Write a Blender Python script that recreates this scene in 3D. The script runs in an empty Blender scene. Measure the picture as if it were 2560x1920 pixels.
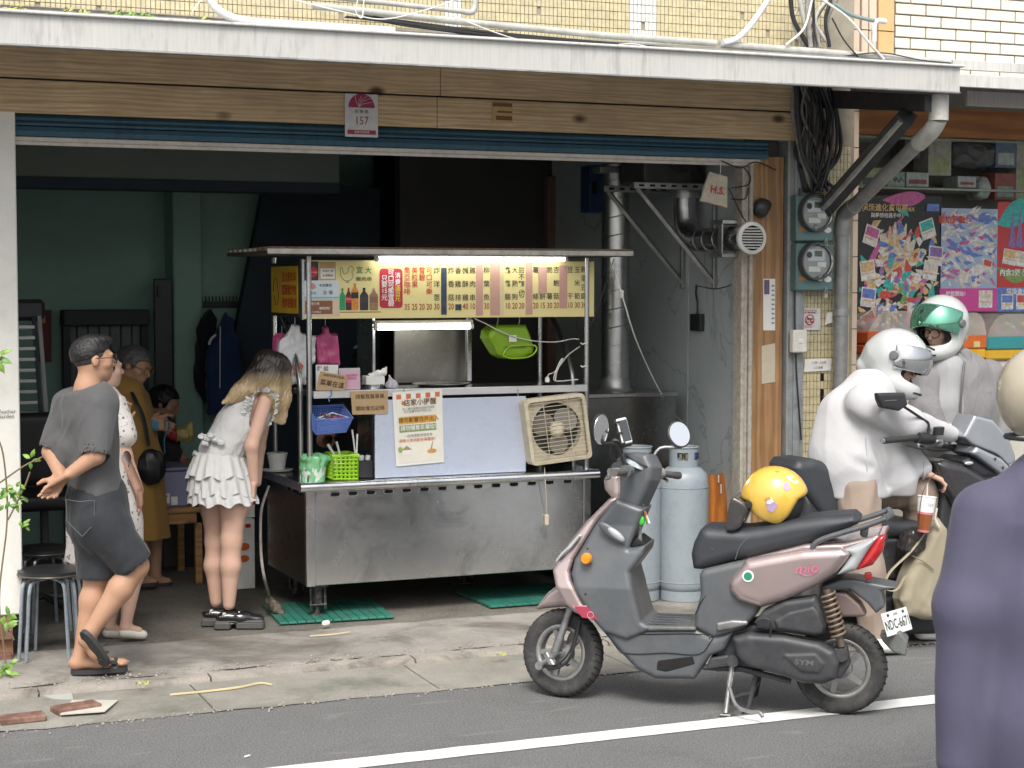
import bpy, math, random
import numpy as np
from mathutils import Vector, Matrix, noise
random.seed(7); np.random.seed(7)
scene = bpy.context.scene
COL = scene.collection
F, CX, CY, H = 4400.0, 1280.0, 960.0, 1.96
YAW, PIT = math.radians(22.8), math.atan(253/4400)
cam_d = bpy.data.cameras.new('camera'); cam = bpy.data.objects.new('camera', cam_d); COL.objects.link(cam)
cam.location = (0, 0, H); cam.rotation_euler = (math.pi/2-PIT, 0, -YAW)
cam_d.sensor_width = 36; cam_d.lens = 36*F/2560; cam_d.clip_start = .05; cam_d.clip_end = 2000
cam_d.dof.use_dof = True; cam_d.dof.focus_distance = 9.4; cam_d.dof.aperture_fstop = 5.6
scene.camera = cam
SUN_EL, SUN_AZ = math.radians(53), math.radians(205)      # azimuth clockwise from +Y
w = bpy.data.worlds.new('World'); scene.world = w; w.use_nodes = True
nt = w.node_tree; sky = nt.nodes.new('ShaderNodeTexSky'); sky.sky_type = 'NISHITA'; sky.sun_disc = False
sky.sun_elevation = SUN_EL; sky.sun_rotation = SUN_AZ; sky.dust_density = 5; sky.air_density = 1.3; sky.ozone_density = 1
hs = nt.nodes.new('ShaderNodeHueSaturation'); hs.inputs['Saturation'].default_value = .35
nt.links.new(sky.outputs[0], hs.inputs['Color']); nt.links.new(hs.outputs[0], nt.nodes['Background'].inputs[0])
nt.nodes['Background'].inputs[1].default_value = .115
sun_d = bpy.data.lights.new('sun', 'SUN'); sun_d.energy = 1.5; sun_d.angle = math.radians(22); sun_d.color = (1, .965, .91)
sun = bpy.data.objects.new('sun', sun_d); COL.objects.link(sun); sun.location = (-4, -6, 12)
sd = Vector((math.sin(SUN_AZ)*math.cos(SUN_EL), math.cos(SUN_AZ)*math.cos(SUN_EL), math.sin(SUN_EL)))
sun.rotation_euler = sd.to_track_quat('Z', 'Y').to_euler()
vs = scene.view_settings; vs.view_transform = 'Standard'; vs.look = 'None'; vs.gamma = 1; vs.exposure = .95
scene.cycles.use_denoising = True; scene.cycles.max_bounces = 8; scene.cycles.diffuse_bounces = 4
_fw = np.array([math.sin(YAW)*math.cos(PIT), math.cos(YAW)*math.cos(PIT), -math.sin(PIT)])
_rt = np.array([math.cos(YAW), -math.sin(YAW), 0.]); _up = np.cross(_rt, _fw); _C = np.array([0, 0, H])
def _ray(x, y): return _fw*F+_rt*(x-CX)-_up*(y-CY)
def at(x, y, Y): d = _ray(x, y); return Vector(_C+d*(Y/d[1]))          # on the plane of depth Y
def atX(x, y, X): d = _ray(x, y); return Vector(_C+d*(X/d[0]))         # on the plane of side X
def gp(x, y, z=0.): d = _ray(x, y); return Vector(_C+d*((z-H)/d[2]))   # on the ground
def hx(s, k=1.):
    s = s.lstrip('#'); o = []
    for i in (0, 2, 4):
        c = int(s[i:i+2], 16)/255; o.append(k*(c/12.92 if c <= .04045 else ((c+.055)/1.055)**2.4))
    return (o[0], o[1], o[2], 1)
MATS = {}
class NB:
    def __init__(s, name):
        s.m = bpy.data.materials.new(name); s.m.use_nodes = True; s.t = s.m.node_tree
        s.b = s.t.nodes['Principled BSDF']; s.tc = None
    def n(s, typ, **k):
        nd = s.t.nodes.new('ShaderNode'+typ)
        for a, v in k.items():
            if hasattr(nd, a) and not a[0].isupper(): setattr(nd, a, v)
            else: s.set(nd, a.replace('_', ' '), v)
        return nd
    def set(s, nd, inp, v):
        i = nd.inputs[inp] if not isinstance(inp, int) else nd.inputs[inp]
        if hasattr(v, 'is_linked') or isinstance(v, bpy.types.NodeSocket): s.t.links.new(v, i)
        else: i.default_value = v
    def co(s, scale=(1, 1, 1), rot=(0, 0, 0), kind='Object'):
        if not s.tc: s.tc = s.n('TexCoord')
        mp = s.n('Mapping'); s.set(mp, 'Vector', s.tc.outputs[kind]); mp.inputs['Scale'].default_value = scale; mp.inputs['Rotation'].default_value = rot
        return mp.outputs[0]
    def noise(s, scale, detail=4, rough=.6, vec=None, dist=0):
        nd = s.n('TexNoise'); s.set(nd, 'Vector', vec or s.co()); s.set(nd, 'Scale', scale); s.set(nd, 'Detail', detail); s.set(nd, 'Roughness', rough); s.set(nd, 'Distortion', dist)
        return nd.outputs[0]
    def ramp(s, fac, stops):
        nd = s.n('ValToRGB'); s.set(nd, 0, fac); e = nd.color_ramp.elements
        while len(e) < len(stops): e.new(.5)
        for i, (p, c) in enumerate(stops):
            e[i].position = p; e[i].color = c if len(c) == 4 else (*c, 1)
        return nd.outputs[0]
    def mix(s, fac, a, b, mode='MIX'):
        nd = s.n('Mix', data_type='RGBA', blend_type=mode); s.set(nd, 0, fac); s.set(nd, 6, a); s.set(nd, 7, b); return nd.outputs[2]
    def math(s, op, a, b=0.):
        nd = s.n('Math', operation=op); s.set(nd, 0, a); s.set(nd, 1, b); return nd.outputs[0]
    def bump(s, h, st=.3, dist=.01):
        nd = s.n('Bump'); s.set(nd, 'Height', h); s.set(nd, 'Strength', st); s.set(nd, 'Distance', dist); s.set(s.b, 'Normal', nd.outputs[0])
    def out(s, col=None, rough=None, metal=None):
        if col is not None: s.set(s.b, 'Base Color', col)
        if rough is not None: s.set(s.b, 'Roughness', rough)
        if metal is not None: s.set(s.b, 'Metallic', metal)
        return s.m
BW = ((0, (0, 0, 0)), (1, (1, 1, 1)))
def M(name, col, rough=.55, metal=0., var=.12, vs=5., bump=0., bs=80., coat=0., spec=None, alpha=None, trans=0., ior=1.45, emit=None, est=1., sheen=0., dirt=0., dcol=(.03, .026, .02, 1), ds=9., rvar=.1):
    """A plain surface: colour that varies a little, worn patches, fine relief."""
    if name in MATS: return MATS[name]
    if isinstance(col, str): col = hx(col)
    b = NB(name)
    lo = tuple(c*(1-var) for c in col[:3])+(1,); hi = tuple(min(1, c*(1+var)) for c in col[:3])+(1,)
    nz = b.noise(vs, 5, .65)
    c = b.mix(b.ramp(nz, ((.3, (0, 0, 0)), (.7, (1, 1, 1)))), lo, hi)
    if dirt:
        dn = b.ramp(b.noise(ds, 8, .7, dist=.4), ((.5-.12*dirt, (0, 0, 0)), (.72, (dirt, dirt, dirt))))
        c = b.mix(dn, c, dcol)
    b.out(c, None, metal)
    rn = b.noise(vs*2.3, 3); rr = b.n('MapRange'); b.set(rr, 0, rn); b.set(rr, 3, max(0, rough-rvar)); b.set(rr, 4, min(1, rough+rvar)); b.set(b.b, 'Roughness', rr.outputs[0])
    if bump: b.bump(b.noise(bs, 4, .7), bump, .004)
    if coat: b.set(b.b, 'Coat Weight', coat); b.set(b.b, 'Coat Roughness', .08)
    if spec is not None: b.set(b.b, 'Specular IOR Level', spec)
    if trans: b.set(b.b, 'Transmission Weight', trans); b.set(b.b, 'IOR', ior)
    if alpha is not None: b.set(b.b, 'Alpha', alpha)
    if sheen: b.set(b.b, 'Sheen Weight', sheen)
    if emit: b.set(b.b, 'Emission Color', emit if not isinstance(emit, str) else hx(emit)); b.set(b.b, 'Emission Strength', est)
    MATS[name] = b.m; return b.m
def cloth(name, col, weave=700., fold=.35, fscale=7., var=.08, rough=.85, sheen=.1):
    if name in MATS: return MATS[name]
    if isinstance(col, str): col = hx(col)
    b = NB(name)
    lo = tuple(c*(1-var) for c in col[:3])+(1,); hi = tuple(min(1, c*(1+var)) for c in col[:3])+(1,)
    b.out(b.mix(b.noise(fscale*1.5, 4), lo, hi), rough)
    f = b.noise(fscale, 3, .45, vec=b.co((1, 1, .45)), dist=1.2); wv = b.noise(weave, 2)
    b.bump(b.math('ADD', b.math('MULTIPLY', f, 1.), b.math('MULTIPLY', wv, .03)), fold, .03)
    b.set(b.b, 'Sheen Weight', sheen); b.set(b.b, 'Specular IOR Level', .25)
    MATS[name] = b.m; return b.m
ORG = {}
def org(p): return ORG.get(p.name, Vector((0, 0, 0))) if p else Vector((0, 0, 0))
def link_mesh(name, v, f, mat, parent=None, smooth=35., origin=None, fm=None):
    v = np.asarray(v, dtype=float).reshape(-1, 3)
    if parent is not None: o0 = org(parent)
    elif origin is not None: o0 = Vector(origin)
    else:
        lo, hi = v.min(0), v.max(0); o0 = Vector(((lo[0]+hi[0])/2, (lo[1]+hi[1])/2, lo[2]))
    me = bpy.data.meshes.new(name); me.from_pydata((v-np.array(o0)).tolist(), [], f if isinstance(f, list) else f.tolist())
    for m in (mat if isinstance(mat, (list, tuple)) else [mat]): me.materials.append(m)
    if fm is not None: me.polygons.foreach_set('material_index', np.asarray(fm, dtype=np.int32))
    if smooth:
        me.shade_smooth()
        if smooth < 180: me.set_sharp_from_angle(angle=math.radians(smooth))
    o = bpy.data.objects.new(name, me); COL.objects.link(o)
    if parent is not None: o.parent = parent
    else: o.location = o0
    ORG[o.name] = o0
    return o
def tag(o, label=None, cat=None, group=None, kind=None):
    if label: o['label'] = label
    if cat: o['category'] = cat
    if group: o['group'] = group
    if kind: o['kind'] = kind
    return o
def thing(name, label, cat, loc, group=None):
    o = bpy.data.objects.new(name, None); COL.objects.link(o); o.location = loc; o.empty_display_size = .1
    ORG[o.name] = Vector(loc); return tag(o, label, cat, group)
def frame(d, up=(0, 0, 1)):
    d = Vector(d).normalized(); u = Vector(up)
    if abs(d.dot(u.normalized())) > .97: u = Vector((1, 0, 0))
    a = u.cross(d).normalized(); return a, d.cross(a).normalized(), d
class MB:
    def __init__(s): s.v = []; s.f = []; s.m = []; s.mi = 0
    def _add(s, v, f):
        k = len(s.v); s.v += [tuple(p) for p in v]; s.f += [tuple(i+k for i in q) for q in f]; s.m += [s.mi]*len(f); return s
    def box(s, c, d, bev=0., R=None, taper=1.):
        hx_, hy, hz = d[0]/2, d[1]/2, d[2]/2; c = Vector(c); R = R or Matrix.Identity(3)
        if bev <= 0:
            v = [(x*hx_*(taper if z > 0 else 1), y*hy*(taper if z > 0 else 1), z*hz) for z in (-1, 1) for y in (-1, 1) for x in (-1, 1)]
            f = [(0, 2, 3, 1), (4, 5, 7, 6), (0, 1, 5, 4), (2, 6, 7, 3), (0, 4, 6, 2), (1, 3, 7, 5)]
        else:
            b = min(bev, hx_*.98, hy*.98, hz*.98); v = []; idx = {}
            for z in (-1, 1):
                for y in (-1, 1):
                    for x in (-1, 1):
                        for a in range(3):
                            p = [x*hx_, y*hy, z*hz]
                            for q in range(3):
                                if q != a: p[q] -= (x, y, z)[q]*b
                            idx[(x, y, z, a)] = len(v); v.append(tuple(p))
            f = []
            def g(x, y, z, a): return idx[(x, y, z, a)]
            for sgn in (-1, 1):
                f.append([g(sgn, -1, -1, 0), g(sgn, 1, -1, 0), g(sgn, 1, 1, 0), g(sgn, -1, 1, 0)][::sgn])
                f.append([g(-1, sgn, -1, 1), g(-1, sgn, 1, 1), g(1, sgn, 1, 1), g(1, sgn, -1, 1)][::sgn])
                f.append([g(-1, -1, sgn, 2), g(1, -1, sgn, 2), g(1, 1, sgn, 2), g(-1, 1, sgn, 2)][::sgn])
            for a in (-1, 1):
                for b2 in (-1, 1):
                    f.append([g(a, b2, -1, 0), g(a, b2, -1, 1), g(a, b2, 1, 1), g(a, b2, 1, 0)][::-a*b2])
                    f.append([g(a, -1, b2, 0), g(a, 1, b2, 0), g(a, 1, b2, 2), g(a, -1, b2, 2)][::-a*b2] if True else 0)
                    f.append([g(-1, a, b2, 1), g(1, a, b2, 1), g(1, a, b2, 2), g(-1, a, b2, 2)][::a*b2])
            for x in (-1, 1):
                for y in (-1, 1):
                    for z in (-1, 1): f.append([g(x, y, z, 0), g(x, y, z, 1), g(x, y, z, 2)][::x*y*z])
            vv = [Vector(p) for p in v]; f = [list(q) if sum(((vv[i]) for i in q), Vector()).dot((vv[q[1]]-vv[q[0]]).cross(vv[q[2]]-vv[q[0]])) > 0 else list(q)[::-1] for q in f]
        return s._add([c+R@Vector(p) for p in v], f)
    def span(s, lo, hi, bev=0.): return s.box([(a+b)/2 for a, b in zip(lo, hi)], [abs(b-a) for a, b in zip(lo, hi)], bev)
    def tube(s, pts, r, n=8, cap=True, closed=False, up=(0, 0, 1), sq=1.):
        pts = [Vector(p) for p in pts]; L = len(pts); rs = r if isinstance(r, (list, tuple)) else [r]*L
        v = []; f = []; pa = None
        for i, p in enumerate(pts):
            if closed: d = pts[(i+1) % L]-pts[i-1]
            else: d = pts[min(i+1, L-1)]-pts[max(i-1, 0)]
            if pa is None: a, b, _ = frame(d, up)
            else:
                d = d.normalized(); a = (pa-d*pa.dot(d)).normalized(); b = d.cross(a)
            pa = a
            for k in range(n):
                t = 2*math.pi*k/n; v.append(p+a*math.cos(t)*rs[i]+b*math.sin(t)*rs[i]*sq)
        for i in range(L if closed else L-1):
            j = (i+1) % L
            for k in range(n): f.append((i*n+k, i*n+(k+1) % n, j*n+(k+1) % n, j*n+k))
        if cap and not closed: f.append(tuple(range(n))[::-1]); f.append(tuple((L-1)*n+k for k in range(n)))
        return s._add(v, f)
    def rod(s, a, b, r, n=8): return s.tube([a, b], r, n)
    def lathe(s, prof, c, axis=(0, 0, 1), n=24, up=(0, 0, 1), sq=1., cap=True):
        a, b, d = frame(axis, up); c = Vector(c); v = []; f = []; L = len(prof)
        for r, h in prof:
            for k in range(n):
                t = 2*math.pi*k/n; v.append(c+d*h+a*math.cos(t)*max(r, 1e-5)+b*math.sin(t)*max(r, 1e-5)*sq)
        for i in range(L-1):
            for k in range(n): f.append((i*n+k, i*n+(k+1) % n, (i+1)*n+(k+1) % n, (i+1)*n+k))
        if cap and prof[0][0] > 1e-4: f.append(tuple(range(n))[::-1])
        if cap and prof[-1][0] > 1e-4: f.append(tuple((L-1)*n+k for k in range(n)))
        return s._add(v, f)
    def prism(s, poly, dvec):
        p = [Vector(q) for q in poly]; d = Vector(dvec); n = len(p)
        nrm = Vector((0, 0, 0))
        for i in range(n): nrm += (p[i]-p[0]).cross(p[(i+1) % n]-p[0])
        if nrm.dot(d) > 0: p = p[::-1]
        return s._add(p+[q+d for q in p], [tuple(range(n)), tuple(range(2*n-1, n-1, -1))]+[(i+n, (i+1) % n+n, (i+1) % n, i)[::1] for i in range(n)])
    def face(s, pts): return s._add(pts, [tuple(range(len(pts)))])
    def loft(s, rings, cap=True, closed=True):
        n = len(rings[0]); v = [p for r in rings for p in r]; f = []
        for i in range(len(rings)-1):
            for k in range(n if closed else n-1): f.append((i*n+k, i*n+(k+1) % n, (i+1)*n+(k+1) % n, (i+1)*n+k))
        if cap and closed: f.append(tuple(range(n))[::-1]); f.append(tuple((len(rings)-1)*n+k for k in range(n)))
        return s._add(v, f)
    def ell(s, c, r, n=14, m=9, R=None):
        R = R or Matrix.Identity(3); c = Vector(c); v = []; f = []
        for i in range(m+1):
            t = math.pi*i/m
            for k in range(n):
                a = 2*math.pi*k/n; v.append(c+R@Vector((r[0]*math.sin(t)*math.cos(a), r[1]*math.sin(t)*math.sin(a), -r[2]*math.cos(t))))
        for i in range(m):
            for k in range(n): f.append((i*n+k, i*n+(k+1) % n, (i+1)*n+(k+1) % n, (i+1)*n+k))
        return s._add(v, f)
    def grid(s, fn, nu, nv):
        v = [fn(i/nu, j/nv) for j in range(nv+1) for i in range(nu+1)]
        return s._add(v, [(j*(nu+1)+i, j*(nu+1)+i+1, (j+1)*(nu+1)+i+1, (j+1)*(nu+1)+i) for j in range(nv) for i in range(nu)])
    def build(s, name, mat, parent=None, smooth=35., origin=None):
        return link_mesh(name, s.v, s.f, mat, parent, smooth, origin, s.m if max(s.m or [0]) else None)
def smoothpath(pts, k=6):
    """Catmull-Rom through the points."""
    P = [Vector(p) for p in pts]; P = [P[0]*2-P[1]]+P+[P[-1]*2-P[-2]]; o = []
    for i in range(1, len(P)-2):
        for j in range(k):
            t = j/k; a, b, c, d = P[i-1], P[i], P[i+1], P[i+2]
            o.append(.5*((2*b)+(c-a)*t+(2*a-5*b+4*c-d)*t*t+(3*b-3*c+d-a)*t**3))
    o.append(P[-2]); return o
def text(name, body, pos, size, mat, parent, ux=(1, 0, 0), uy=(0, 0, 1), align='CENTER', bold=0., ext=.0008, sx=1., lead=1.):
    """Flat lettering on a surface: ux and uy are the writing and upright directions."""
    cu = bpy.data.curves.new('lettering', 'FONT'); cu.body = body; cu.size = size; cu.align_x = align; cu.align_y = 'CENTER'
    cu.offset = bold*size; cu.space_line = lead; cu.resolution_u = 2
    o = bpy.data.objects.new('lettering', cu); me = bpy.data.meshes.new_from_object(o); bpy.data.objects.remove(o)
    n = len(me.vertices); v = np.zeros(n*3); me.vertices.foreach_get('co', v); v = v.reshape(-1, 3)
    f = [tuple(p.vertices) for p in me.polygons]; bpy.data.meshes.remove(me)
    if n == 0: return None
    ux, uy = np.array(Vector(ux).normalized()), np.array(Vector(uy).normalized()); nr = np.cross(ux, uy)
    wv = np.array(pos)+v[:, :1]*sx*ux+v[:, 1:2]*uy+nr*ext
    return link_mesh(name, wv, f, mat, parent, 0)
def vcol(parent, s, x, z0, z1, y, size, mat, bold=0., name='lettering', sp=None):
    """One column of upright characters spread evenly from z1 down to z0 on a front facing -Y, as a single print."""
    n = len(s); zs = [(z0+z1)/2] if n == 1 else [z1-(z1-z0)*i/(n-1) for i in range(n)]
    V = []; Fc = []
    for ch, z in zip(s, zs):
        o = text('x', ch, (x, y, z), size, mat, None, bold=bold)
        if o is None: continue
        me = o.data; k = len(V); oo = ORG[o.name]
        V += [tuple(Vector(q.co)+oo) for q in me.vertices]; Fc += [tuple(i+k for i in p.vertices) for p in me.polygons]
        bpy.data.objects.remove(o); bpy.data.meshes.remove(me)
    return link_mesh(name, V, Fc, mat, parent, 0)
class Blob:
    def __init__(s, lo, hi, h=.007):
        lo, hi = np.minimum(lo, hi), np.maximum(lo, hi); s.h = h; s.lo = np.array(lo, float)-2*h; n = np.ceil((np.array(hi, float)+2*h-s.lo)/h).astype(int)+1
        s.ax = [s.lo[i]+h*np.arange(n[i]) for i in range(3)]; s.V = np.full(n, 1., np.float32)
    def _sub(s, lo, hi):
        i0 = [max(0, int((lo[i]-s.lo[i])/s.h)-1) for i in range(3)]; i1 = [min(len(s.ax[i]), int((hi[i]-s.lo[i])/s.h)+3) for i in range(3)]
        if any(i1[i]-i0[i] < 1 for i in range(3)): return None, None
        sl = tuple(slice(i0[i], i1[i]) for i in range(3))
        g = np.meshgrid(*[s.ax[i][sl[i]].astype(np.float32) for i in range(3)], indexing='ij', sparse=True); return sl, g
    def comb(s, sl, d, k, op):
        A = s.V[sl]
        if op == 'u':
            if k > 0: q = np.maximum(k-np.abs(A-d), 0)/k; s.V[sl] = np.minimum(A, d)-q*q*k*.25
            else: s.V[sl] = np.minimum(A, d)
        else:
            d = -d
            if k > 0: q = np.maximum(k-np.abs(A-d), 0)/k; s.V[sl] = np.maximum(A, d)+q*q*k*.25
            else: s.V[sl] = np.maximum(A, d)
        return s
    def cone(s, a, b, ra, rb, k=.02, op='u', sq=None):
        """Tapered capsule from a to b; sq=(direction, factor) flattens or widens it along a direction."""
        a, b = np.array(a, float), np.array(b, float); R = max(ra, rb)*(max(1, sq[1]) if sq else 1)+max(k, .0)+2*s.h
        sl, g = s._sub(np.minimum(a, b)-R, np.maximum(a, b)+R)
        if sl is None: return s
        p = [g[i]-a[i] for i in range(3)]; ab = b-a; sc = 1.
        if sq:
            u = np.array(Vector(sq[0]).normalized()); f = 1/sq[1]-1; t = sum(p[i]*u[i] for i in range(3))*f
            p = [p[i]+t*u[i] for i in range(3)]; ab = ab+u*(ab@u)*f; sc = min(1, sq[1])
        L = max(ab@ab, 1e-9); t = np.clip(sum(p[i]*ab[i] for i in range(3))/L, 0, 1)
        d = np.sqrt(sum((p[i]-t*ab[i])**2 for i in range(3)))-(ra+(rb-ra)*t); return s.comb(sl, d*sc, k, op)
    def chain(s, pts, rs, k=.02, op='u', sq=None):
        for i in range(len(pts)-1): s.cone(pts[i], pts[i+1], rs[i], rs[i+1], k, op, sq)
        return s
    def ell(s, c, r, k=.02, op='u', R=None):
        c = np.array(c, float); r = np.array(r, float); m = r.max()+k+2*s.h; sl, g = s._sub(c-m, c+m)
        if sl is None: return s
        p = [g[i]-c[i] for i in range(3)]
        if R is not None: R = np.array(R).T; p = [sum(R[j][i]*p[i] for i in range(3)) for j in range(3)]
        k0 = np.sqrt(sum((p[i]/r[i])**2 for i in range(3))); k1 = np.sqrt(sum((p[i]/r[i]**2)**2 for i in range(3)))
        return s.comb(sl, k0*(k0-1)/np.maximum(k1, 1e-6), k, op)
    def rbox(s, c, hsz, rd=.01, k=.0, op='u', R=None):
        c = np.array(c, float); hsz = np.array(hsz, float); m = np.linalg.norm(hsz)+k+2*s.h; sl, g = s._sub(c-m, c+m)
        if sl is None: return s
        p = [g[i]-c[i] for i in range(3)]
        if R is not None: R = np.array(R).T; p = [sum(R[j][i]*p[i] for i in range(3)) for j in range(3)]
        q = [np.abs(p[i])-(hsz[i]-rd) for i in range(3)]
        d = np.sqrt(sum(np.maximum(x, 0)**2 for x in q))+np.minimum(np.maximum(np.maximum(q[0], q[1]), q[2]), 0)-rd
        return s.comb(sl, d, k, op)
    def slab(s, poly, w0, w1, rd=.015, k=0., op='u', wfun=None):
        """Outline in the x-z plane, thickness y from w0 to w1 (wfun(x,z) scales the half width), edges rounded by rd."""
        P = np.array(poly, float); lo = P.min(0)-k-3*s.h; hi = P.max(0)+k+3*s.h
        sl, g = s._sub((lo[0], min(w0, w1)-k-2*s.h, lo[1]), (hi[0], max(w0, w1)+k+2*s.h, hi[1]))
        if sl is None: return s
        x = g[0][:, 0, :]; z = g[2][:, 0, :] if g[2].ndim == 3 else g[2]; X, Z = np.broadcast_arrays(g[0][:, 0, :], g[2][:, 0, :])
        d2 = np.full(X.shape, 1e9); sg = np.ones(X.shape)
        n = len(P)
        for i in range(n):
            a, b = P[i], P[(i+1) % n]; e = b-a; wx, wz = X-a[0], Z-a[1]
            t = np.clip((wx*e[0]+wz*e[1])/max(e@e, 1e-12), 0, 1); d2 = np.minimum(d2, (wx-t*e[0])**2+(wz-t*e[1])**2)
            c1 = Z >= a[1]; c2 = Z < b[1]; c3 = e[0]*wz > e[1]*wx
            sg = np.where((c1 & c2 & c3) | (~c1 & ~c2 & ~c3), -sg, sg)
        d = (np.sqrt(d2)*sg+rd)[:, None, :]; cy = (w0+w1)/2; hw = abs(w1-w0)/2
        hwf = hw if wfun is None else hw*wfun(X, Z)[:, None, :]
        q = np.abs(g[1]-cy)-(hwf-rd)
        dd = np.sqrt(np.maximum(d, 0)**2+np.maximum(q, 0)**2)+np.minimum(np.maximum(d, q), 0)-rd
        return s.comb(sl, dd.astype(np.float32), k, op)
    def plane(s, p, n, k=0.):
        """Keep what lies on the side opposite to n."""
        p, n = np.array(p, float), np.array(Vector(n).normalized()); sl, g = s._sub(s.lo, s.lo+s.h*np.array(s.V.shape))
        return s.comb(sl, -sum((g[i]-p[i])*n[i] for i in range(3)), k, 'i')
    def shell(s, t): s.V = np.abs(s.V+t*.5)-t*.5; return s
    def mesh(s, it=2):
        V = s.V; ins = V < 0; n = V.shape; c = np.zeros([m-1 for m in n], np.int8)
        for i in (0, 1):
            for j in (0, 1):
                for k in (0, 1): c += ins[i:n[0]-1+i, j:n[1]-1+j, k:n[2]-1+k]
        act = (c > 0) & (c < 8); idx = np.full(act.shape, -1, np.int64); I = np.argwhere(act); idx[act] = np.arange(len(I))
        sm = np.zeros((len(I), 3)); ct = np.zeros(len(I))
        for a in range(3):
            o = [b for b in range(3) if b != a]
            for u in (0, 1):
                for v in (0, 1):
                    q = I.copy(); q[:, o[0]] += u; q[:, o[1]] += v; q2 = q.copy(); q2[:, a] += 1
                    A = V[q[:, 0], q[:, 1], q[:, 2]]; B = V[q2[:, 0], q2[:, 1], q2[:, 2]]; m = (A < 0) != (B < 0)
                    t = np.where(m, A/np.where(m, A-B, 1), 0); p = q.astype(float); p[:, a] += t; sm[m] += p[m]; ct[m] += 1
        pos = s.lo+s.h*sm/np.maximum(ct, 1)[:, None]; Fs = []
        for a in range(3):
            o = [(a+1) % 3, (a+2) % 3]; A = np.take(ins, range(n[a]-1), a); B = np.take(ins, range(1, n[a]), a)
            E = np.argwhere(A != B); E = E[(E[:, o[0]] > 0) & (E[:, o[1]] > 0) & (E[:, o[0]] < n[o[0]]-1) & (E[:, o[1]] < n[o[1]]-1)]
            if not len(E): continue
            fl = A[E[:, 0], E[:, 1], E[:, 2]]; q = []
            for du, dv in ((-1, -1), (0, -1), (0, 0), (-1, 0)):
                r = E.copy(); r[:, o[0]] += du; r[:, o[1]] += dv; q.append(idx[r[:, 0], r[:, 1], r[:, 2]])
            q = np.stack(q, 1); Fs.append(np.where(fl[:, None], q, q[:, ::-1]))
        Fq = np.concatenate(Fs) if Fs else np.zeros((0, 4), int); Fq = Fq[(Fq >= 0).all(1)]
        e = np.concatenate([Fq[:, [0, 1]], Fq[:, [1, 2]], Fq[:, [2, 3]], Fq[:, [3, 0]]])
        deg = np.maximum(np.bincount(e.ravel(), minlength=len(pos)), 1)
        for _ in range(it):
            acc = np.stack([np.bincount(e[:, 0], pos[e[:, 1], i], len(pos))+np.bincount(e[:, 1], pos[e[:, 0], i], len(pos)) for i in range(3)], 1)
            pos = pos*.45+.55*acc/deg[:, None]
        return pos, Fq
    def build(s, name, mat, parent=None, it=2, wrinkle=None, matfn=None, smooth=180., origin=None):
        p, f = s.mesh(it)
        if len(p) == 0: raise RuntimeError('empty blob '+name)
        if wrinkle: p = crease(p, f, *wrinkle)
        fm = None
        if matfn: fm = matfn(p[f].mean(1))
        return link_mesh(name, p, f, mat, parent, smooth, origin, fm)
def vnormals(p, f):
    n = np.cross(p[f[:, 2]]-p[f[:, 0]], p[f[:, 3]]-p[f[:, 1]]); N = np.zeros_like(p)
    for i in range(4): np.add.at(N, f[:, i], n)
    return N/np.maximum(np.linalg.norm(N, axis=1), 1e-9)[:, None]
def crease(p, f, amp, wl, axis=(0, 0, 1), seed=1., mask=None):
    """Folds of cloth: drifting waves whose crests run along `axis`."""
    ax = np.array(Vector(axis).normalized()); N = vnormals(p, f); rs = np.random.RandomState(int(seed*97)); d = np.zeros(len(p))
    for i in range(6):
        v = rs.normal(size=3); v -= ax*(v@ax)*.82; v /= np.linalg.norm(v); ph = rs.rand()*6.28
        w2 = rs.normal(size=3)*2.2/wl*.3; t = p@v*6.28/(wl*rs.uniform(.7, 1.6))+1.6*np.sin(p@w2*2+ph)+ph
        g = .5+.5*np.sin(p@(rs.normal(size=3)*3.0/(wl*4))+ph*2); d += (1-2*np.abs(np.sin(t/2)))*g
    d = d/3.0
    if mask is not None: d = d*mask(p)
    return p+N*(d*amp)[:, None]
def rotz(a): return Matrix.Rotation(a, 3, 'Z')
# ================================================================ materials of the place
def m_asphalt():
    b = NB('asphalt'); co = b.co()
    ag = b.n('TexVoronoi'); b.set(ag, 'Vector', co); b.set(ag, 'Scale', 150.)
    c = b.mix(b.noise(1.3, 6, .6), (.07, .071, .074, 1), (.112, .112, .115, 1)); c = b.mix(b.ramp(b.noise(.8, 7, .7, dist=.6), ((.52, (0, 0, 0)), (.6, (.5, .5, .5)))), c, (.045, .045, .047, 1))
    c = b.mix(b.ramp(b.noise(120, 4, .9), ((.42, (0, 0, 0)), (.75, (1, 1, 1)))), c, (.3, .3, .29, 1)); c = b.mix(b.ramp(b.noise(85, 3, .9), ((.3, (1, 1, 1)), (.46, (0, 0, 0)))), c, (.012, .012, .013, 1))
    sc = b.noise(5.5, 3, .5, vec=b.co((.55, 2.6, 1), (0, 0, .35)), dist=.6)
    c = b.mix(b.ramp(sc, ((.62, (0, 0, 0)), (.7, (.6, .6, .6)))), c, (.2, .195, .185, 1))
    b.out(c, .86); b.bump(b.math('ADD', ag.outputs[0], b.noise(330, 2)), .55, .004); return b.m
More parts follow.
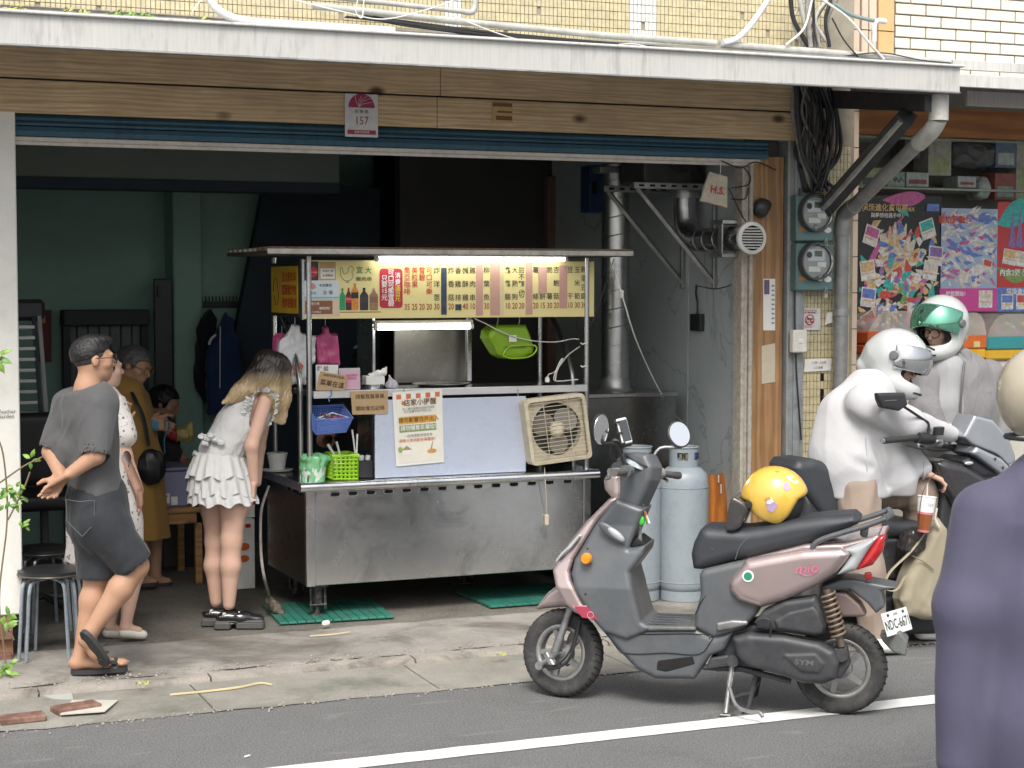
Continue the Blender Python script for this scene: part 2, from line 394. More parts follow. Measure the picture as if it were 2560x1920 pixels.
def m_concrete(name, lo, hi, sc=1., stain=(.075, .066, .055, 1)):
    b = NB(name)
    c = b.mix(b.ramp(b.noise(3.2*sc, 8, .7), ((.32, (0, 0, 0)), (.68, (1, 1, 1)))), lo, hi)
    c = b.mix(b.ramp(b.noise(75, 4, .8), ((.5, (0, 0, 0)), (.8, (.65, .65, .65)))), c, (.42, .4, .36, 1))
    c = b.mix(b.ramp(b.noise(1.4*sc, 9, .68, dist=.7), ((.5, (0, 0, 0)), (.66, (.8, .8, .8)))), c, stain)
    v = b.n('TexVoronoi', feature='DISTANCE_TO_EDGE'); b.set(v, 'Vector', b.co()); b.set(v, 'Scale', .9)
    b.set(v, 'Randomness', 1.)
    b.out(c, .88); b.bump(b.math('ADD', b.noise(55, 6, .75), b.noise(190, 2)), .6, .008); return b.m
def m_wood(name, lo, hi, axis=0, ring=7., gloss=.55, knot=True, dark=(.09, .045, .018, 1)):
    b = NB(name); sc = [1., 1., 1.]; sc[axis] = .1
    co = b.co(tuple(sc)); wv = b.n('TexWave', wave_type='BANDS', bands_direction='Z' if axis != 2 else 'X', wave_profile='SIN')
    b.set(wv, 'Vector', co); b.set(wv, 'Scale', ring); b.set(wv, 'Distortion', 9.); b.set(wv, 'Detail', 3.); b.set(wv, 'Detail Scale', 1.6)
    c = b.mix(b.ramp(wv.outputs[0], ((.15, (0, 0, 0)), (.85, (1, 1, 1)))), lo, hi)
    c = b.mix(b.ramp(b.noise(2.3, 3), ((.35, (0, 0, 0)), (.7, (.55, .55, .55)))), c, tuple(x*.6 for x in lo[:3])+(1,))
    if knot:
        s2 = [3.4, 3.4, 3.4]; s2[axis] = 1.9; v = b.n('TexVoronoi'); b.set(v, 'Vector', b.co(tuple(s2))); b.set(v, 'Scale', 1.35)
        c = b.mix(b.ramp(v.outputs[0], ((.06, (1, 1, 1)), (.16, (0, 0, 0)))), c, dark)
    s3 = [60, 60, 60]; s3[axis] = 2.5; c = b.mix(b.ramp(b.noise(1, 3, vec=b.co(tuple(s3))), ((.45, (0, 0, 0)), (.8, (.35, .35, .35)))), c, dark)
    b.out(c, gloss); b.bump(wv.outputs[0], .12, .003); return b.m
def m_drip(name, col, drk, metal=.0, rough=.42):
    """Painted sheet metal with run-off streaks."""
    b = NB(name); st = b.noise(1, 4, .6, vec=b.co((75, 75, 1.5)))
    c = b.mix(b.ramp(b.noise(1.2, 4), ((.3, (0, 0, 0)), (.7, (1, 1, 1)))), tuple(x*.9 for x in col[:3])+(1,), col)
    c = b.mix(b.ramp(st, ((.45, (0, 0, 0)), (.78, (.4, .4, .4)))), c, drk); c = b.mix(b.math('MULTIPLY', b.ramp(b.noise(1, 4, .7, vec=b.co((28, 28, 4))), ((.48, (0, 0, 0)), (.6, (1, 1, 1)))), b.ramp(b.noise(2.2, 4), ((.42, (0, 0, 0)), (.62, (.35, .35, .35))))), c, tuple(x*.55 for x in drk[:3])+(1,))
    sp = b.noise(1, 5, .8, vec=b.co((90, 90, 9))); c = b.mix(b.ramp(sp, ((.68, (0, 0, 0)), (.8, (.75, .75, .75)))), c, tuple(x*.3 for x in drk[:3])+(1,))
    b.out(c, rough, metal); return b.m
def m_steel(name='stainless', tint=(.8, .81, .82, 1), r0=.12, r1=.33, brush=(2, 2, 160)):
    b = NB(name); br = b.noise(1, 2, vec=b.co(brush)); sm = b.noise(2.4, 8, .7, dist=.8)
    sp = b.noise(42, 6, .85)
    c = b.mix(b.ramp(sm, ((.35, (0, 0, 0)), (.7, (1, 1, 1)))), tint, tuple(x*.78 for x in tint[:3])+(1,))
    c = b.mix(b.ramp(sp, ((.56, (0, 0, 0)), (.76, (.35, .35, .35)))), c, (.7, .69, .66, 1)); c = b.mix(b.ramp(b.noise(3.1, 9, .75, dist=1.), ((.52, (0, 0, 0)), (.72, (.6, .6, .6)))), c, (.17, .2, .22, 1))
    rr = b.n('MapRange'); b.set(rr, 0, b.math('ADD', b.math('MULTIPLY', sm, .7), b.math('MULTIPLY', sp, .3))); b.set(rr, 1, .3); b.set(rr, 2, .7); b.set(rr, 3, r0); b.set(rr, 4, r1)
    b.out(c, rr.outputs[0], 1.); b.bump(b.math('ADD', b.math('MULTIPLY', br, .05), b.noise(1.7, 3)), .05, .02); return b.m
asphalt = m_asphalt()
apron_m = m_concrete('apron_concrete', (.2, .185, .165, 1), (.33, .31, .28, 1), 1.)
gut_m = m_concrete('gutter_concrete', (.2, .19, .165, 1), (.3, .285, .25, 1), .8, (.1, .11, .085, 1))
kerb_m = m_concrete('kerb_concrete', (.22, .2, .175, 1), (.33, .3, .26, 1), 1.6)
road_paint = M('road_paint', (.74, .74, .71, 1), .7, var=.07, vs=30, bump=.5, bs=160, dirt=.3, dcol=(.4, .4, .39, 1), ds=30)
plank_m = m_wood('fascia_pine', (.55, .39, .22, 1), (.7, .52, .32, 1), 0, 13., .6)
orange_w = m_wood('orange_board', (.42, .135, .028, 1), (.62, .235, .05, 1), 2, 4., .35, False, (.2, .06, .012, 1))
jamb_w = m_wood('jamb_pine', (.28, .15, .065, 1), (.42, .24, .11, 1), 2, 6., .6)
table_w = m_wood('table_wood', (.3, .15, .05, 1), (.42, .23, .09, 1), 0, 6., .45)
eave_m = m_drip('eave_sheet', (.5, .5, .475, 1), (.3, .29, .27, 1))
eave2_m = m_drip('neighbour_sheet', (.6, .6, .58, 1), (.38, .36, .34, 1))
shut_m = m_drip('shutter_blue', (.04, .11, .165, 1), (.02, .055, .085, 1), .2, .4)
white_p = M('white_plaster', (.72, .71, .66, 1), .75, var=.05, vs=3, bump=.15, bs=40, dirt=.25, dcol=(.42, .4, .35, 1), ds=7)
strip_m = M('strip_paint', (.6, .57, .52, 1), .55, var=.08, dirt=.4, dcol=(.16, .13, .1, 1), ds=20)
steel = m_steel(); steel_d = m_steel('duct_steel', (.55, .56, .56, 1), .2, .42, (160, 160, 2))
post_m = m_steel('post_steel', (.6, .6, .6, 1), .2, .38, (120, 120, 3))
galv = M('galvanised', (.42, .43, .43, 1), .42, .85, var=.2, vs=12, dirt=.4, dcol=(.2, .18, .15, 1))
dark_iron = M('dark_iron', (.05, .052, .056, 1), .5, .4, var=.3, vs=14, bump=.2)
grey_metal = M('grey_door_post', (.3, .32, .33, 1), .5, .3, var=.14, vs=4, dirt=.4)
black_rub = M('black_cable', (.018, .018, .02, 1), .5, var=.2)
white_cab = M('white_cable', (.72, .71, .67, 1), .45, var=.06)
pvc = M('pvc_grey', (.46, .46, .43, 1), .5, var=.1, vs=6, dirt=.55, dcol=(.2, .18, .15, 1), ds=14)
pvc_w = M('pvc_white', (.68, .68, .64, 1), .45, var=.08, vs=6, dirt=.4, dcol=(.28, .25, .2, 1), ds=14)
yel_t = M('yellow_tile', (.55, .48, .3, 1), .28, var=.16, vs=26, coat=.3, dirt=.3, dcol=(.36, .33, .27, 1), ds=5)
wht_t = M('white_tile', (.66, .66, .63, 1), .28, var=.08, vs=26, coat=.3)
blk_t = M('black_tile', (.012, .011, .012, 1), .3)
grout = M('grout', (.3, .27, .21, 1), .9, var=.2, vs=9, bump=.4)
grout_d = M('grout_grey', (.17, .16, .145, 1), .9, var=.15, vs=9, bump=.3)
brick_w = M('glazed_brick', (.72, .67, .56, 1), .35, var=.09, vs=5, bump=.12, bs=30)
beige_t = M('beige_tile', (.66, .52, .4, 1), .35, var=.1, vs=5)
peach_t = M('peach_tile', (.62, .4, .19, 1), .35, var=.12, vs=5)
paper = M('paper', (.72, .71, .67, 1), .8, var=.05)
black_i = M('print_black', (.02, .02, .022, 1), .7); red_i = M('print_red', (.48, .02, .02, 1), .6); dgreen_i = M('print_green', (.01, .2, .04, 1), .6)
white_i = M('print_white', (.76, .75, .72, 1), .6); brown_i = M('print_brown', (.2, .08, .03, 1), .6); grey_i = M('print_grey', (.2, .2, .2, 1), .6)
def leafmat(n, c): return M(n, c, .45, var=.3, vs=30, spec=.4)
leaf_a = leafmat('leaf_bright', (.17, .3, .05, 1)); leaf_b = leafmat('leaf_deep', (.09, .2, .035, 1)); leaf_y = leafmat('leaf_yellow', (.4, .4, .1, 1)); stem_m = M('plant_stem', (.16, .12, .06, 1), .8)
# ================================================================ ground
m = MB(); m.face([(-300, -300, 0), (300, -300, 0), (300, 7.86, 0), (-300, 7.86, 0)])
tag(m.build('road', asphalt, smooth=0, origin=(0, 0, 0)), 'dark grey asphalt road in front of the shops', kind='structure')
m = MB(); m.face([(-300, 7.85, -.012), (300, 7.85, -.012), (300, 300, -.012), (-300, 300, -.012)])
tag(m.build('ground', gut_m, smooth=0, origin=(0, 0, 0)), 'concrete ground beyond the road edge', kind='structure')
gut = tag(MB().span((-6, 7.86, -.1), (12, 8.41, -.008)).build('gutter_strip', gut_m, smooth=0, origin=(0, 0, 0)), 'concrete strip between kerb and asphalt', kind='structure')
xs = [-6, -4.2, -2.4, -.7, .62, 1.83, 2.93, 4.0, 5.2, 6.5, 7.8, 9.2, 12]
for i in range(len(xs)-1):
    m = MB(); a, b_ = xs[i]+.0025, xs[i+1]-.0025; n = 24; rr = random.Random(i)
    def gf(u, v, a=a, b_=b_, i=i):
        x = a+(b_-a)*u; y = 7.845+.565*v
        if v == 0: y += .028*(noise.noise((x*5, 3, 0)))+.016*noise.noise((x*21, 1, 0))
        return (x, y, .004+.01*v+.005*noise.noise((x*2, y*3, 1)))
    m.grid(gf, n, 6); m.build('slab', gut_m, gut, 30)
kerb = tag(MB().span((-6, 8.42, -.05), (12, 8.5, .0)).build('kerb', kerb_m, smooth=0, origin=(0, 0, 0)), 'low worn concrete kerb along the shop apron', kind='structure')
xs = [-6, -4.5, -3, -1.5, 0, 1.12, 1.94, 3.0, 4.1, 5.3, 6.6, 8, 10, 12]
for i in range(len(xs)-1):
    a, b_ = xs[i]+.005, xs[i+1]-.005; m = MB(); n = int((b_-a)/.04)
    rings = []
    for k in range(n+1):
        x = a+(b_-a)*k/n; q = .006*noise.noise((x*6, 5, 0)); r = .008*noise.noise((x*17, 2, 0))
        rings.append([(x, 8.405+q, -.02), (x, 8.41+q, .022+r*.6), (x, 8.425+q, .036+r*.5), (x, 8.51+r, .04+q*.5), (x, 8.52+r, -.02)])
    m.loft(rings); m.build('kerb_stone', kerb_m, kerb, 50)
def apf(u, v):
    x = -4+14*u; y = 8.5+.8*v; e = 0
    if v < .04: y += .02+.03*noise.noise((x*4, 7, 0))+.03*noise.noise((x*13, 4, 0))
    return (x, y, .036+.012*min(1, v*3)+.008*noise.noise((x*1.3, y*1.7, 0))+.005*noise.noise((x*7, y*8, 2))-(.02 if v < .02 else 0))
tag(MB().grid(apf, 520, 40).build('pavement', apron_m, smooth=60, origin=(0, 0, 0)), 'rough concrete apron in front of the shop', kind='structure')
m = MB().face([(-4, 9.3, .046), (10, 9.3, .046), (10, 14, .046), (-4, 14, .046)])
tag(m.build('floor', m_concrete('floor_concrete', (.1, .092, .08, 1), (.17, .155, .13, 1)), smooth=0, origin=(0, 0, 0)), 'dark concrete floor inside the open shop', kind='structure')
m = MB(); N = 220
for i in range(N):
    x0, x1 = -8+18*i/N, -8+18*(i+1)/N
    def ed(x, s): return .006*noise.noise((x*7, s, 0))+.004*noise.noise((x*29, s, 0))
    m.face([(x0, 6.705+ed(x0, 1), .004), (x1, 6.705+ed(x1, 1), .004), (x1, 6.845+ed(x1, 5), .004), (x0, 6.845+ed(x0, 5), .004)])
tag(m.build('road_marking', road_paint, smooth=0, origin=(0, 0, 0)), 'white painted line along the asphalt road', kind='structure')
# crumbled edge: loose gravel and grit
m = MB(); rg = random.Random(3)
for i in range(800):
    x = rg.uniform(.4, 6.3); y = rg.gauss(8.54, .045) if rg.random() < .62 else rg.gauss(7.83, .035); s = rg.uniform(.002, .007); z = .046 if y > 8.3 else .006
    m.box((x, y, z+s*.3), (s*rg.uniform(.8, 1.8), s*rg.uniform(.8, 1.6), s), 0, rotz(rg.uniform(0, 3)))
tag(m.build('gravel', M('grit', (.36, .33, .28, 1), .9, var=.4, vs=60), smooth=0, origin=(0, 0, 0)), 'loose grit along the broken apron and gutter edges', kind='stuff')
# ================================================================ inside the shop
green_w = M('green_wall', (.26, .42, .36, 1), .7, var=.1, vs=1.5, dirt=.2, dcol=(.1, .14, .12, 1), ds=3)
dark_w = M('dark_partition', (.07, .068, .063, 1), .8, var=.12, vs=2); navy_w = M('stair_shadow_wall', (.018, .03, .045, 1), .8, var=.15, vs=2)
cream_w = M('cream_beam', (.2, .23, .2, 1), .7, var=.08, vs=2)
def struct(m, name, mat, label=None, smooth=0, parent=None):
    o = m.build(name, mat, parent, smooth, None if parent else (0, 0, 0))
    if parent is None: tag(o, label, kind='structure')
    return o
bw = struct(MB().span((-.2, 13, 0), (2.98, 13.15, 3.2)), 'wall_back', green_w, 'mint green rear wall deep inside the shop')
struct(MB().span((-.3, 13.2, 0), (6.2, 13.3, 3.2)), 'wall_rear', green_w, 'rear wall closing the shop')
struct(MB().span((-.3, 9.35, 0), (-.2, 13.15, 3.2)), 'wall_left', green_w, 'mint green side wall inside the shop')
pl = at(436, 900, 12.7); pr = at(508, 900, 12.7)
struct(MB().span((pl.x, 12.7, 0), (pr.x, 12.99, 3.2), .01), 'pillar', green_w, 'mint green pillar inside the shop', 35)
struct(MB().span((pr.x, 12.85, 0), (3.45, 12.99, 3.2)), 'wall_niche', green_w, 'green wall with the coat rack inside the shop')
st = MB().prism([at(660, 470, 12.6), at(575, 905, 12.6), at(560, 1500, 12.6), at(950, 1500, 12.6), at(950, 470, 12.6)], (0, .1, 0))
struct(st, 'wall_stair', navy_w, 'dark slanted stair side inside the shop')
struct(MB().span((at(945, 500, 12.9).x, 12.9, 0), (at(1010, 500, 12.9).x, 13., 3.2)), 'doorway', M('doorway_shade', (.008, .008, .01, 1), .9), 'doorway shade painted black in the depth of the shop')  # solid slab; the darkness of the opening is painted as black
struct(MB().span((at(1000, 500, 12.3).x, 12.3, 0), (5.6, 12.42, 3.2)), 'wall_partition', dark_w, 'dark grey partition behind the food stall')
p0, p1 = at(1370, 500, 12.2), at(1416, 500, 12.2)
struct(MB().span((p0.x, 12.2, 0), (p1.x, 12.29, at(1370, 440, 12.2).z), .008), 'post_brown', M('brown_post', (.2, .13, .1, 1), .7), 'brown wooden post behind the food stall', 35)
z0, z1, z2 = at(35, 467, 11.6).z, at(35, 439, 11.6).z, at(35, 417, 11.6).z
bm_ = struct(MB().span((-.2, 11.6, z1), (3.6, 11.9, 3.1), .008), 'beam', cream_w, 'cream beam across the shop ceiling', 35)
struct(MB().span((-.2, 11.605, z0), (3.6, 11.88, z1-.002)), 'beam_underside', M('beam_shade', (.035, .05, .075, 1), .7), None, 0, bm_)  # dark box below the beam; the underside's shade is put into its colour
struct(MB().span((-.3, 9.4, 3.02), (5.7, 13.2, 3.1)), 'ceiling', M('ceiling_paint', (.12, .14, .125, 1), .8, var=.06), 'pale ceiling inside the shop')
# blue marble panels on the side wall
def m_marble():
    b = NB('blue_marble'); n1 = b.noise(2.2, 8, .6, dist=1.2)
    c = b.mix(n1, (.46, .52, .53, 1), (.58, .61, .61, 1))
    v = b.noise(1.3, 4, .5, vec=b.co((1, 1, .7), (.6, .5, .2)), dist=1.1)
    c = b.mix(b.ramp(v, ((.49, (0, 0, 0)), (.5, (.38, .38, .38)), (.51, (0, 0, 0)))), c, (.06, .1, .12, 1))
    b.out(c, .3); return b.m
marble = m_marble()
sw = struct(MB().span((5.5, 9.3, 0), (5.66, 13.2, 3.2)), 'wall_side', dark_w, 'side wall of blue marble panels inside the shop')
for a, b_ in ((9.42, 10.1), (10.1, 11.3), (11.3, 12.28)):
    MB().span((5.488, a+.004, .1), (5.4995, b_-.004, 2.93), .003).build('panel', marble, sw, 30)
# ================================================================ the shop building
shop = thing('shop_building', 'shop house with pine plank fascia, raised blue shutter and yellow tiled upper wall', 'building', (3.4, 9.25, 0))
P = lambda mb, n, mt, par=None, sm=35: mb.build(n, mt, par or shop, sm)
pil = P(MB().span((.2, 9.18, .27), (1.15, 9.38, 2.83), .006), 'pillar', white_p)
text('lettering', 'Weather\nGarden', at(14, 1035, 9.175), .028, M('grey_script', (.12, .12, .12, 1), .8), pil, lead=.85)
br = P(MB().span((.3, 9.2, .02), (1.1, 9.36, .268)), 'brick_base', M('brick_core', (.25, .13, .08, 1), .9, var=.3, bump=.5))
brick_m = M('old_brick', (.15, .07, .05, 1), .9, var=.35, vs=14, bump=.6, bs=50, dirt=.5, dcol=(.35, .3, .25, 1))
for r in range(4):
    for c in range(5):
        x = .99-.22*c-(.11 if r % 2 else 0)
        if x < .25: continue
        MB().box((x, 9.21+random.uniform(-.008, .01), .05+.062*r), (.205, .1, .054), .006, rotz(random.uniform(-.04, .04))).build('brick', brick_m, br)
# pine fascia planks
zb, zj = 2.815, 2.985; xj1, xj2 = at(1098, 250, 9.19).x, at(1145, 300, 9.19).x
for a, b_, z0, z1 in ((.2, xj1, zj+.006, 3.2), (xj1+.003, 5.71, zj+.006, 3.2), (.2, xj1-.02, zb, zj-.004), (xj1-.017, 5.71, zb, zj-.004)):
    P(MB().span((a, 9.17, z0), (b_, 9.215, z1), .004), 'plank', plank_m)
P(MB().span((.2, 9.216, 2.82), (5.72, 9.24, 3.2)), 'fascia_backing', dark_iron)
for z, h_, y in ((2.795, .036, 9.235), (2.768, .024, 9.228), (2.728, .056, 9.232)):
    m = MB(); m.loft([[(x, y+.02, z-h_/2), (x, y-.004, z-h_*.42), (x, y-.012, z), (x, y-.004, z+h_*.42), (x, y+.02, z+h_/2)] for x in (.2, 5.55)]); P(m, 'shutter_slat', shut_m)
P(MB().span((.7, 9.225, 2.675), (5.5, 9.255, 2.7), .004), 'shutter_bar', strip_m); P(MB().span((1.05, 9.22, 2.658), (5.45, 9.235, 2.676), .003), 'shutter_edge', strip_m)
P(MB().span((5.68, 9.2, .04), (5.8, 9.34, 2.82), .006), 'door_post', grey_metal); P(MB().span((5.72, 9.185, .04), (5.765, 9.2, 2.8), .003), 'post_track', grey_metal)
P(MB().span((5.458, 9.24, .06), (5.67, 9.31, 2.72), .003), 'jamb_board', jamb_w)
for x0, x1, y in ((5.36, 5.384, 9.2), (5.386, 5.412, 9.215), (5.414, 5.438, 9.2), (5.44, 5.456, 9.225)):
    P(MB().span((x0, y, .06), (x1, 9.3, 2.66), .005), 'jamb_moulding', M('old_white_paint', (.4, .37, .32, 1), .7, var=.15, vs=20, dirt=.7, dcol=(.2, .16, .11, 1), ds=30))
# yellow mosaic: upper wall and column
P(MB().span((.2, 9.27, 3.18), (6.18, 9.5, 4.3)), 'upper_wall', grout); colm = P(MB().span((5.805, 9.24, .04), (6.17, 9.42, 3.2)), 'column', grout)
def tiles(x0, x1, z0, z1, y, w_, h_, g, skip=None, th=.007, jit=.002):
    m = MB(); nx = int((x1-x0)/w_); nz = int((z1-z0)/h_)
    for i in range(nx):
        for j in range(nz):
            if random.random() < .006: continue
            x = x0+w_*(i+.5); z = z0+h_*(j+.5); t = skip(x, z) if skip else 0
            if t is None: continue
            m.mi = t; m.box((x+random.uniform(-1, 1)*jit*.3, y-th/2+random.uniform(-1, 1)*jit*.4, z), (w_-g, th, h_-g), .0)
    return m
def upm(x, z):
    u = (x-at(1570, 60, 9.27).x)/(at(1640, 60, 9.27).x-at(1570, 60, 9.27).x)
    if 0 <= u <= 1: return 1
    u = (x-at(1110, 60, 9.27).x)/(at(1148, 60, 9.27).x-at(1110, 60, 9.27).x)
    return 1 if 0 <= u <= 1 else 0
o = tiles(.4, 6.0, 3.24, 3.84, 9.268, .0255, .048, .004, upm).build('mosaic_tile', [yel_t, wht_t], shop, 0); o['kind'] = 'stuff'
blk = [(2067, 935), (2067, 951), (2067, 977), (2067, 988), (2068, 1005), (2069, 1027), (2069, 1046)]
bxz = [at(2058, y, 9.238) for x, y in blk]
def cm(x, z):
    for q in bxz:
        if abs(x-q.x) < .013 and abs(z-q.z) < .02: return 1
    return 0
o = tiles(5.812, 6.165, .3, 2.8, 9.239, .0255, .048, .004, cm).build('column_tile', [yel_t, blk_t], shop, 0); o['kind'] = 'stuff'
# ---- house number plate and small brass plate
q0, q1 = at(862, 233, 9.16), at(945, 344, 9.16)
hn = thing('house_number_plate', 'white house number plate reading 157 on the pine fascia', 'sign', ((q0.x+q1.x)/2, 9.16, q1.z))
plate_m = M('plate_white', (.62, .62, .62, 1), .4, var=.06, dirt=.3, dcol=(.3, .27, .22, 1), ds=25); crim = M('plate_crimson', (.33, .025, .09, 1), .45)
MB().span((q0.x, 9.158, q1.z), (q1.x, 9.164, q0.z), .0015).build('plate', plate_m, hn)
cxp, wd, hg = (q0.x+q1.x)/2, q1.x-q0.x, q0.z-q1.z; Yp = 9.157
pts = [(cxp+wd*.4*math.cos(t), Yp-.0005, q0.z-hg*.32+wd*.4*math.sin(t)) for t in np.linspace(0, math.pi, 20)]; MB().face(pts[::-1]).build('emblem', crim, hn, 0)
for a, l in ((.5, .3), (.8, .36), (1.2, .3), (1.7, .24), (2.3, .3)):
    b0 = Vector((cxp-wd*.08, Yp-.001, q0.z-hg*.31)); MB().tube([b0, b0+Vector((math.cos(a)*.4, 0, math.sin(a)*.6))*wd*l*1.1, b0+Vector((math.cos(a*.8), 0, math.sin(a*.8)*.9))*wd*l*1.5], .0012, 4).build('branch', plate_m, hn)
text('lettering', '民 族 路', (cxp, Yp, q0.z-hg*.415), .022, black_i, hn); text('lettering', '157', (cxp, Yp, q0.z-hg*.63), .062, crim, hn, sx=.85)
MB().span((cxp-wd*.43, Yp-.0012, q1.z+hg*.06), (cxp+wd*.43, Yp-.0002, q1.z+hg*.16)).build('strip', crim, hn, 0); text('lettering', '宜蘭市民族里', (cxp, Yp-.0014, q1.z+hg*.11), .0145, white_i, hn)
q0, q1 = at(1232, 256, 9.16), at(1282, 306, 9.16)
bp = thing('brass_plate', 'small yellow notice plate nailed to the lower fascia plank', 'sign', ((q0.x+q1.x)/2, 9.16, q1.z))
MB().span((q0.x, 9.163, q1.z), (q1.x, 9.168, q0.z), .001).build('plate', M('brass_yellow', (.5, .36, .15, 1), .5), bp)
for f0, f1, a in ((.02, .2, 0), (.42, .52, .25), (.68, .9, .18)):
    MB().span((q0.x+wd*.6*a, 9.1615, q0.z-(q0.z-q1.z)*f1), (q1.x-.004, 9.1625, q0.z-(q0.z-q1.z)*f0)).build('print_bar', brown_i, bp, 0)
# ================================================================ canopy, gutter, bracket, downpipe
cn = thing('canopy', 'long pale sheet metal canopy with streaked gutter front over the stall', 'canopy', (3.3, 8.05, 3.0))
ze0, ze1 = 3.008, 3.145
MB().span((-1.5, 8.05, ze0), (6.06, 8.065, ze1), .003).build('gutter_front', eave_m, cn)
MB().span((-1.5, 8.03, ze1-.002), (6.08, 8.12, ze1+.012), .004).build('gutter_lip', eave2_m, cn); MB().span((-1.5, 8.04, ze0-.008), (6.06, 8.07, ze0), .002).build('drip_edge', galv, cn)
MB().span((6.046, 8.068, ze0+.002), (6.06, 9.1, ze1)).build('gutter_end', eave_m, cn, 0)
m = MB(); prf = [(8.1, 3.1), (9.25, 3.34)]
m._add([(x, y, z+dz) for dz in (0, .02) for x in (-1.5, 6.03) for y, z in prf], [(0, 1, 3, 2), (4, 6, 7, 5), (0, 2, 6, 4), (1, 5, 7, 3)]); m.build('roof_sheet', galv, cn, 0)
for x in (5.93,):
    MB().loft([[(x+dx, 8.15, 2.905), (x+dx, 8.15, 3.0), (x+dx, 9.2, 3.13), (x+dx, 9.2, 3.02)] for dx in (-.03, .03)]).build('bracket_beam', dark_iron, cn, 0)
    MB().tube([(x-.02, 8.32, 2.9), (x-.02, 9.2, 2.38)], .07, 4).build('bracket_brace', dark_iron, cn, 0)
    MB().tube([(x-.065, 8.32, 2.87), (x-.065, 9.2, 2.35)], .018, 6).build('brace_flange', galv, cn)
dp = thing('downpipe', 'grey drainpipe bending from the gutter end down the tiled column', 'drainpipe', (6.03, 9.15, .05))
pipe_g = M('pipe_grey', (.27, .275, .275, 1), .5, .3, var=.2, vs=7, dirt=.5, dcol=(.12, .11, .1, 1), ds=16)
pa, pb, pc = Vector((6.0, 8.16, 3.0)), Vector((6.0, 8.2, 2.82)), Vector((6.03, 9.13, 2.37))
MB().tube([pa, pa+Vector((0, 0, -.14))], .056, 16).build('outlet', pvc, dp); MB().tube(smoothpath([pa+Vector((0, 0, -.13)), pb+Vector((0, .02, -.01)), pb+(pc-pb)*.16], 5), .05, 16).build('elbow', pvc, dp)
MB().tube([pb+(pc-pb)*.12, pc+(pb-pc)*.08], .042, 16).build('slanted_pipe', pipe_g, dp); MB().tube(smoothpath([pc+(pb-pc)*.12, pc, pc+Vector((0, .02, -.12))], 5), .05, 16).build('elbow', pipe_g, dp)
MB().tube([(6.03, 9.15, 2.28), (6.03, 9.15, .06)], .043, 16).build('pipe', pipe_g, dp); MB().tube([(6.03, 9.15, 1.80), (6.03, 9.15, 1.76)], .05, 16).build('clamp', galv, dp)
# pipes and cables lying on the canopy and along the upper wall
def run(name, pts, r, mat, label, cat='pipe', group=None, n=8, sm=6):
    return tag(MB().tube(smoothpath(pts, sm) if sm else pts, r, n).build(name, mat, None, 60), label, cat, group)
def A(L, Y): return [at(x, y, Y) for x, y in L]
run('wall_pipe', A([(780, 14), (1130, 52), (1500, 88), (1790, 108)], 9.1), .0195, pvc, 'long grey plastic pipe sloping along the yellow wall above the canopy', sm=0, n=12)
run('wall_pipe', A([(1800, 110), (2100, 134), (2420, 160)], 9.08), .021, pvc, 'grey plastic pipe lying on the canopy end below the white bricks', sm=0, n=12)
pp = thing('elbow_pipe', 'shorter grey pipe ending in an upturned elbow on the yellow wall', 'pipe', at(1185, 35, 9.12))
MB().tube(A([(840, -6), (1160, 29)], 9.12), .014, 12).build('pipe', pvc, pp); MB().tube(smoothpath(A([(1155, 28), (1178, 31), (1187, 18), (1188, -10)], 9.12), 4), .0165, 12).build('elbow', pvc, pp)
run('black_pipe', A([(-40, 18), (300, 38), (560, 55), (760, 72)], 9.0), .017, M('black_pipe', (.03, .028, .026, 1), .6, dirt=.5, dcol=(.14, .12, .1, 1)), 'black pipe just above the gutter at the leafy end of the canopy', n=10)
run('white_conduit', A([(1808, 106), (1842, 96), (1880, 58), (1925, -8)], 9.05), .0165, M('taped_white', (.68, .69, .72, 1), .5, var=.15, vs=20), 'white taped conduit rising steeply from the canopy', n=10)
run('grey_conduit', A([(520, -10), (545, 25), (600, 50), (700, 60), (800, 66), (985, 78)], 8.9), .022, M('white_wrap', (.66, .66, .64, 1), .7, var=.12, vs=20, bump=.6, bs=40), 'lumpy white wrapped hose lying along the canopy', n=10)
rc = random.Random(5); bl = []
for i in range(9):
    o0 = rc.uniform(-6, 6); L = [(880+rc.uniform(-30, 60), 42+o0*.6), (1010, 58+o0), (1200, 84+o0+rc.uniform(-6, 6)), (1400, 100+o0*.7), (1560, 112+o0*.5), (1700, 122+o0*.3), (1840+rc.uniform(-40, 60), 134)]
    run('black_cable', A(L, 8.95+rc.uniform(-.05, .05)), rc.uniform(.0035, .006), black_rub, 'thin black cable in the bundle sagging over the canopy', 'cable', 'black cables over the canopy', 6)
for L, lb in (([(720, -5), (860, 30), (960, 48), (1080, 20), (1150, -6)], 'white cord crossing the pipes near the upturned elbow'), ([(1130, 38), (1240, 82), (1340, 112)], 'white cord slanting down to the gutter lip below the pipe'),
              ([(1490, 118), (1580, 110), (1650, 126)], 'short white cord curling on the canopy'), ([(480, 30), (505, -5)], 'thin white cord rising from the gutter by the leaves'), ([(895, -5), (890, 30), (905, 44), (910, 0)], 'white loop of cord tied round the two pipes')):
    run('white_cable', A(L, 8.9), .0035, white_cab, lb, 'cable', None, 6)
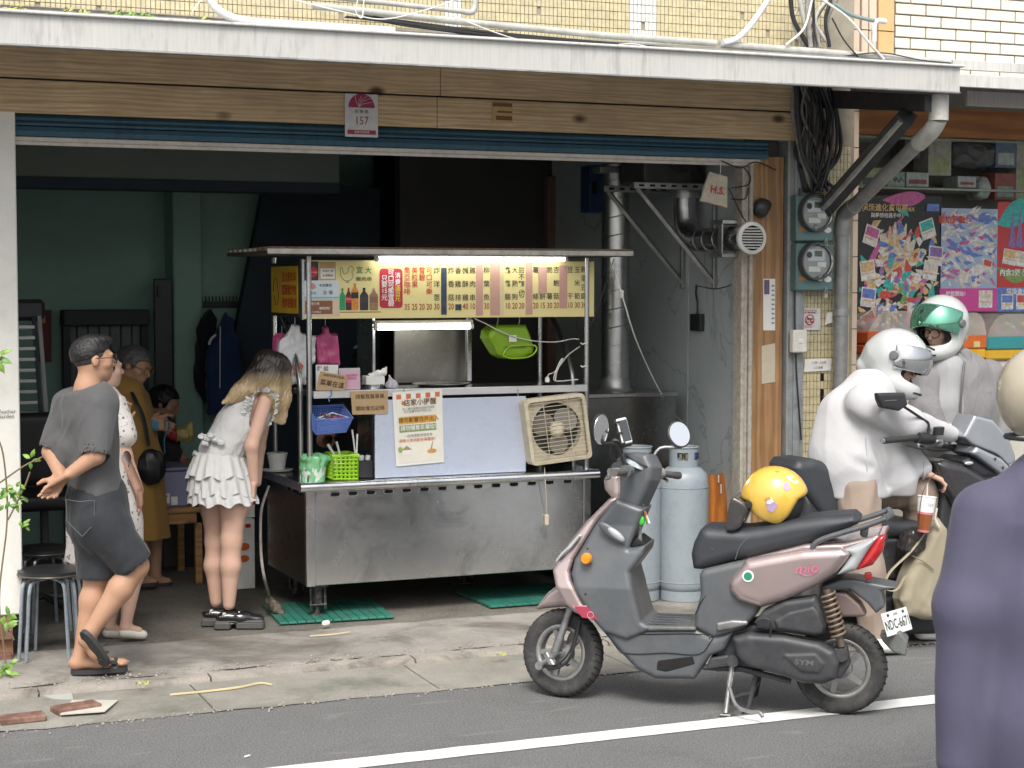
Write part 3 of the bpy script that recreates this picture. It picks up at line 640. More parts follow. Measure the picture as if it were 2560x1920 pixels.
# cable trunk on the wall corner above the column and tangle under the canopy
trunk = M('cable_wrap', (.26, .25, .23, 1), .8, var=.3, vs=25, bump=.8, bs=30)
for i in range(11):
    x0 = 2010+rc.uniform(-12, 70); L = [(x0+rc.uniform(-25, 25), -12), (x0+rc.uniform(-22, 22), 50), (x0+rc.uniform(-18, 26), 118)]
    run('riser_cable', A(L, 9.12+rc.uniform(-.03, .04)), rc.uniform(.006, .017), [trunk, pvc, black_rub, trunk][i % 4], 'cable in the thick riser bundle on the wall corner above the column', 'cable', 'riser cables above the column', 7)
for L, r, mt, lb in (([(1965, 112), (2010, 70), (2030, 0)], .007, white_cab, 'white cable curving up beside the riser bundle'), ([(2050, -5), (2120, 45), (2175, 110), (2210, 148)], .008, white_cab, 'white cable running down across the peach tiles'),
                     ([(2085, 10), (2130, 38), (2185, 52)], .012, M('teal_cable', (.2, .27, .26, 1), .6), 'teal cable stub by the taped pipe end'), ([(2080, 45), (2110, 100), (2150, 148)], .005, black_rub, 'black cable dropping onto the canopy end'),
                     ([(2080, 145), (2200, 132), (2300, 150), (2380, 158)], .004, black_rub, 'thin black cable arched along the canopy end')):
    run('cable', A(L, 9.05), r, mt, lb, 'cable', None, 7)
run('taped_pipe', A([(2185, 105), (2186, 62), (2196, 52), (2214, 54)], 9.1), .017, M('white_tape', (.7, .7, .69, 1), .6, var=.12, vs=30, bump=.5), 'white taped pipe stub on the peach tiles', 'pipe', None, 8)
for i in range(26):
    x0 = 1995+rc.uniform(0, 100); L = [(x0-rc.uniform(0, 20), 215), (x0+rc.uniform(-20, 20), 290), (x0+rc.uniform(-25, 30), 390), (2030+rc.uniform(-30, 60), 478)]
    run('tangled_cable', A(L, 9.12+rc.uniform(-.06, .08)), rc.uniform(.004, .013), [black_rub, dark_iron, black_rub, trunk][i % 4], 'dark cable in the tangle above the electricity meters', 'cable', 'tangled cables above the meters', 7)
run('drop_cable', A([(2000, 470), (1988, 700), (1990, 900), (2003, 1100)], 9.17), .005, black_rub, 'black cable hanging beside the grey door post', 'cable', None, 6)
# leaves growing on the gutter
def leaf(m, p, d, L, w_, up):
    d = Vector(d).normalized(); a = d.cross(Vector(up)); a = a.normalized() if a.length > 1e-4 else Vector((1, 0, 0)); n = a.cross(d)
    p = Vector(p); q = [p, p+d*L*.3+a*w_*.42-n*L*.04, p+d*L*.62+a*w_*.4-n*L*.07, p+d*L-n*L*.2, p+d*L*.62-a*w_*.4-n*L*.07, p+d*L*.3-a*w_*.42-n*L*.04, p+d*L*.32+n*L*.03, p+d*L*.64+n*L*.01]
    m._add(q, [(0, 1, 6), (1, 2, 7, 6), (2, 3, 7), (3, 4, 7), (4, 5, 6, 7), (5, 0, 6)])
for j, (x0, x1, n, mt, lb) in enumerate(((-10, 72, 34, leaf_y, 'yellow green weed at the far end of the gutter'), (165, 240, 16, leaf_y, 'small sprig of leaves growing on the gutter'), (275, 385, 40, leaf_a, 'bushier weed growing on the gutter by the hose'), (475, 520, 10, leaf_y, 'tiny sprig beside the thin white cord'))):
    m = MB(); rl = random.Random(j)
    for i in range(n):
        x = rl.uniform(x0, x1); b0 = at(x, 22+x*.058+8, 8.2); p = b0+Vector((0, rl.uniform(-.02, .1), rl.uniform(-.0, .035)))
        leaf(m, p, (rl.uniform(-1, 1), rl.uniform(-1, .4), rl.uniform(-.1, .9)), rl.uniform(.02, .038), .016, (0, -.5, 1))
    t = thing('gutter_weed', lb, 'plant', at((x0+x1)/2, 32+x0*.058, 8.2)); m.build('leaves', mt, t)
    MB().tube([at(x0+8, 34+x0*.058, 8.2), at((x0+x1)/2, 26+x0*.058, 8.2), at(x1, 32+x1*.058, 8.2)], .002, 5).build('stem', stem_m, t)
# ================================================================ neighbouring shop
nb = thing('neighbour_shop', 'neighbouring shop with white glazed brick, orange fascia and glass front', 'building', (7.6, 9.5, 0))
xb = at(2238, 80, 9.4).x
MB().span((xb-.02, 9.41, 3.1), (10.5, 9.6, 4.2)).build('brick_backing', grout_d, nb, 0)
bw_, bh = .233, .0715
zt = at(2300, 8, 9.4).z
for r in range(8):
    z = zt+.10-r*bh; off = (r % 2)*bw_/2
    for c in range(-1, 8):
        x0 = max(xb, xb+off+c*bw_+.005); x1 = xb+off+(c+1)*bw_-.005
        if x1-x0 < .02 or x0 > 8.3: continue
        MB().span((x0, 9.398, z-bh/2+.005), (x1, 9.41, z+bh/2-.005), .003).build('brick', brick_w, nb)
x0, x1 = at(2126, 80, 9.36).x, at(2236, 80, 9.36).x
MB().span((x0, 9.372, 3.1), (x1, 9.5, 4.1)).build('corner_backing', grout_d, nb, 0)
for i, (f0, f1, mt) in enumerate(((0, .22, beige_t), (.24, .4, beige_t), (.42, .6, beige_t), (.62, .99, peach_t))):
    for za, zb2 in ((3.2, 3.53), (3.536, 3.9)): MB().span((x0+(x1-x0)*f0+.003, 9.36-.006*(i % 2), za), (x0+(x1-x0)*f1-.003, 9.372, zb2), .002).build('tile', mt, nb)
# pilaster of beige tiles beside the drainpipe
x0, x1 = at(2122, 700, 9.3).x, at(2143, 700, 9.3).x
MB().span((x0-.05, 9.31, .04), (x1, 9.6, 3.1)).build('pilaster', grout_d, nb, 0)
for k in range(14):
    z = .1+.225*k; MB().span((x0-.04, 9.3, z), (x1+.002, 9.31, z+.219), .002).build('tile', beige_t, nb)
    MB().span((x1+.0005, 9.312, z), (x1+.008, 9.58, z+.219), .002).build('tile', beige_t, nb)
zf0, zf1 = at(2300, 339, 9.6).z, at(2300, 268, 9.6).z
MB().span((x1+.01, 9.6, zf0), (10.5, 9.68, zf1+.3), .004).build('fascia', orange_fas if 'orange_fas' in globals() else m_wood('orange_fascia', (.34, .13, .04, 1), (.46, .2, .065, 1), 0, 4., .5, False), nb)
MB().span((x1+.01, 9.585, zf1), (10.5, 9.6, zf1+.06), .003).build('fascia_trim', shut_m, nb)
glass = M('shop_glass', (.9, .95, .95, 1), .02, trans=1., ior=1.05, var=0, rvar=0)
MB().span((x1+.02, 9.72, .4), (10.5, 9.728, zf0+.05)).build('glass', glass, nb, 0)
MB().span((x1+.012, 9.69, .3), (x1+.05, 9.76, zf0), .003).build('window_frame', galv, nb)
MB().span((x1+.05, 9.69, .3), (10.5, 9.76, .4), .003).build('window_frame', galv, nb)
nc = thing('neighbour_canopy', 'white sheet metal canopy edge in front of the white glazed bricks', 'canopy', (8, 8.3, 3.0))
za, zb2 = at(2500, 155, 8.3).z, at(2500, 180, 8.3).z
MB().span((6.2, 8.3, zb2), (11, 8.32, za), .003).build('upper_edge', eave2_m, nc); za, zb2 = at(2500, 190, 8.25).z, at(2500, 222, 8.25).z
MB().span((6.12, 8.25, zb2), (11, 8.27, za), .003).build('lower_edge', eave2_m, nc)
m = MB(); m._add([(x, y, z+dz) for dz in (0, .02) for x in (6.15, 11) for y, z in ((8.27, 3.08), (9.38, 3.28))], [(0, 1, 3, 2), (4, 6, 7, 5), (0, 2, 6, 4), (1, 5, 7, 3)]); m.build('roof_sheet', galv, nc, 0)
q0, q1 = at(2418, 226, 8.6), at(2418, 264, 8.6); MB().span((q0.x, 8.6, q1.z), (11, 8.62, q0.z), .003).build('inner_gutter', m_drip('dirty_gutter', (.42, .4, .38, 1), (.14, .12, .11, 1)), nc)
# ================================================================ food stall
st_ = thing('food_stall', 'stainless steel street food stall with yellow menu board and flat roof', 'food stall', (3.64, 9.9, .05))
def SP(mb, n, mt, par=None, sm=35): return mb.build(n, mt, par or st_, sm)
XL, XR, YF, YB = 2.755, 4.53, 9.55, 10.4
zb_, zc = .245, .8
SP(MB().span((XL+.055, YF, zb_), (XR-.05, YF+.02, zc), .003), 'front_panel', steel)
SP(MB().span((XL, YF-.003, zb_-.004), (XL+.053, YF+.03, zc), .003), 'corner_strip', steel); SP(MB().span((XR-.048, YF-.003, zb_), (XR, YF+.03, zc), .003), 'corner_strip', steel)
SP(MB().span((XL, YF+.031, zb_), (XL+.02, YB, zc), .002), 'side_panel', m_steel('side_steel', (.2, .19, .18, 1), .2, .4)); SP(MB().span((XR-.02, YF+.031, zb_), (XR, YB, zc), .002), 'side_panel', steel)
SP(MB().span((XL+.021, YB-.02, zb_), (XR-.021, YB, zc)), 'back_panel', steel); SP(MB().span((XL+.02, YF+.03, zb_), (XR-.02, YB-.03, zb_+.015)), 'base_plate', dark_iron)
slot_m = M('slot_black', (.008, .008, .008, 1), .9)
for i in range(14):
    c = at(838+(1419.5-838)*i/13, 1236-(1236-1203)*i/13, YF-.004); pts = []
    for k in range(16):
        t = 2*math.pi*k/16; pts.append((c.x+math.copysign(abs(math.cos(t))**.6, math.cos(t))*.029, YF-.003, c.z+math.copysign(abs(math.sin(t))**.7, math.sin(t))*.0125))
    r = SP(MB().tube(pts, .0028, 5, closed=True), 'vent_rim', post_m); SP(MB().face([(p[0], YF-.0025, p[2]) for p in pts][::-1]), 'vent_slot', slot_m, r, 0)
for y in (9.66, 9.72, 9.78, 9.9):
    SP(MB().box((XL-.001, y, .765), (.004, .042, .024), .001), 'vent_slot', slot_m)
# counter with rolled lip
ct = SP(MB().span((XL-.04, YF-.03, .812), (XR+.03, YB+.02, .838), .006), 'countertop', steel)
SP(MB().tube([(XL-.045, YF-.03, .812), (XR+.035, YF-.03, .812)], .029, 14), 'rolled_lip', steel, ct, 60); SP(MB().span((XL-.045, YF, .79), (XL-.03, YB, .84), .003), 'side_lip', steel, ct)
# posts, braces, shelf
for x, y in ((XL+.03, 9.575), (XR-.02, 9.575), (XL+.02, 10.27), (XR-.03, 10.25)): SP(MB().tube([(x, y, .838), (x, y, 2.11)], .0165, 12), 'post', post_m, sm=60)
for x in (XL+.025, XR-.03):
    SP(MB().tube(smoothpath([(x, 9.74, .838), (x, 9.745, 1.25), (x, 9.77, 1.42), (x, 9.95, 1.66), (x, 10.16, 1.8)], 5), .0165, 12), 'brace', post_m if x < 3.5 else m_steel('brace_steel', (.35, .35, .35, 1), .25, .4), sm=60)
sh = SP(MB().span((XL+.05, 9.565, 1.315), (XR-.02, 9.98, 1.347), .004), 'shelf', steel)
SP(MB().span((XL+.05, 9.556, 1.308), (XR-.02, 9.564, 1.35), .002), 'shelf_front', M('shelf_bright', (.66, .66, .66, 1), .35, .6), sh)
SP(MB().span((3.3, 10.0, .84), (3.32, 10.3, 1.95), .003), 'rear_post', post_m); SP(MB().span((3.9, 9.98, 1.36), (3.93, 10.02, 1.76), .003), 'rear_post', post_m)
q = (at(985, 825, 10.1), at(1165, 955, 10.1)); SP(MB().span((q[0].x, 10.1, q[1].z), (q[1].x, 10.12, q[0].z), .004), 'rear_hood', m_steel('hood_steel', (.24, .23, .2, 1), .3, .5))
# roof
rf = SP(MB().span((2.50, 9.36, 2.115), (4.70, 10.32, 2.135), .003), 'roof', M('roof_under', (.07, .065, .06, 1), .8)); rust = M('rusty_edge', (.16, .1, .06, 1), .9, var=.5, vs=40, bump=.6)
alu = M('dirty_alu', (.5, .48, .44, 1), .45, .4, var=.18, vs=8, dirt=.6, dcol=(.2, .15, .1, 1), ds=14)
SP(MB().span((2.49, 9.345, 2.118), (4.71, 9.36, 2.148), .003), 'roof_edge', alu, rf); SP(MB().span((2.49, 9.35, 2.149), (4.71, 9.375, 2.158), .002), 'rust_strip', rust, rf)
for k in range(8):
    y = 9.4+k*.115; SP(MB().box((2.495, y, 2.143), (.03, .08, .016), .004), 'corrugation', alu if k > 1 else rust, rf)
for k in range(11): SP(MB().tube([(2.5, 9.4+k*.088, 2.14), (4.7, 9.4+k*.088, 2.14)], .02, 6), 'roof_rib', rust, rf)
# menu board
b0, b1 = at(758, 801, 9.575), at(1481, 653, 9.575); xs0, xs1, zs0, zs1 = 2.757, 4.56, 1.757, 2.088
YS = 9.5715
def yellow_board():
    b = NB('menu_yellow'); c = b.mix(b.noise(1.6, 3), (.7, .6, .25, 1), (.76, .66, .32, 1)); c = b.mix(b.ramp(b.noise(14, 6, .7), ((.6, (0, 0, 0)), (.8, (.3, .3, .3)))), c, (.5, .38, .2, 1)); b.out(c, .4); return b.m
mb_ = SP(MB().span((xs0, 9.5722, zs0), (xs1, 9.60, zs1), .002), 'menu_board', yellow_board())
SP(MB().span((xs0-.012, 9.569, zs0-.004), (xs0+.003, 9.605, zs1+.006), .002), 'board_edge', post_m)
def bx(x, y, x2, y2, mt, n='print', d=.0008, par=None):
    a, b = at(x, y, YS), at(x2, y2, YS); return SP(MB().span((a.x, YS-d, b.z), (b.x, YS+.0004, a.z)), n, mt, par or mb_, 0)
c5 = lambda x, y: (1000+x/3.687, 600+y/3.687); c4 = lambda x, y: (560+x/4.148, 600+y/4.148)
def mcol(s, cx, y0, y1, mt, size=.041, bold=.004):
    a, b = at(*c5(cx, y0), YS), at(*c5(cx, y1), YS); return vcol(mb_, s, a.x, b.z, a.z, YS-.0006, size, mt, bold)
for s, x, y0, y1 in (('喬亞咖啡', 65, 285, 480), ('美粒果', 135, 285, 415), ('雪碧', 202, 285, 350), ('可口可樂', 268, 285, 480)): mcol(s, x, y0, y1, red_i)
for s, x, y0, y1 in (('炸洋蔥', 338, 285, 535), ('炸香菇', 470, 285, 535), ('香雞排', 535, 285, 535), ('鹹酥雞', 602, 285, 535), ('雞肉串', 667, 285, 535), ('柳葉魚', 798, 282, 532), ('鑫鑫腸', 992, 282, 528), ('大熱狗', 1058, 282, 528),
                     ('薯條', 1250, 280, 525), ('餅', 1313, 525, 525), ('脆薯', 1378, 278, 522), ('杏鮑菇', 1440, 278, 522), ('豆干', 1568, 278, 522), ('玉米筍', 1632, 278, 522), ('雞蛋豆腐', 1693, 276, 522)): mcol(s, x, y0, y1, black_i)
mcol('甜不辣', 1120, 280, 408, black_i); mcol('切', 1120, 500, 500, black_i); mcol('︵', 1120, 452, 452, black_i, .03); mcol('︶', 1120, 545, 545, black_i, .03)
for s, x in (('35', 65), ('25', 135), ('20', 202), ('20', 268), ('30', 338), ('20', 470), ('40', 602), ('10', 667), ('30', 798), ('10', 992), ('20', 1058), ('20', 1120), ('20', 1250), ('15', 1313), ('30', 1378), ('20', 1440), ('10', 1568), ('30', 1632), ('30', 1693)):
    p = at(*c5(x, 620-(x-65)*.011), YS); text('price', s, (p.x, YS-.0006, p.z), .05, M('price_red', (.3, .05, .02, 1), .6), mb_, sx=.72, bold=.008)
tape = M('tape_pink', (.5, .29, .235, 1), .7, var=.06, vs=12); navy = M('tape_navy', (.03, .05, .09, 1), .6, var=.5, vs=40)
for x0, y0, x1, y1, mt in ((700, 225, 764, 692, tape), (832, 205, 920, 692, tape), (1158, 205, 1220, 686, tape), (1276, 250, 1352, 496, tape), (1470, 236, 1540, 630, tape), (378, 256, 430, 688, navy), (510, 592, 566, 648, navy)):
    bx(*c5(x0, y0), *c5(x1, y1), mt, 'tape', .0016)
bx(*c5(920, 205), *c5(955, 690), M('tape_clear', (.62, .52, .3, 1), .3), 'tape', .0012)
# red promo badge
a, b = at(*c4(1612, 295), YS), at(*c4(1852, 705), YS); pts = []
for cxx, czz, t0 in ((b.x-.02, a.z-.02, 0), (a.x+.02, a.z-.02, 90), (a.x+.02, b.z+.02, 180), (b.x-.02, b.z+.02, 270)):
    for k in range(5): t = math.radians(t0+22.5*k); pts.append((cxx+.02*math.cos(t), YS-.0012, czz+.02*math.sin(t)))
bd = SP(MB().face(pts[::-1]), 'promo_badge', M('badge_red', (.42, .02, .045, 1), .5), mb_, 0)
def c4col(s, cx, y0, y1, mt, size, bold=.012):
    p, q = at(*c4(cx, y0), YS), at(*c4(cx, y1), YS); return vcol(mb_, s, p.x, q.z, p.z, YS-.0018, size, mt, bold)
c4col('只要', 1662, 400, 465, white_i, .038); c4col('元', 1662, 600, 600, white_i, .038); p = at(*c4(1662, 530), YS); text('lettering', '15', (p.x, YS-.0018, p.z), .036, white_i, mb_, bold=.012)
c4col('可口可樂雪碧', 1730, 340, 660, white_i, .039); c4col('消費', 1800, 372, 440, white_i, .035); c4col('滿百元', 1800, 500, 612, M('print_yellow', (.7, .55, .06, 1), .5), .035)
# shop name, hen outline, bottles
p = at(*c4(1405, 315), YS); text('lettering', '宜', (p.x, YS-.0006, p.z), .043, dgreen_i, mb_, bold=.01); p = at(*c4(1495, 320), YS); text('lettering', '大', (p.x, YS-.0006, p.z), .043, dgreen_i, mb_, bold=.01)
p = at(*c4(1450, 408), YS); text('lettering', '雞肉串', (p.x, YS-.0006, p.z), .026, black_i, mb_, bold=.006, sx=1.25)
hen = [(1300, 285), (1285, 300), (1290, 325), (1262, 350), (1240, 345), (1228, 300), (1212, 285), (1206, 320), (1215, 380), (1245, 415), (1285, 425), (1325, 405), (1338, 360), (1325, 330), (1345, 312), (1345, 295), (1330, 280), (1315, 272), (1300, 285)]
SP(MB().tube(smoothpath([at(*c4(x, y), YS-.001) for x, y in hen], 3), .0014, 4), 'hen_outline', dgreen_i, mb_); SP(MB().tube([at(*c4(x, y), YS-.001) for x, y in ((1285, 420), (1280, 440), (1262, 440), (1300, 440))], .0014, 4), 'hen_outline', dgreen_i, mb_)
for cx, y0, w2, col, cap, lab in ((1228, 505, 30, (.02, .3, .12, 1), (.02, .2, .06, 1), None), (1292, 500, 30, (.09, .02, .02, 1), (.5, .04, .04, 1), (.5, .02, .03, 1)), (1357, 455, 38, (.62, .24, .05, 1), (.6, .2, .04, 1), (.02, .02, .02, 1)), (1453, 500, 44, (.03, .028, .03, 1), (.02, .02, .02, 1), (.04, .04, .05, 1)), (1553, 500, 44, (.3, .17, .1, 1), (.5, .4, .3, 1), (.22, .12, .07, 1))):
    yb = 728; L = [(cx-w2*.3, y0), (cx+w2*.3, y0), (cx+w2*.3, y0+30), (cx+w2, y0+75), (cx+w2, yb-6), (cx+w2*.85, yb), (cx-w2*.85, yb), (cx-w2, yb-6), (cx-w2, y0+75), (cx-w2*.3, y0+30)]
    bt = SP(MB().face([at(*c4(x, y), YS-.0012) for x, y in L]), 'bottle_print', M('bp%d' % cx, col, .4, var=.3, vs=60), mb_, 0)
    bx(*c4(cx-w2*.32, y0-4), *c4(cx+w2*.32, y0+16), M('bc%d' % cx, cap, .5), 'cap_print', .0018)
    if lab: bx(*c4(cx-w2*.95, y0+88), *c4(cx+w2*.95, y0+150), M('bl%d' % cx, lab, .5), 'label_print', .0018)
p = at(*c4(1292, 612), YS); text('lettering', 'Coca', (p.x, YS-.0022, p.z), .014, white_i, mb_)
bx(*c4(1200, 745), *c4(1625, 750), brown_i, 'print_line')
# stickers on the board's end
bx(*c4(825, 222), *c4(980, 420), M('stk_navy', (.04, .03, .05, 1), .4), 'sticker', .001)
a = at(*c4(912, 333), YS); SP(MB().face([(a.x+.0325*math.cos(t), YS-.0015, a.z-.0325*math.sin(t)) for t in np.linspace(0, 2*math.pi, 24, False)]), 'sticker_disc', M('cola_red', (.55, .015, .025, 1), .35), mb_, 0)
text('lettering', 'Coca-Cola', (a.x, YS-.002, a.z), .0155, white_i, mb_, sx=.85, bold=.006)
bx(*c4(988, 228), *c4(1158, 415), M('stk_tan', (.45, .3, .13, 1), .5), 'sticker', .001); bx(*c4(1000, 295), *c4(1150, 402), white_i, 'sticker', .0014)
p = at(*c4(1075, 322), YS); text('lettering', '本店使用', (p.x, YS-.002, p.z), .0165, M('dk_green', (.02, .07, .03, 1), .6), mb_, bold=.008); p = at(*c4(1075, 370), YS); text('lettering', '台灣豬肉', (p.x, YS-.002, p.z), .016, brown_i, mb_, bold=.008)
bx(*c4(832, 420), *c4(1190, 612), M('stk_pale', (.58, .66, .7, 1), .5), 'sticker', .0011); bx(*c4(832, 590), *c4(1190, 606), M('stk_teal', (.2, .45, .5, 1), .5), 'sticker', .0016)
a = at(*c4(910, 480), YS); SP(MB().face([(a.x+.024*math.cos(t)*(1+.15*math.sin(3*t)), YS-.0017, a.z-.018*math.sin(t)) for t in np.linspace(0, 2*math.pi, 20, False)]), 'pig_print', M('pig_pink', (.6, .25, .26, 1), .5), mb_, 0)
p = at(*c4(1050, 472), YS); text('lettering', '本店豬肉', (p.x, YS-.002, p.z), .019, black_i, mb_, bold=.006); p = at(*c4(905, 555), YS); text('lettering', '原產地', (p.x, YS-.002, p.z), .019, M('teal_i', (.03, .3, .32, 1), .5), mb_, bold=.008); p = at(*c4(1075, 548), YS); text('lettering', '台 灣', (p.x, YS-.002, p.z), .026, black_i, mb_)
bx(*c4(835, 616), *c4(1200, 796), M('stk_cream', (.62, .5, .36, 1), .5), 'sticker', .0011); bx(*c4(840, 630), *c4(1125, 768), M('stk_brown', (.23, .09, .035, 1), .5), 'sticker', .0016)
p = at(*c4(925, 662), YS); text('lettering', '本店使用', (p.x, YS-.0022, p.z), .018, white_i, mb_, bold=.008); p = at(*c4(1040, 710), YS); text('lettering', '（豬絞肉）', (p.x, YS-.0022, p.z), .018, white_i, mb_, bold=.008); p = at(*c4(945, 748), YS); text('lettering', '產地 台灣豬肉', (p.x, YS-.0022, p.z), .011, white_i, mb_)
# side board
XS = XL-.012
sb = SP(MB().span((XS, 9.62, 1.765), (XS+.02, 10.23, 2.075), .002), 'side_board', M('frame_black', (.02, .02, .02, 1), .5)); SP(MB().span((XS-.003, 9.64, 1.785), (XS-.0005, 10.21, 2.055)), 'side_sheet', M('side_yellow', (.66, .4, .025, 1), .45, var=.08), sb, 0)
for i, s in enumerate(('宜大雞肉串', '鹽酥雞炸物', '現炸香雞排')): text('lettering', s, (XS-.0035, 9.82, 1.99-.075*i), .064, red_i, sb, ux=(0, -1, 0), bold=.012, sx=.95)
SP(MB().tube(smoothpath([(XS-.004, 10.1+.05*math.cos(t)*(1+.3*math.sin(2*t)), 1.91+.08*math.sin(t)) for t in np.linspace(0, 6.0, 14)], 2), .002, 4), 'hen_outline', black_i, sb)
# jack legs
lm = M('greasy_iron', (.025, .024, .023, 1), .45, .3, var=.5, vs=30, bump=.8, bs=40, dirt=.5, dcol=(.25, .24, .22, 1), ds=30)
for x, y in ((2.84, 9.64), (4.42, 9.64), (2.9, 10.3), (4.0, 10.3)):
    l = SP(MB().box((x, y, .235), (.11, .09, .02), .004), 'leg', lm); SP(MB().tube([(x, y, .225), (x, y, .13)], .035, 10), 'sleeve', lm, l); SP(MB().tube([(x, y, .13), (x, y, .066)], .02, 10), 'screw', lm, l); SP(MB().box((x, y, .068), (.085, .075, .012), .004), 'foot', lm, l)
    for d in (-.042, .042): SP(MB().tube([(x+d, y-.02, .22), (x+d, y-.03, .1)], .008, 6), 'strut', lm, l)
    SP(MB().tube([(x-.05, y-.032, .125), (x+.05, y-.032, .125)], .006, 6), 'pin', lm, l)
def lamp(name, a, b, lab, r=.014):
    t = thing(name, lab, 'lamp', (a+b)/2); d = (b-a).normalized()
    MB().span((a.x, a.y-.01, a.z+r), (b.x, a.y+.03, a.z+r+.022), .003).build('housing', M('lamp_white', (.7, .7, .68, 1), .4), t)
    MB().tube([a+d*.02, b-d*.02], r, 12).build('tube', M('lamp_glow', (.9, .95, 1, 1), .4, emit=(1, .99, .92, 1), est=7.), t, 60)
    for p in (a, b-d*.02): MB().tube([p, p+d*.02], r*1.1, 10).build('end_cap', M('lamp_white', (.7, .7, .68, 1), .4), t)
    return t
lamp('tube_lamp', at(938, 648, 9.5), at(1418, 648, 9.5), 'long lit fluorescent tube over the yellow menu board', .0135)
lamp('tube_lamp', at(935, 818, 9.72), at(1182, 815, 9.72), 'short lit fluorescent tube under the yellow menu board', .017)
ap = M('acrylic_blue', (.45, .5, .61, 1), .28, var=.04, vs=3, dirt=.2, dcol=(.5, .5, .52, 1), ds=20)
q0, q1 = at(936, 1003, 9.555), at(1314, 1178, 9.555)
pn = thing('splash_panel', 'pale blue plastic splash panel along the front of the stall', 'panel', (3.6, 9.555, .84))
MB().span((q0.x, 9.548, .842), (q1.x, 9.556, at(1314, 990, 9.555).z), .003).build('sheet', ap, pn)
for x in (1010, 1295): p = at(x, 985, 9.552); MB().tube([p+Vector((0, 0, -.02)), p+Vector((0, 0, .03))], .003, 6).build('hanging_hook', galv, pn)
# notice poster
def card(name, lab, cat, corners, mat, th=.002, bend=0.):
    """A sheet given by its corners top-left, top-right, bottom-right, bottom-left."""
    tl, tr, br_, bl_ = [Vector(c) for c in corners]; n = (tr-tl).cross(bl_-tl).normalized()
    t = thing(name, lab, cat, (bl_+br_)/2); m = MB()
    def sf(u, v): return tl*(1-u)*(1-v)+tr*u*(1-v)+br_*u*v+bl_*(1-u)*v-n*bend*(math.sin(u*3.1)*.6+math.sin(v*4+u*2)*.4)
    m.grid(sf, 8, 10); o = m.build('sheet', mat, t, 60)
    t['_'] = 0; del t['_']
    ux = (tr-tl); uy = (tl-bl_)
    def loc(u, v, d=.002): return sf(u, v)-n*d if n.y > 0 else sf(u, v)+n*d
    return t, loc, ux, uy
K = lambda x, y, Y: at(620+x/3.687, 880+y/3.687, Y)
t, L, ux, uy = card('notice_poster', 'white reminder notice with striped awning drawing taped to the splash panel', 'poster', (K(1330, 372, 9.543), K(1790, 340, 9.543), K(1806, 1015, 9.54), K(1366, 1056, 9.54)), paper, bend=.002)
W_, H_ = ux.length, uy.length
def strip(t, L, u0, u1, v0, v1, mt, n='print', d=.003): return MB().face([L(u0, v1, d), L(u1, v1, d), L(u1, v0, d), L(u0, v0, d)]).build(n, mt, t, 0)
strip(t, L, .06, .95, .1, .96, M('notice_cream', (.72, .69, .6, 1), .7), 'print', .0025)
for k in range(9): strip(t, L, .07+.097*k, .07+.097*(k+1), .035, .1, M('awning_or', (.55, .16, .05, 1), .6) if k % 2 == 0 else white_i, 'awning_print')
text('lettering', '店家小提醒', L(.54, .16, .004), .04, M('brown_dk', (.14, .07, .03, 1), .6), t, ux=ux, uy=uy, bold=.01); strip(t, L, .17, .25, .13, .18, M('horn', (.45, .18, .05, 1), .6), 'horn_print')
text('lettering', '為了讓大家擁有良好的環境\n也不影響到住戶的生活，', L(.5, .255, .004), .0165, grey_i, t, ux=ux, uy=uy)
strip(t, L, .1, .86, .34, .44, M('or_bar', (.66, .35, .06, 1), .6)); text('lettering', '請勿影響住戶出入', L(.5, .39, .0045), .031, M('brown_dk', (.14, .07, .03, 1), .6), t, ux=ux, uy=uy, bold=.008)
strip(t, L, .1, .86, .455, .55, M('gr_bar', (.22, .3, .13, 1), .6)); text('lettering', '請勿隨意丟棄垃圾', L(.52, .5, .0045), .03, white_i, t, ux=ux, uy=uy, bold=.012)
text('lettering', '一起維護整潔與安寧', L(.48, .605, .004), .0195, grey_i, t, ux=ux, uy=uy); text('lettering', '謝謝大家的配合與體諒！', L(.48, .665, .004), .0215, M('or_i', (.55, .17, .06, 1), .6), t, ux=ux, uy=uy, bold=.006)
strip(t, L, .14, .32, .79, .85, white_i, 'house_print', .0035); MB().face([L(.12, .79, .004), L(.34, .79, .004), L(.23, .73, .004)]).build('house_print', M('roof_gr', (.35, .25, .15, 1), .6), t, 0)
MB().face([L(.1+.045*math.cos(a), .78+.04*math.sin(a), .0042) for a in np.linspace(0, 6.28, 12, False)]).build('tree_print', M('tree_i', (.3, .4, .1, 1), .6), t, 0)
MB().face([L(.75+.1*math.cos(a), .83+.03*math.sin(a), .0042) for a in np.linspace(0, 6.28, 12, False)]).build('leaf_pile_print', M('pile_i', (.6, .28, .06, 1), .6), t, 0); MB().face([L(.72, .8, .0045), L(.75, .8, .0045), L(.78, .7, .0045), L(.765, .7, .0045)]).build('broom_print', M('roof_gr', (.35, .25, .15, 1), .6), t, 0)
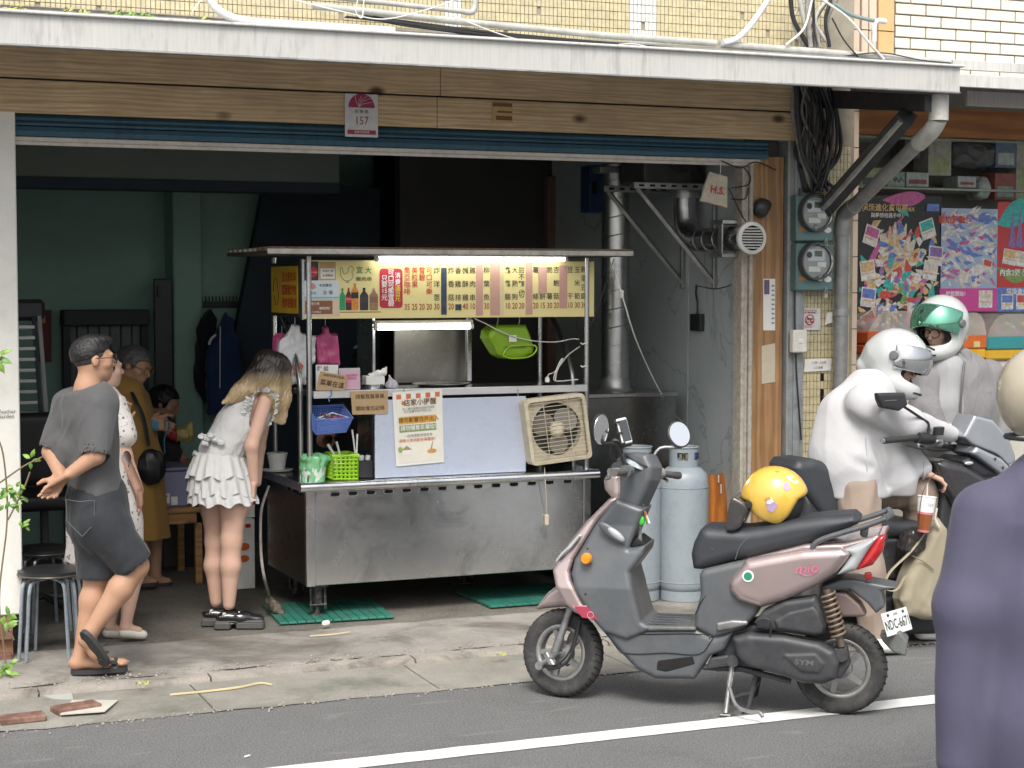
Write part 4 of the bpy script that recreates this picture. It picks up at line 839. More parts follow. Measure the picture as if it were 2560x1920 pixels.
# cardboard signs
cb = M('cardboard', (.42, .29, .16, 1), .85, var=.1, vs=12, bump=.2); ink = M('marker_ink', (.04, .02, .015, 1), .7)
t, L, ux, uy = card('cardboard_sign', 'upper handwritten cardboard sign standing on the shelf', 'sign', (K(665, 178, 9.552), K(918, 222, 9.552), K(895, 355, 9.55), K(628, 355, 9.55)), cb)
text('lettering', '這裡有菜單可點喔', L(.5, .16, .003), .0155, ink, t, ux=ux, uy=uy); text('lettering', '菜單在這', L(.5, .62, .003), .036, ink, t, ux=ux, uy=uy, bold=.006)
t, L, ux, uy = card('cardboard_sign', 'lower handwritten cardboard sign hanging from the shelf edge', 'sign', (K(945, 362, 9.545), K(1290, 352, 9.545), K(1292, 570, 9.543), K(962, 578, 9.543)), cb, bend=.003)
text('lettering', '請幫我寫單單', L(.5, .25, .003), .029, ink, t, ux=ux, uy=uy); text('lettering', '開始會忘記唷', L(.5, .75, .003), .029, ink, t, ux=ux, uy=uy)
t, L, ux, uy = card('white_card', 'white card with grey header behind the upper cardboard sign', 'card', (K(625, 118, 9.6), K(832, 118, 9.6), K(832, 350, 9.6), K(625, 350, 9.6)), paper); text('lettering', '群 組', L(.3, .16, .002), .03, grey_i, t, ux=ux, uy=uy, bold=.015)
t, L, ux, uy = card('pink_sheet', 'pink price sheet in a clear sleeve beside the upper cardboard sign', 'card', (K(838, 150, 9.585), K(1032, 146, 9.585), K(1036, 346, 9.58), K(840, 350, 9.58)), M('sleeve', (.5, .45, .47, 1), .25)); strip(t, L, .08, .93, .15, .98, M('pink_paper', (.6, .36, .46, 1), .6), 'paper'); text('lettering', '每份現炸\n請稍候', L(.6, .42, .0045), .017, M('pink_ink', (.4, .06, .15, 1), .6), t, ux=ux, uy=uy)
# box fan
fc = [K2 for K2 in (at(1310, 1001, 9.46), at(1462, 978, 9.46), at(1483, 1149, 9.46), at(1331, 1166, 9.46))]
fan = thing('box_fan', 'old cream box fan with wire grille tied to the stall post', 'fan', (fc[2]+fc[3])/2)
cen = sum(fc, Vector())/4; fx = ((fc[1]+fc[2])-(fc[0]+fc[3])).normalized(); fz = ((fc[0]+fc[1])-(fc[3]+fc[2])).normalized(); fn = Vector((0, 1, 0)); hw = (fc[1]-fc[0]).length/2; hh = (fc[0]-fc[3]).length/2
creamp = M('cream_plastic', (.56, .5, .37, 1), .45, var=.08, dirt=.5, dcol=(.2, .14, .08, 1), ds=20); greyp = M('fan_blade', (.26, .235, .2, 1), .5, var=.15, dirt=.5)
def fp(u, v, d): return cen+fx*u*hw+fz*v*hh+fn*d
def rring(s, r, d, n=6):
    o = []
    for sx, sz, a0 in ((1, 1, 0), (-1, 1, 90), (-1, -1, 180), (1, -1, 270)):
        for k in range(n+1): t = math.radians(a0+90*k/n); o.append(cen+fx*(sx*(hw*s-r)+r*math.cos(t))+fz*(sz*(hh*s-r)+r*math.sin(t))+fn*d)
    return o
MB().loft([rring(.88, .02, .01), rring(.9, .025, 0), rring(1, .03, .004), rring(1, .03, .09), rring(.9, .03, .1)], cap=False).build('casing', creamp, fan)
back = MB(); R = hw*.8
outer = rring(.9, .025, .03); circ = [cen+fx*R*math.cos(2*math.pi*k/28+math.pi/28)+fz*R*math.sin(2*math.pi*k/28+math.pi/28)+fn*.03 for k in range(28)]
back.loft([outer, circ, [c+fn*.05 for c in circ]], cap=False); back.build('baffle', creamp, fan)
MB().face([c+fn*.052 for c in circ][::-1]).build('motor_plate', M('fan_dark', (.04, .037, .033, 1), .7), fan, 0)
for k in range(3):
    a0 = math.radians(35+120*k); c = cen+(fx*math.cos(a0)+fz*math.sin(a0))*R*.55+fn*.045
    rad = fx*math.cos(a0)+fz*math.sin(a0); tan = -fx*math.sin(a0)+fz*math.cos(a0); m = MB(); g = 14
    ring = [c+rad*R*.42*math.cos(t)+tan*R*.44*math.sin(t)+fn*.02*math.sin(t) for t in np.linspace(0, 2*math.pi, g, False)]
    m.loft([[p+fn*.002 for p in ring], ring]); m.build('blade', greyp, fan, 60)
hub = MB(); hub.lathe([(R*.3, .04), (R*.3, .02), (R*.22, .008), (R*.1, .004), (0, .004)], cen, axis=(0, 1, 0), n=20); hub.build('hub', creamp, fan)
wire = M('fan_wire', (.56, .5, .38, 1), .4, .2, dirt=.3)
for k in range(15): v = -.84+1.68*k/14; MB().tube([fp(-.88, v, .004), fp(.88, v, .004)], .0022, 5).build('wire', wire, fan)
for u in (-.4, .38): MB().tube([fp(u, -.9, .001), fp(u, .9, .001)], .0026, 5).build('wire', wire, fan)
# hanging bags
def bag(name, lab, pts, mat, Y, hook):
    t = thing(name, lab, 'plastic bag', hook); xs_ = [p[0] for p in pts]; zs_ = [p[1] for p in pts]
    poly = [(at(x, y, Y).x, at(x, y, Y).z) for x, y in pts]; lo = (min(p[0] for p in poly), Y-.05, min(p[1] for p in poly)); hi = (max(p[0] for p in poly), Y+.05, max(p[1] for p in poly))
    Blob(lo, hi, .006).slab(poly, Y-.03, Y+.03, .02).build('film', mat, t, 2, (.012, .05, (.1, 0, 1), len(lab)))
    MB().tube([hook, hook+Vector((0, 0, .04))], .002, 5).build('hook', galv, t); return t
wf = M('white_film', (.7, .7, .72, 1), .3, var=.08, alpha=.93); pf = M('pink_film', (.52, .08, .22, 1), .3, var=.1, alpha=.95)
bg = bag('white_bag', 'translucent white plastic bags hanging by the corner post', [c4(700, 870), (c4(775, 880)), c4(790, 960), c4(950, 1000), c4(955, 1280), c4(860, 1300), c4(850, 1500), c4(620, 1500), c4(540, 1200), c4(560, 1050), c4(650, 960)], wf, 9.86, at(*c4(735, 870), 9.86))
q = at(*c4(760, 1330), 9.826); MB().face([(q.x+.03*math.cos(a)*(1+.3*math.sin(5*a)), 9.822, q.z+.045*math.sin(a)) for a in np.linspace(0, 6.28, 18, False)][::-1]).build('red_print', M('bag_print', (.6, .15, .08, 1), .5), bg, 0)
bag('pink_bag', 'pink plastic bags hanging behind the corner post', [c4(1010, 890), c4(1080, 885), c4(1090, 960), c4(1180, 975), c4(1200, 1300), c4(955, 1300), c4(930, 990), c4(1015, 965)], pf, 9.88, at(*c4(1050, 885), 9.88))
bag('pink_bag', 'pink bag edge showing behind the white bags', [c4(520, 1000), c4(600, 960), c4(640, 1010), c4(560, 1190), c4(505, 1180)], pf, 9.95, at(*c4(600, 965), 9.95))
# green plastic bin hanging upside down on hooks
gm = M('lime_bin', (.2, .36, .01, 1), .35, var=.06); q = lambda x, y, Y=9.75: at(*c5(x, y), Y)
gb = thing('green_bin', 'lime green plastic bin hanging on hooks under the menu board', 'bin', q(1000, 1090))
def rr2(c, w2, h2, r, dy, n=5):
    o = []
    for sx, sz, a0 in ((1, 1, 0), (-1, 1, 90), (-1, -1, 180), (1, -1, 270)):
        for k in range(n+1): t = math.radians(a0+90*k/n); o.append(Vector(c)+Vector((sx*(w2-r)+r*math.cos(t), dy, sz*(h2-r)+r*math.sin(t))))
    return o
cA, cB = q(990, 860, 9.86), q(1045, 1020, 9.68)
MB().loft([rr2(cA, .05, .045, .03, 0), rr2(cA, .045, .04, .03, -.0)], cap=True).build('base', gm, gb)
MB().loft([rr2(q(985, 855, 9.9), .052, .022, .02, 0), rr2(q(985, 895, 9.82), .054, .036, .024, 0), rr2(q(1040, 1010, 9.69), .046, .016, .014, 0)], cap=False).build('wall', gm, gb, 60)
pol = [q(800, 830), q(860, 780), q(1130, 778), q(1165, 860), q(1205, 985), q(1195, 1040), q(1100, 1085), q(940, 1092), q(880, 1060), q(785, 900)]
bl_ = Blob((min(p.x for p in pol), 9.66, min(p.z for p in pol)), (max(p.x for p in pol), 9.9, max(p.z for p in pol)), .005)
bl_.slab([(p.x, p.z) for p in pol], 9.68, 9.86, .03).build('body', gm, gb)
MB().tube([p+Vector((0, -.085, 0)) for p in smoothpath([q(900, 1050), q(950, 985), q(1050, 968), q(1190, 968), q(1200, 1020), q(1130, 1072), q(980, 1085), q(905, 1062)], 4)], .005, 6, closed=True).build('rim', M('lime_rim', (.28, .5, .015, 1), .3), gb)
MB().tube([q(965, 985, 9.665), q(1160, 985, 9.665)], .0025, 5).build('handle', dark_iron, gb); MB().span((q(1005, 885, 9.668).x, 9.668, q(1005, 935).z), (q(1075, 870, 9.668).x, 9.672, q(1075, 872).z)).build('label', paper, gb, 0)
for x in (900, 1098): MB().tube(smoothpath([q(x, 700), q(x+4, 740), q(x-6, 790), q(x+8, 800)], 4), .0035, 6).build('hook', galv, gb)
# blue basket
bb = thing('blue_basket', 'blue plastic basket with odds and ends hanging from the shelf', 'basket', K(780, 765, 9.5)); bpm = M('blue_plastic', (.12, .2, .52, 1), .4, var=.08)
def basket(root, tl, tr, bl_, br2, dep, mat, nx, nz, th=.003, names='slat', floor=True, tilt=0.):
    tl, tr, bl_, br2 = [Vector(p) for p in (tl, tr, bl_, br2)]; D = Vector((0, dep, tilt)); d2 = D*.9
    def side(a, b, c, d, n1, n2):
        for k in range(n1+1):
            u = k/n1; MB().tube([a.lerp(b, u), c.lerp(d, u)], th*.7, 4).build('slat', mat, root, 0)
        for k in range(n2+1):
            v = k/n2; MB().tube([a.lerp(c, v), b.lerp(d, v)], th*.7, 4).build('slat', mat, root, 0)
    side(tl, tr, bl_, br2, nx, nz); side(tl+D, tr+D, bl_+d2, br2+d2, nx, nz); n3 = max(3, int(nx*dep/(tr-tl).length)); side(tl, tl+D, bl_, bl_+d2, n3, nz); side(tr, tr+D, br2, br2+d2, n3, nz)
    MB().tube([tl, tr, tr+D, tl+D], th*1.7, 6, closed=True).build('rim', mat, root)
    MB().face([bl_, br2, br2+d2, bl_+d2]).build('floor', mat, root, 0)
basket(bb, K(632, 625, 9.47), K(968, 608, 9.47), K(625, 760, 9.49), K(905, 738, 9.49), .19, bpm, 15, 9, tilt=.062)
MB().tube(smoothpath([K(750, 455, 9.55), K(745, 420, 9.55), K(770, 395, 9.55), K(765, 345, 9.55)], 4), .004, 6).build('hook', bpm, bb)
t = thing('loose_parts', 'small red and black scraps in a paper tray inside the blue basket', 'scraps', K(790, 615, 9.55)); rs_ = random.Random(2)
MB().tube([K(640, 612, 9.53), K(780, 560, 9.6), K(930, 605, 9.53), K(800, 625, 9.5)], .004, 6, closed=True).build('paper_tray', white_i, t)
for k in range(22):
    p = K(rs_.uniform(660, 860), rs_.uniform(575, 615), 9.55); MB().box(p, (.014, .012, .012), .002, rotz(k)).build('scrap', [red_i, M('navy_s', (.02, .03, .1, 1), .5), brown_i, cb][k % 4], t)
# on the counter
lb = thing('lime_basket', 'lime green slotted basket of skewers and brushes on the counter', 'basket', K(900, 1175, 9.56)); lime = M('lime_plastic', (.3, .56, .03, 1), .4, var=.06)
basket(lb, K(785, 962, 9.555), K(1012, 955, 9.555), K(785, 1172, 9.555), K(1012, 1170, 9.555), .16, lime, 6, 6, .008)
for k, (x0, y0, x1, y1, r) in enumerate(((735, 850, 800, 955, .006), (815, 825, 850, 955, .005), (960, 715, 990, 950, .004), (1008, 755, 1000, 950, .004))):
    t = tag(MB().tube([K(x0, y0, 9.64), K(x1, y1, 9.63), K(x1+10, y1+190, 9.62)], [r*1.5, r*1.1, r], 7).build('white_brush', M('white_plastic', (.74, .74, .72, 1), .4)), ['thick white brush handle leaning out of the lime basket', 'short white brush handle in the lime basket', 'tall white chopstick at the edge of the lime basket', 'slightly shorter white chopstick at the edge of the lime basket'][k], 'brush', 'brushes in the lime basket')
gw = thing('wrapped_bowl', 'bowl wrapped in a green plastic bag on the stall counter', 'bowl', K(600, 1175, 9.6)); gf_ = M('green_film', (.2, .5, .25, 1), .25, var=.15, alpha=.9)
c = K(598, 1090, 9.62); Blob(c-Vector((.1, .1, .09)), c+Vector((.13, .1, .12)), .006).cone(c+Vector((0, 0, -.055)), c+Vector((0, 0, .01)), .068, .078, .02).ell(c+Vector((.03, 0, .065)), (.085, .07, .03), .03).ell(c+Vector((-.03, -.02, .07)), (.05, .05, .025), .02).build('film', gf_, gw, 1, (.01, .045, (.3, 0, 1), 3), lambda q_: (q_[:, 2] < c.z-.03).astype(int) if False else np.zeros(len(q_), int))
MB().lathe([(.06, -.063), (.071, -.02), (.073, .02)], c, n=20).build('bowl', M('bowl_pale', (.6, .7, .6, 1), .4), gw)
bt_ = thing('black_tray', 'black plastic tray with clear cups at the end of the splash panel', 'tray', K(1085, 1165, 9.6)); MB().span((K(1015, 1165, 9.6).x, 9.6, .84), (K(1160, 1165, 9.6).x, 9.72, K(1100, 1000, 9.6).z), .006).build('tray', M('black_plastic', (.03, .03, .034, 1), .4), bt_)
clear = M('clear_plastic', (.75, .78, .8, 1), .15, alpha=.5)
for x in (1045, 1105): MB().lathe([(.016, 0), (.017, .03), (.014, .03), (.013, .002)], K(x, 1000, 9.64), n=14).build('cup', clear, bt_)
t = thing('paper_bowl', 'white paper bowl at the back of the stall counter', 'bowl', K(270, 1090, 10.15)); MB().lathe([(.043, 0), (.06, .1), (.064, .1), (.062, .106)], K(270, 1092, 10.15), n=20).build('bowl', white_i, t); MB().lathe([(.0, .003), (.09, .004), (.095, .01)], K(270, 1096, 10.15), n=20).build('saucer', white_i, t)
ds = thing('steel_dish', 'steel dish with a white paper box on the upper shelf', 'dish', K(1150, 345, 9.72)); MB().lathe([(.05, 0), (.068, .03), (.072, .032), (.066, .028)], K(1148, 345, 9.74), n=22).build('dish', steel, ds); MB().box(K(1155, 262, 9.74), (.115, .08, .055), .004).build('paper_box', white_i, ds)
Blob(K(1080, 260, 9.8), K(1320, 120, 9.6), .005).chain([K(1100, 215, 9.72), K(1200, 200, 9.72), K(1270, 180, 9.72), K(1295, 140, 9.72)], [.008, .016, .02, .012], .02).build('tissue', white_i, ds, 2, (.008, .03))
t = thing('tied_bag', 'small tied clear bag of peanuts on the upper shelf', 'plastic bag', K(1330, 335, 9.7)); Blob(K(1230, 345, 9.78), K(1420, 190, 9.62), .005).ell(K(1325, 305, 9.7), (.04, .035, .025), .02).cone(K(1325, 290, 9.7), K(1300, 215, 9.7), .022, .008, .02).build('film', M('bag_lilac', (.5, .47, .52, 1), .3, var=.3, vs=40, alpha=.85), t, 1, (.006, .03))
t = thing('serving_tray', 'wide shallow steel tray on the upper shelf', 'tray', K(1790, 322, 9.72)); MB().lathe([(.13, 0), (.168, .018), (.174, .02), (.165, .016), (.128, .004)], K(1790, 322, 9.74), n=32).build('tray', steel, t); MB().lathe([(.174, .02), (.178, .022), (.174, .024)], K(1790, 322, 9.74), n=32).build('rim', post_m, t)
# cords
def cord(name, pts, r, mt, lab): return run(name, pts, r, mt, lab, 'cable', None, 6, 5)
def C5(L, Y): return [q if isinstance(q, Vector) else at(*c5(*q), Y) for q in L]
cord('lamp_cable', C5([(690, 725), (800, 775), (900, 830), (1050, 890), (1200, 925), (1330, 938), (1450, 938), (1590, 912), (1650, 915)], 9.66), .0035, white_cab, 'white lamp cord sagging from the short tube to the post')
cord('plug_cable', C5([(1660, 980), (1550, 1060), (1480, 1150), (1420, 1220), (1370, 1240), (1360, 1290)], 9.64), .0035, white_cab, 'white cord with plug looping down to the shelf')
tag(MB().lathe([(.006, .03), (.014, .02), (.015, 0), (.01, -.005)], at(*c5(1358, 1305), 9.64), n=10).build('white_plug', white_cab), 'white moulded plug lying on the shelf end', 'plug')
cord('bundled_cable', C5([(1430, 1300), (1450, 1200), (1500, 1100), (1480, 1110), (1440, 1200), (1420, 1290), (1500, 1300), (1580, 1290), (1640, 1285)], 9.62), .0035, white_cab, 'bundled white cord coiled on the shelf end')
cord('long_cable', [at(1532, 658, 9.45), at(1545, 705, 9.45), at(1562, 760, 9.45), at(1590, 850, 9.6), at(1640, 960, 9.9), at(1690, 1040, 10.1), at(1740, 1075, 10.2), at(1805, 1080, 10.2), at(1800, 1120, 10.1), at(1755, 1188, 9.9)], .0045, white_cab, 'long white cord hanging from the stall roof to the pots')
tag(MB().box(at(1555, 735, 9.447), (.018, .016, .05), .004, rotz(.1)).build('cord_switch', white_cab), 'small white inline switch on the long cord', 'switch')
cord('thin_black_cable', C5([(1975, 165), (1920, 330), (1860, 520), (1780, 740), (1740, 820)], 9.44), .002, black_rub, 'thin black cord dangling from the stall roof end')
for y, lb_ in ((955, 'white tie around the stall post'), (1165, 'white ribbon knot around the stall post')):
    p = at(*c5(1698, y), 9.575); tag(MB().tube([p+Vector((.02*math.cos(a), .02*math.sin(a), .004*math.sin(3*a))) for a in np.linspace(0, 6.28, 10, False)], .0045, 5, closed=True).build('cord_tie', white_cab), lb_, 'tie')
pst = cord('hanging_cable', [at(1361, 1168, 9.5), at(1364, 1215, 9.5), at(1367, 1284, 9.53)], .0028, M('beige_cord', (.5, .45, .36, 1), .5), 'beige cord hanging over the counter front')
tag(MB().box(at(1367, 1300, 9.535), (.026, .018, .065), .005).build('socket_block', creamp), 'small cream socket hanging in front of the steel panel', 'socket')
# heavy plug and cable at the stall's side
hp = cord('power_cable', [at(672, 1215, 9.75), at(654, 1270, 9.68), at(651, 1330, 9.64), at(654, 1400, 9.6), at(662, 1450, 9.56), gp(676, 1500, .13)], .009, M('grey_cable', (.24, .22, .2, 1), .6, dirt=.5), 'thick grey cable drooping beside the stall to the floor')
c = gp(686, 1518, .1); tag(Blob(c-Vector((.08, .08, .08)), c+Vector((.08, .08, .1)), .005).cone(c+Vector((-.02, .03, .03)), c+Vector((.01, -.02, -.01)), .03, .036, .01).cone(c+Vector((.01, -.02, -.01)), c+Vector((.03, -.045, -.03)), .036, .022, .005).build('cable_connector', M('oily_wrap', (.1, .08, .06, 1), .5, var=.5, vs=40, bump=.8), None, 1, (.006, .02)), 'oily taped connector at the end of the grey cable', 'connector')
# floor mats
matg = M('mat_green', (.025, .17, .125, 1), .55, var=.2, vs=9, bump=.2, dirt=.45, dcol=(.1, .1, .085, 1), ds=7)
def mat_(lab, c, rot, w_, d_):
    t = thing('floor_mat', lab, 'mat', c, 'green plastic floor mats'); R = rotz(rot); n = int(w_/.05)
    for k in range(n): MB().box(Vector(c)+R@Vector((-w_/2+w_*(k+.5)/n, 0, .011)), (w_/n-.005, d_, .012), .002, R).build('slat', matg, t)
    for k in range(int(d_/.06)): MB().box(Vector(c)+R@Vector((0, -d_/2+.03+.06*k, .003)), (w_, .02, .006), 0, R).build('rib', matg, t, 0)
mat_('green slatted plastic mat under the front jack leg of the stall', (2.93, 9.74, .05), -.09, .66, .6)
mat_('green slatted plastic mat under the far end of the stall', (4.18, 9.78, .05), 0., .66, .6)
# ================================================================ equipment on the side wall and behind the stall
fh = thing('fryer_hood', 'dull stainless steel cabinet beside the stall with a tall spiral duct on top', 'cabinet', (5.0, 10.3, .05))
MB().span((4.62, 9.98, .1), (5.34, 10.7, 1.255), .006).build('cabinet', m_steel('cabinet_steel', (.33, .34, .34, 1), .14, .34), fh); MB().span((4.61, 9.965, 1.235), (5.35, 10.71, 1.265), .005).build('top_rim', post_m, fh)
cx_, cy_ = at(1539, 700, 10.25).x, 10.25; sd_ = MB()
sd_.tube([(cx_, cy_, 1.3), (cx_, cy_, 2.72)], .09, 28); sd_.build('duct', steel_d, fh, 60)
hel = [(cx_+.0915*math.cos(t), cy_+.0915*math.sin(t), 1.36+t/(2*math.pi)*.118) for t in np.arange(0, 2*math.pi*11.3, .26)]; MB().tube(hel, .0035, 4).build('spiral_seam', galv, fh)
MB().lathe([(.115, 0), (.105, .012), (.094, .03), (.094, .09), (.091, .09)], (cx_, cy_, 1.262), n=28).build('collar', galv, fh)
MB().span((cx_-.16, cy_-.1, 2.66), (cx_+.13, cy_+.02, 2.7), .004).build('ceiling_bracket', galv, fh)
# exhaust fan
ef = thing('exhaust_fan', 'wall mounted exhaust fan box with elbow duct and round louvred grille', 'exhaust fan', (5.35, 9.6, 2.0))
gx, gz = at(1884, 595, 9.05).x, at(1884, 595, 9.05).z
pth = smoothpath([(gx, 9.1, gz), (gx, 9.45, gz), (gx, 9.72, gz+.0), (gx, 9.86, gz+.06), (gx, 9.9, gz+.18), (gx, 9.9, gz+.3)], 6)
MB().tube(pth, .072, 20).build('duct', steel_d, ef, 60)
for y in (9.3, 9.42, 9.55, 9.66): MB().tube([(gx+.074*math.cos(a), y+.01*math.sin(a), gz+.074*math.sin(a)) for a in np.linspace(0, 6.28, 20, False)], .003, 4, closed=True).build('duct_seam', galv, ef)
MB().lathe([(.075, .0), (.1, -.02), (.096, -.035), (.074, -.04)], (gx, 9.1, gz), axis=(0, 1, 0), n=28, cap=False).build('grille_ring', M('grille_white', (.6, .6, .57, 1), .4, .2, dirt=.3), ef)
MB().lathe([(0, -.02), (.076, -.02), (.076, -.022)], (gx, 9.1, gz), axis=(0, 1, 0), n=24).build('grille_back', slot_m, ef)
for k in range(8):
    z = gz-.058+.0165*k; w2 = math.sqrt(max(.0, .073**2-(z-gz)**2)); MB().box((gx, 9.066, z), (2*w2, .012, .007), .002, Matrix.Rotation(.5, 3, 'X')).build('louvre', M('grille_white', (.6, .6, .57, 1), .4, .2, dirt=.3), ef)
MB().lathe([(.095, 0), (.095, .09), (.08, .1), (.06, .1)], (gx, 9.9, gz+.27), n=24).build('flange', galv, ef)
MB().span((gx-.35, 9.78, gz+.36), (gx-.02, 10.12, gz+.64), .01).build('fan_box', M('fan_box_grey', (.1, .1, .1, 1), .5, .5, var=.2), ef); MB().lathe([(.11, 0), (.11, .1), (.09, .12), (0, .13)], (gx+.02, 9.92, gz+.36), axis=(0, 0, 1), n=20).build('motor', dark_iron, ef)
MB().lathe([(.055, 0), (.1, .03), (.1, .06), (.06, .06)], (gx-.1, 9.77, gz+.52), axis=(0, -1, 0), n=20).build('intake_ring', dark_iron, ef)
for y in (9.72, 10.14):
    b = MB().span((gx-.45, y, gz+.315), (5.48, y+.03, gz+.355), .003).build('bracket_arm', galv, ef); MB().tube([(gx-.42, y+.015, gz+.32), (5.47, y+.015, gz-.26)], .016, 4).build('bracket_strut', galv, ef, 0); MB().span((5.46, y, gz-.3), (5.487, y+.03, gz+.36), .003).build('bracket_upright', galv, ef)
    for k in range(6): MB().box((gx-.4+.075*k, y-.001, gz+.335), (.035, .004, .013), 0).build('slot', slot_m, ef, 0)
for dz in (-.1, .1): MB().span((gx-.1, 9.24, gz+dz-.012), (gx+.12, 9.4, gz+dz+.012), .003).build('clamp_plate', galv, ef)
MB().span((gx-.1, 9.25, gz-.1), (gx-.09, 9.3, gz+.1), .002).build('clamp_side', galv, ef)
# canvas bag
tb = thing('canvas_bag', 'grimy white canvas tag bag lettered H.S. hanging at the opening', 'bag', at(1785, 520, 9.15))
pg = [(1772, 428), (1818, 441), (1817, 520), (1749, 502)]; P3 = [(at(x, y, 9.15).x, at(x, y, 9.15).z) for x, y in pg]
Blob((min(p[0] for p in P3), 9.12, min(p[1] for p in P3)), (max(p[0] for p in P3), 9.18, max(p[1] for p in P3)), .004).slab(P3, 9.138, 9.162, .008).build('cloth', M('dirty_canvas', (.48, .43, .34, 1), .85, var=.2, vs=14, dirt=.4, dcol=(.14, .12, .1, 1), ds=12), tb, 1, (.004, .05))
text('lettering', 'H.S.', at(1794, 476, 9.133), .062, M('paint_red', (.45, .02, .03, 1), .6), tb, ux=(1, 0, -.16), uy=(.16, 0, 1), bold=.02)
MB().tube([at(1800, 440, 9.15), at(1803, 398, 9.15)], .002, 5).build('string', white_cab, tb)
for L, lb_ in (([(1800, 400), (1850, 420), (1890, 405), (1940, 425)], 'black cable sagging above the louvred grille'), ([(1828, 470), (1870, 462), (1875, 440), (1860, 420)], 'black cable loop beside the canvas bag'), ([(1828, 498), (1862, 497), (1870, 470)], 'lower black cable loop beside the canvas bag'), ([(1822, 470), (1850, 530), (1868, 560)], 'black cable going to the louvred grille'), ([(1745, 715), (1790, 722), (1830, 712)], 'short black cable across the marble panels')):
    cord('wall_cable', A(L, 9.2), .004, black_rub, lb_)
t = thing('junction_box', 'black junction box with a cable on the marble side wall', 'box', atX(1743, 830, 5.47)); p = atX(1743, 806, 5.47); MB().box(p, (.035, .14, .11), .005).build('box', M('black_plastic', (.03, .03, .034, 1), .4), t); MB().tube(smoothpath([p+Vector((0, 0, .05)), p+Vector((0, 0, .13)), atX(1740, 735, 5.475), atX(1741, 712, 5.475)], 4), .006, 6).build('cable', black_rub, t)
t = thing('blue_cabinet', 'dark blue box on the wall behind the tall duct', 'box', at(1488, 535, 11)); MB().span((at(1474, 535, 11).x, 11, at(1474, 530, 11).z), (at(1515, 535, 11).x, 11.15, at(1474, 412, 11).z), .005).build('box', M('blue_box', (.02, .06, .16, 1), .5), t); MB().span((at(1480, 535, 11).x, 10.99, at(1474, 485, 11).z), (at(1490, 535, 11).x, 11, at(1474, 455, 11).z)).build('slot', slot_m, t, 0)
t = thing('wall_lamp', 'small black lamp on the pine jamb board above the louvred grille', 'lamp', at(1905, 545, 9.2)); c = at(1903, 520, 9.2); Blob(c-Vector((.08, .06, .09)), c+Vector((.08, .06, .09)), .005).ell(c, (.05, .04, .06), .01).ell(c+Vector((.03, 0, .02)), (.04, .03, .03), .02).build('shade', M('black_plastic', (.03, .03, .034, 1), .4), t); MB().box(c+Vector((.0, .03, 0)), (.05, .03, .08), .004).build('mount', dark_iron, t)
# papers on the jamb board
t, L, ux, uy = card('pasted_notice', 'tall pasted notice on the pine jamb board', 'notice', (at(1908, 697, 9.236), at(1938, 697, 9.236), at(1938, 826, 9.236), at(1908, 826, 9.236)), paper); strip(t, L, .06, .5, .02, .3, M('n_purple', (.14, .09, .16, 1), .6))
for k in range(9): strip(t, L, .68, .92, .12+.09*k, .15+.09*k, grey_i)
t, L, ux, uy = card('torn_notice', 'torn paper low on the pine jamb board', 'notice', (at(1904, 865, 9.236), at(1938, 858, 9.236), at(1938, 955, 9.236), at(1904, 960, 9.236)), M('aged_paper', (.5, .44, .34, 1), .8, var=.15))
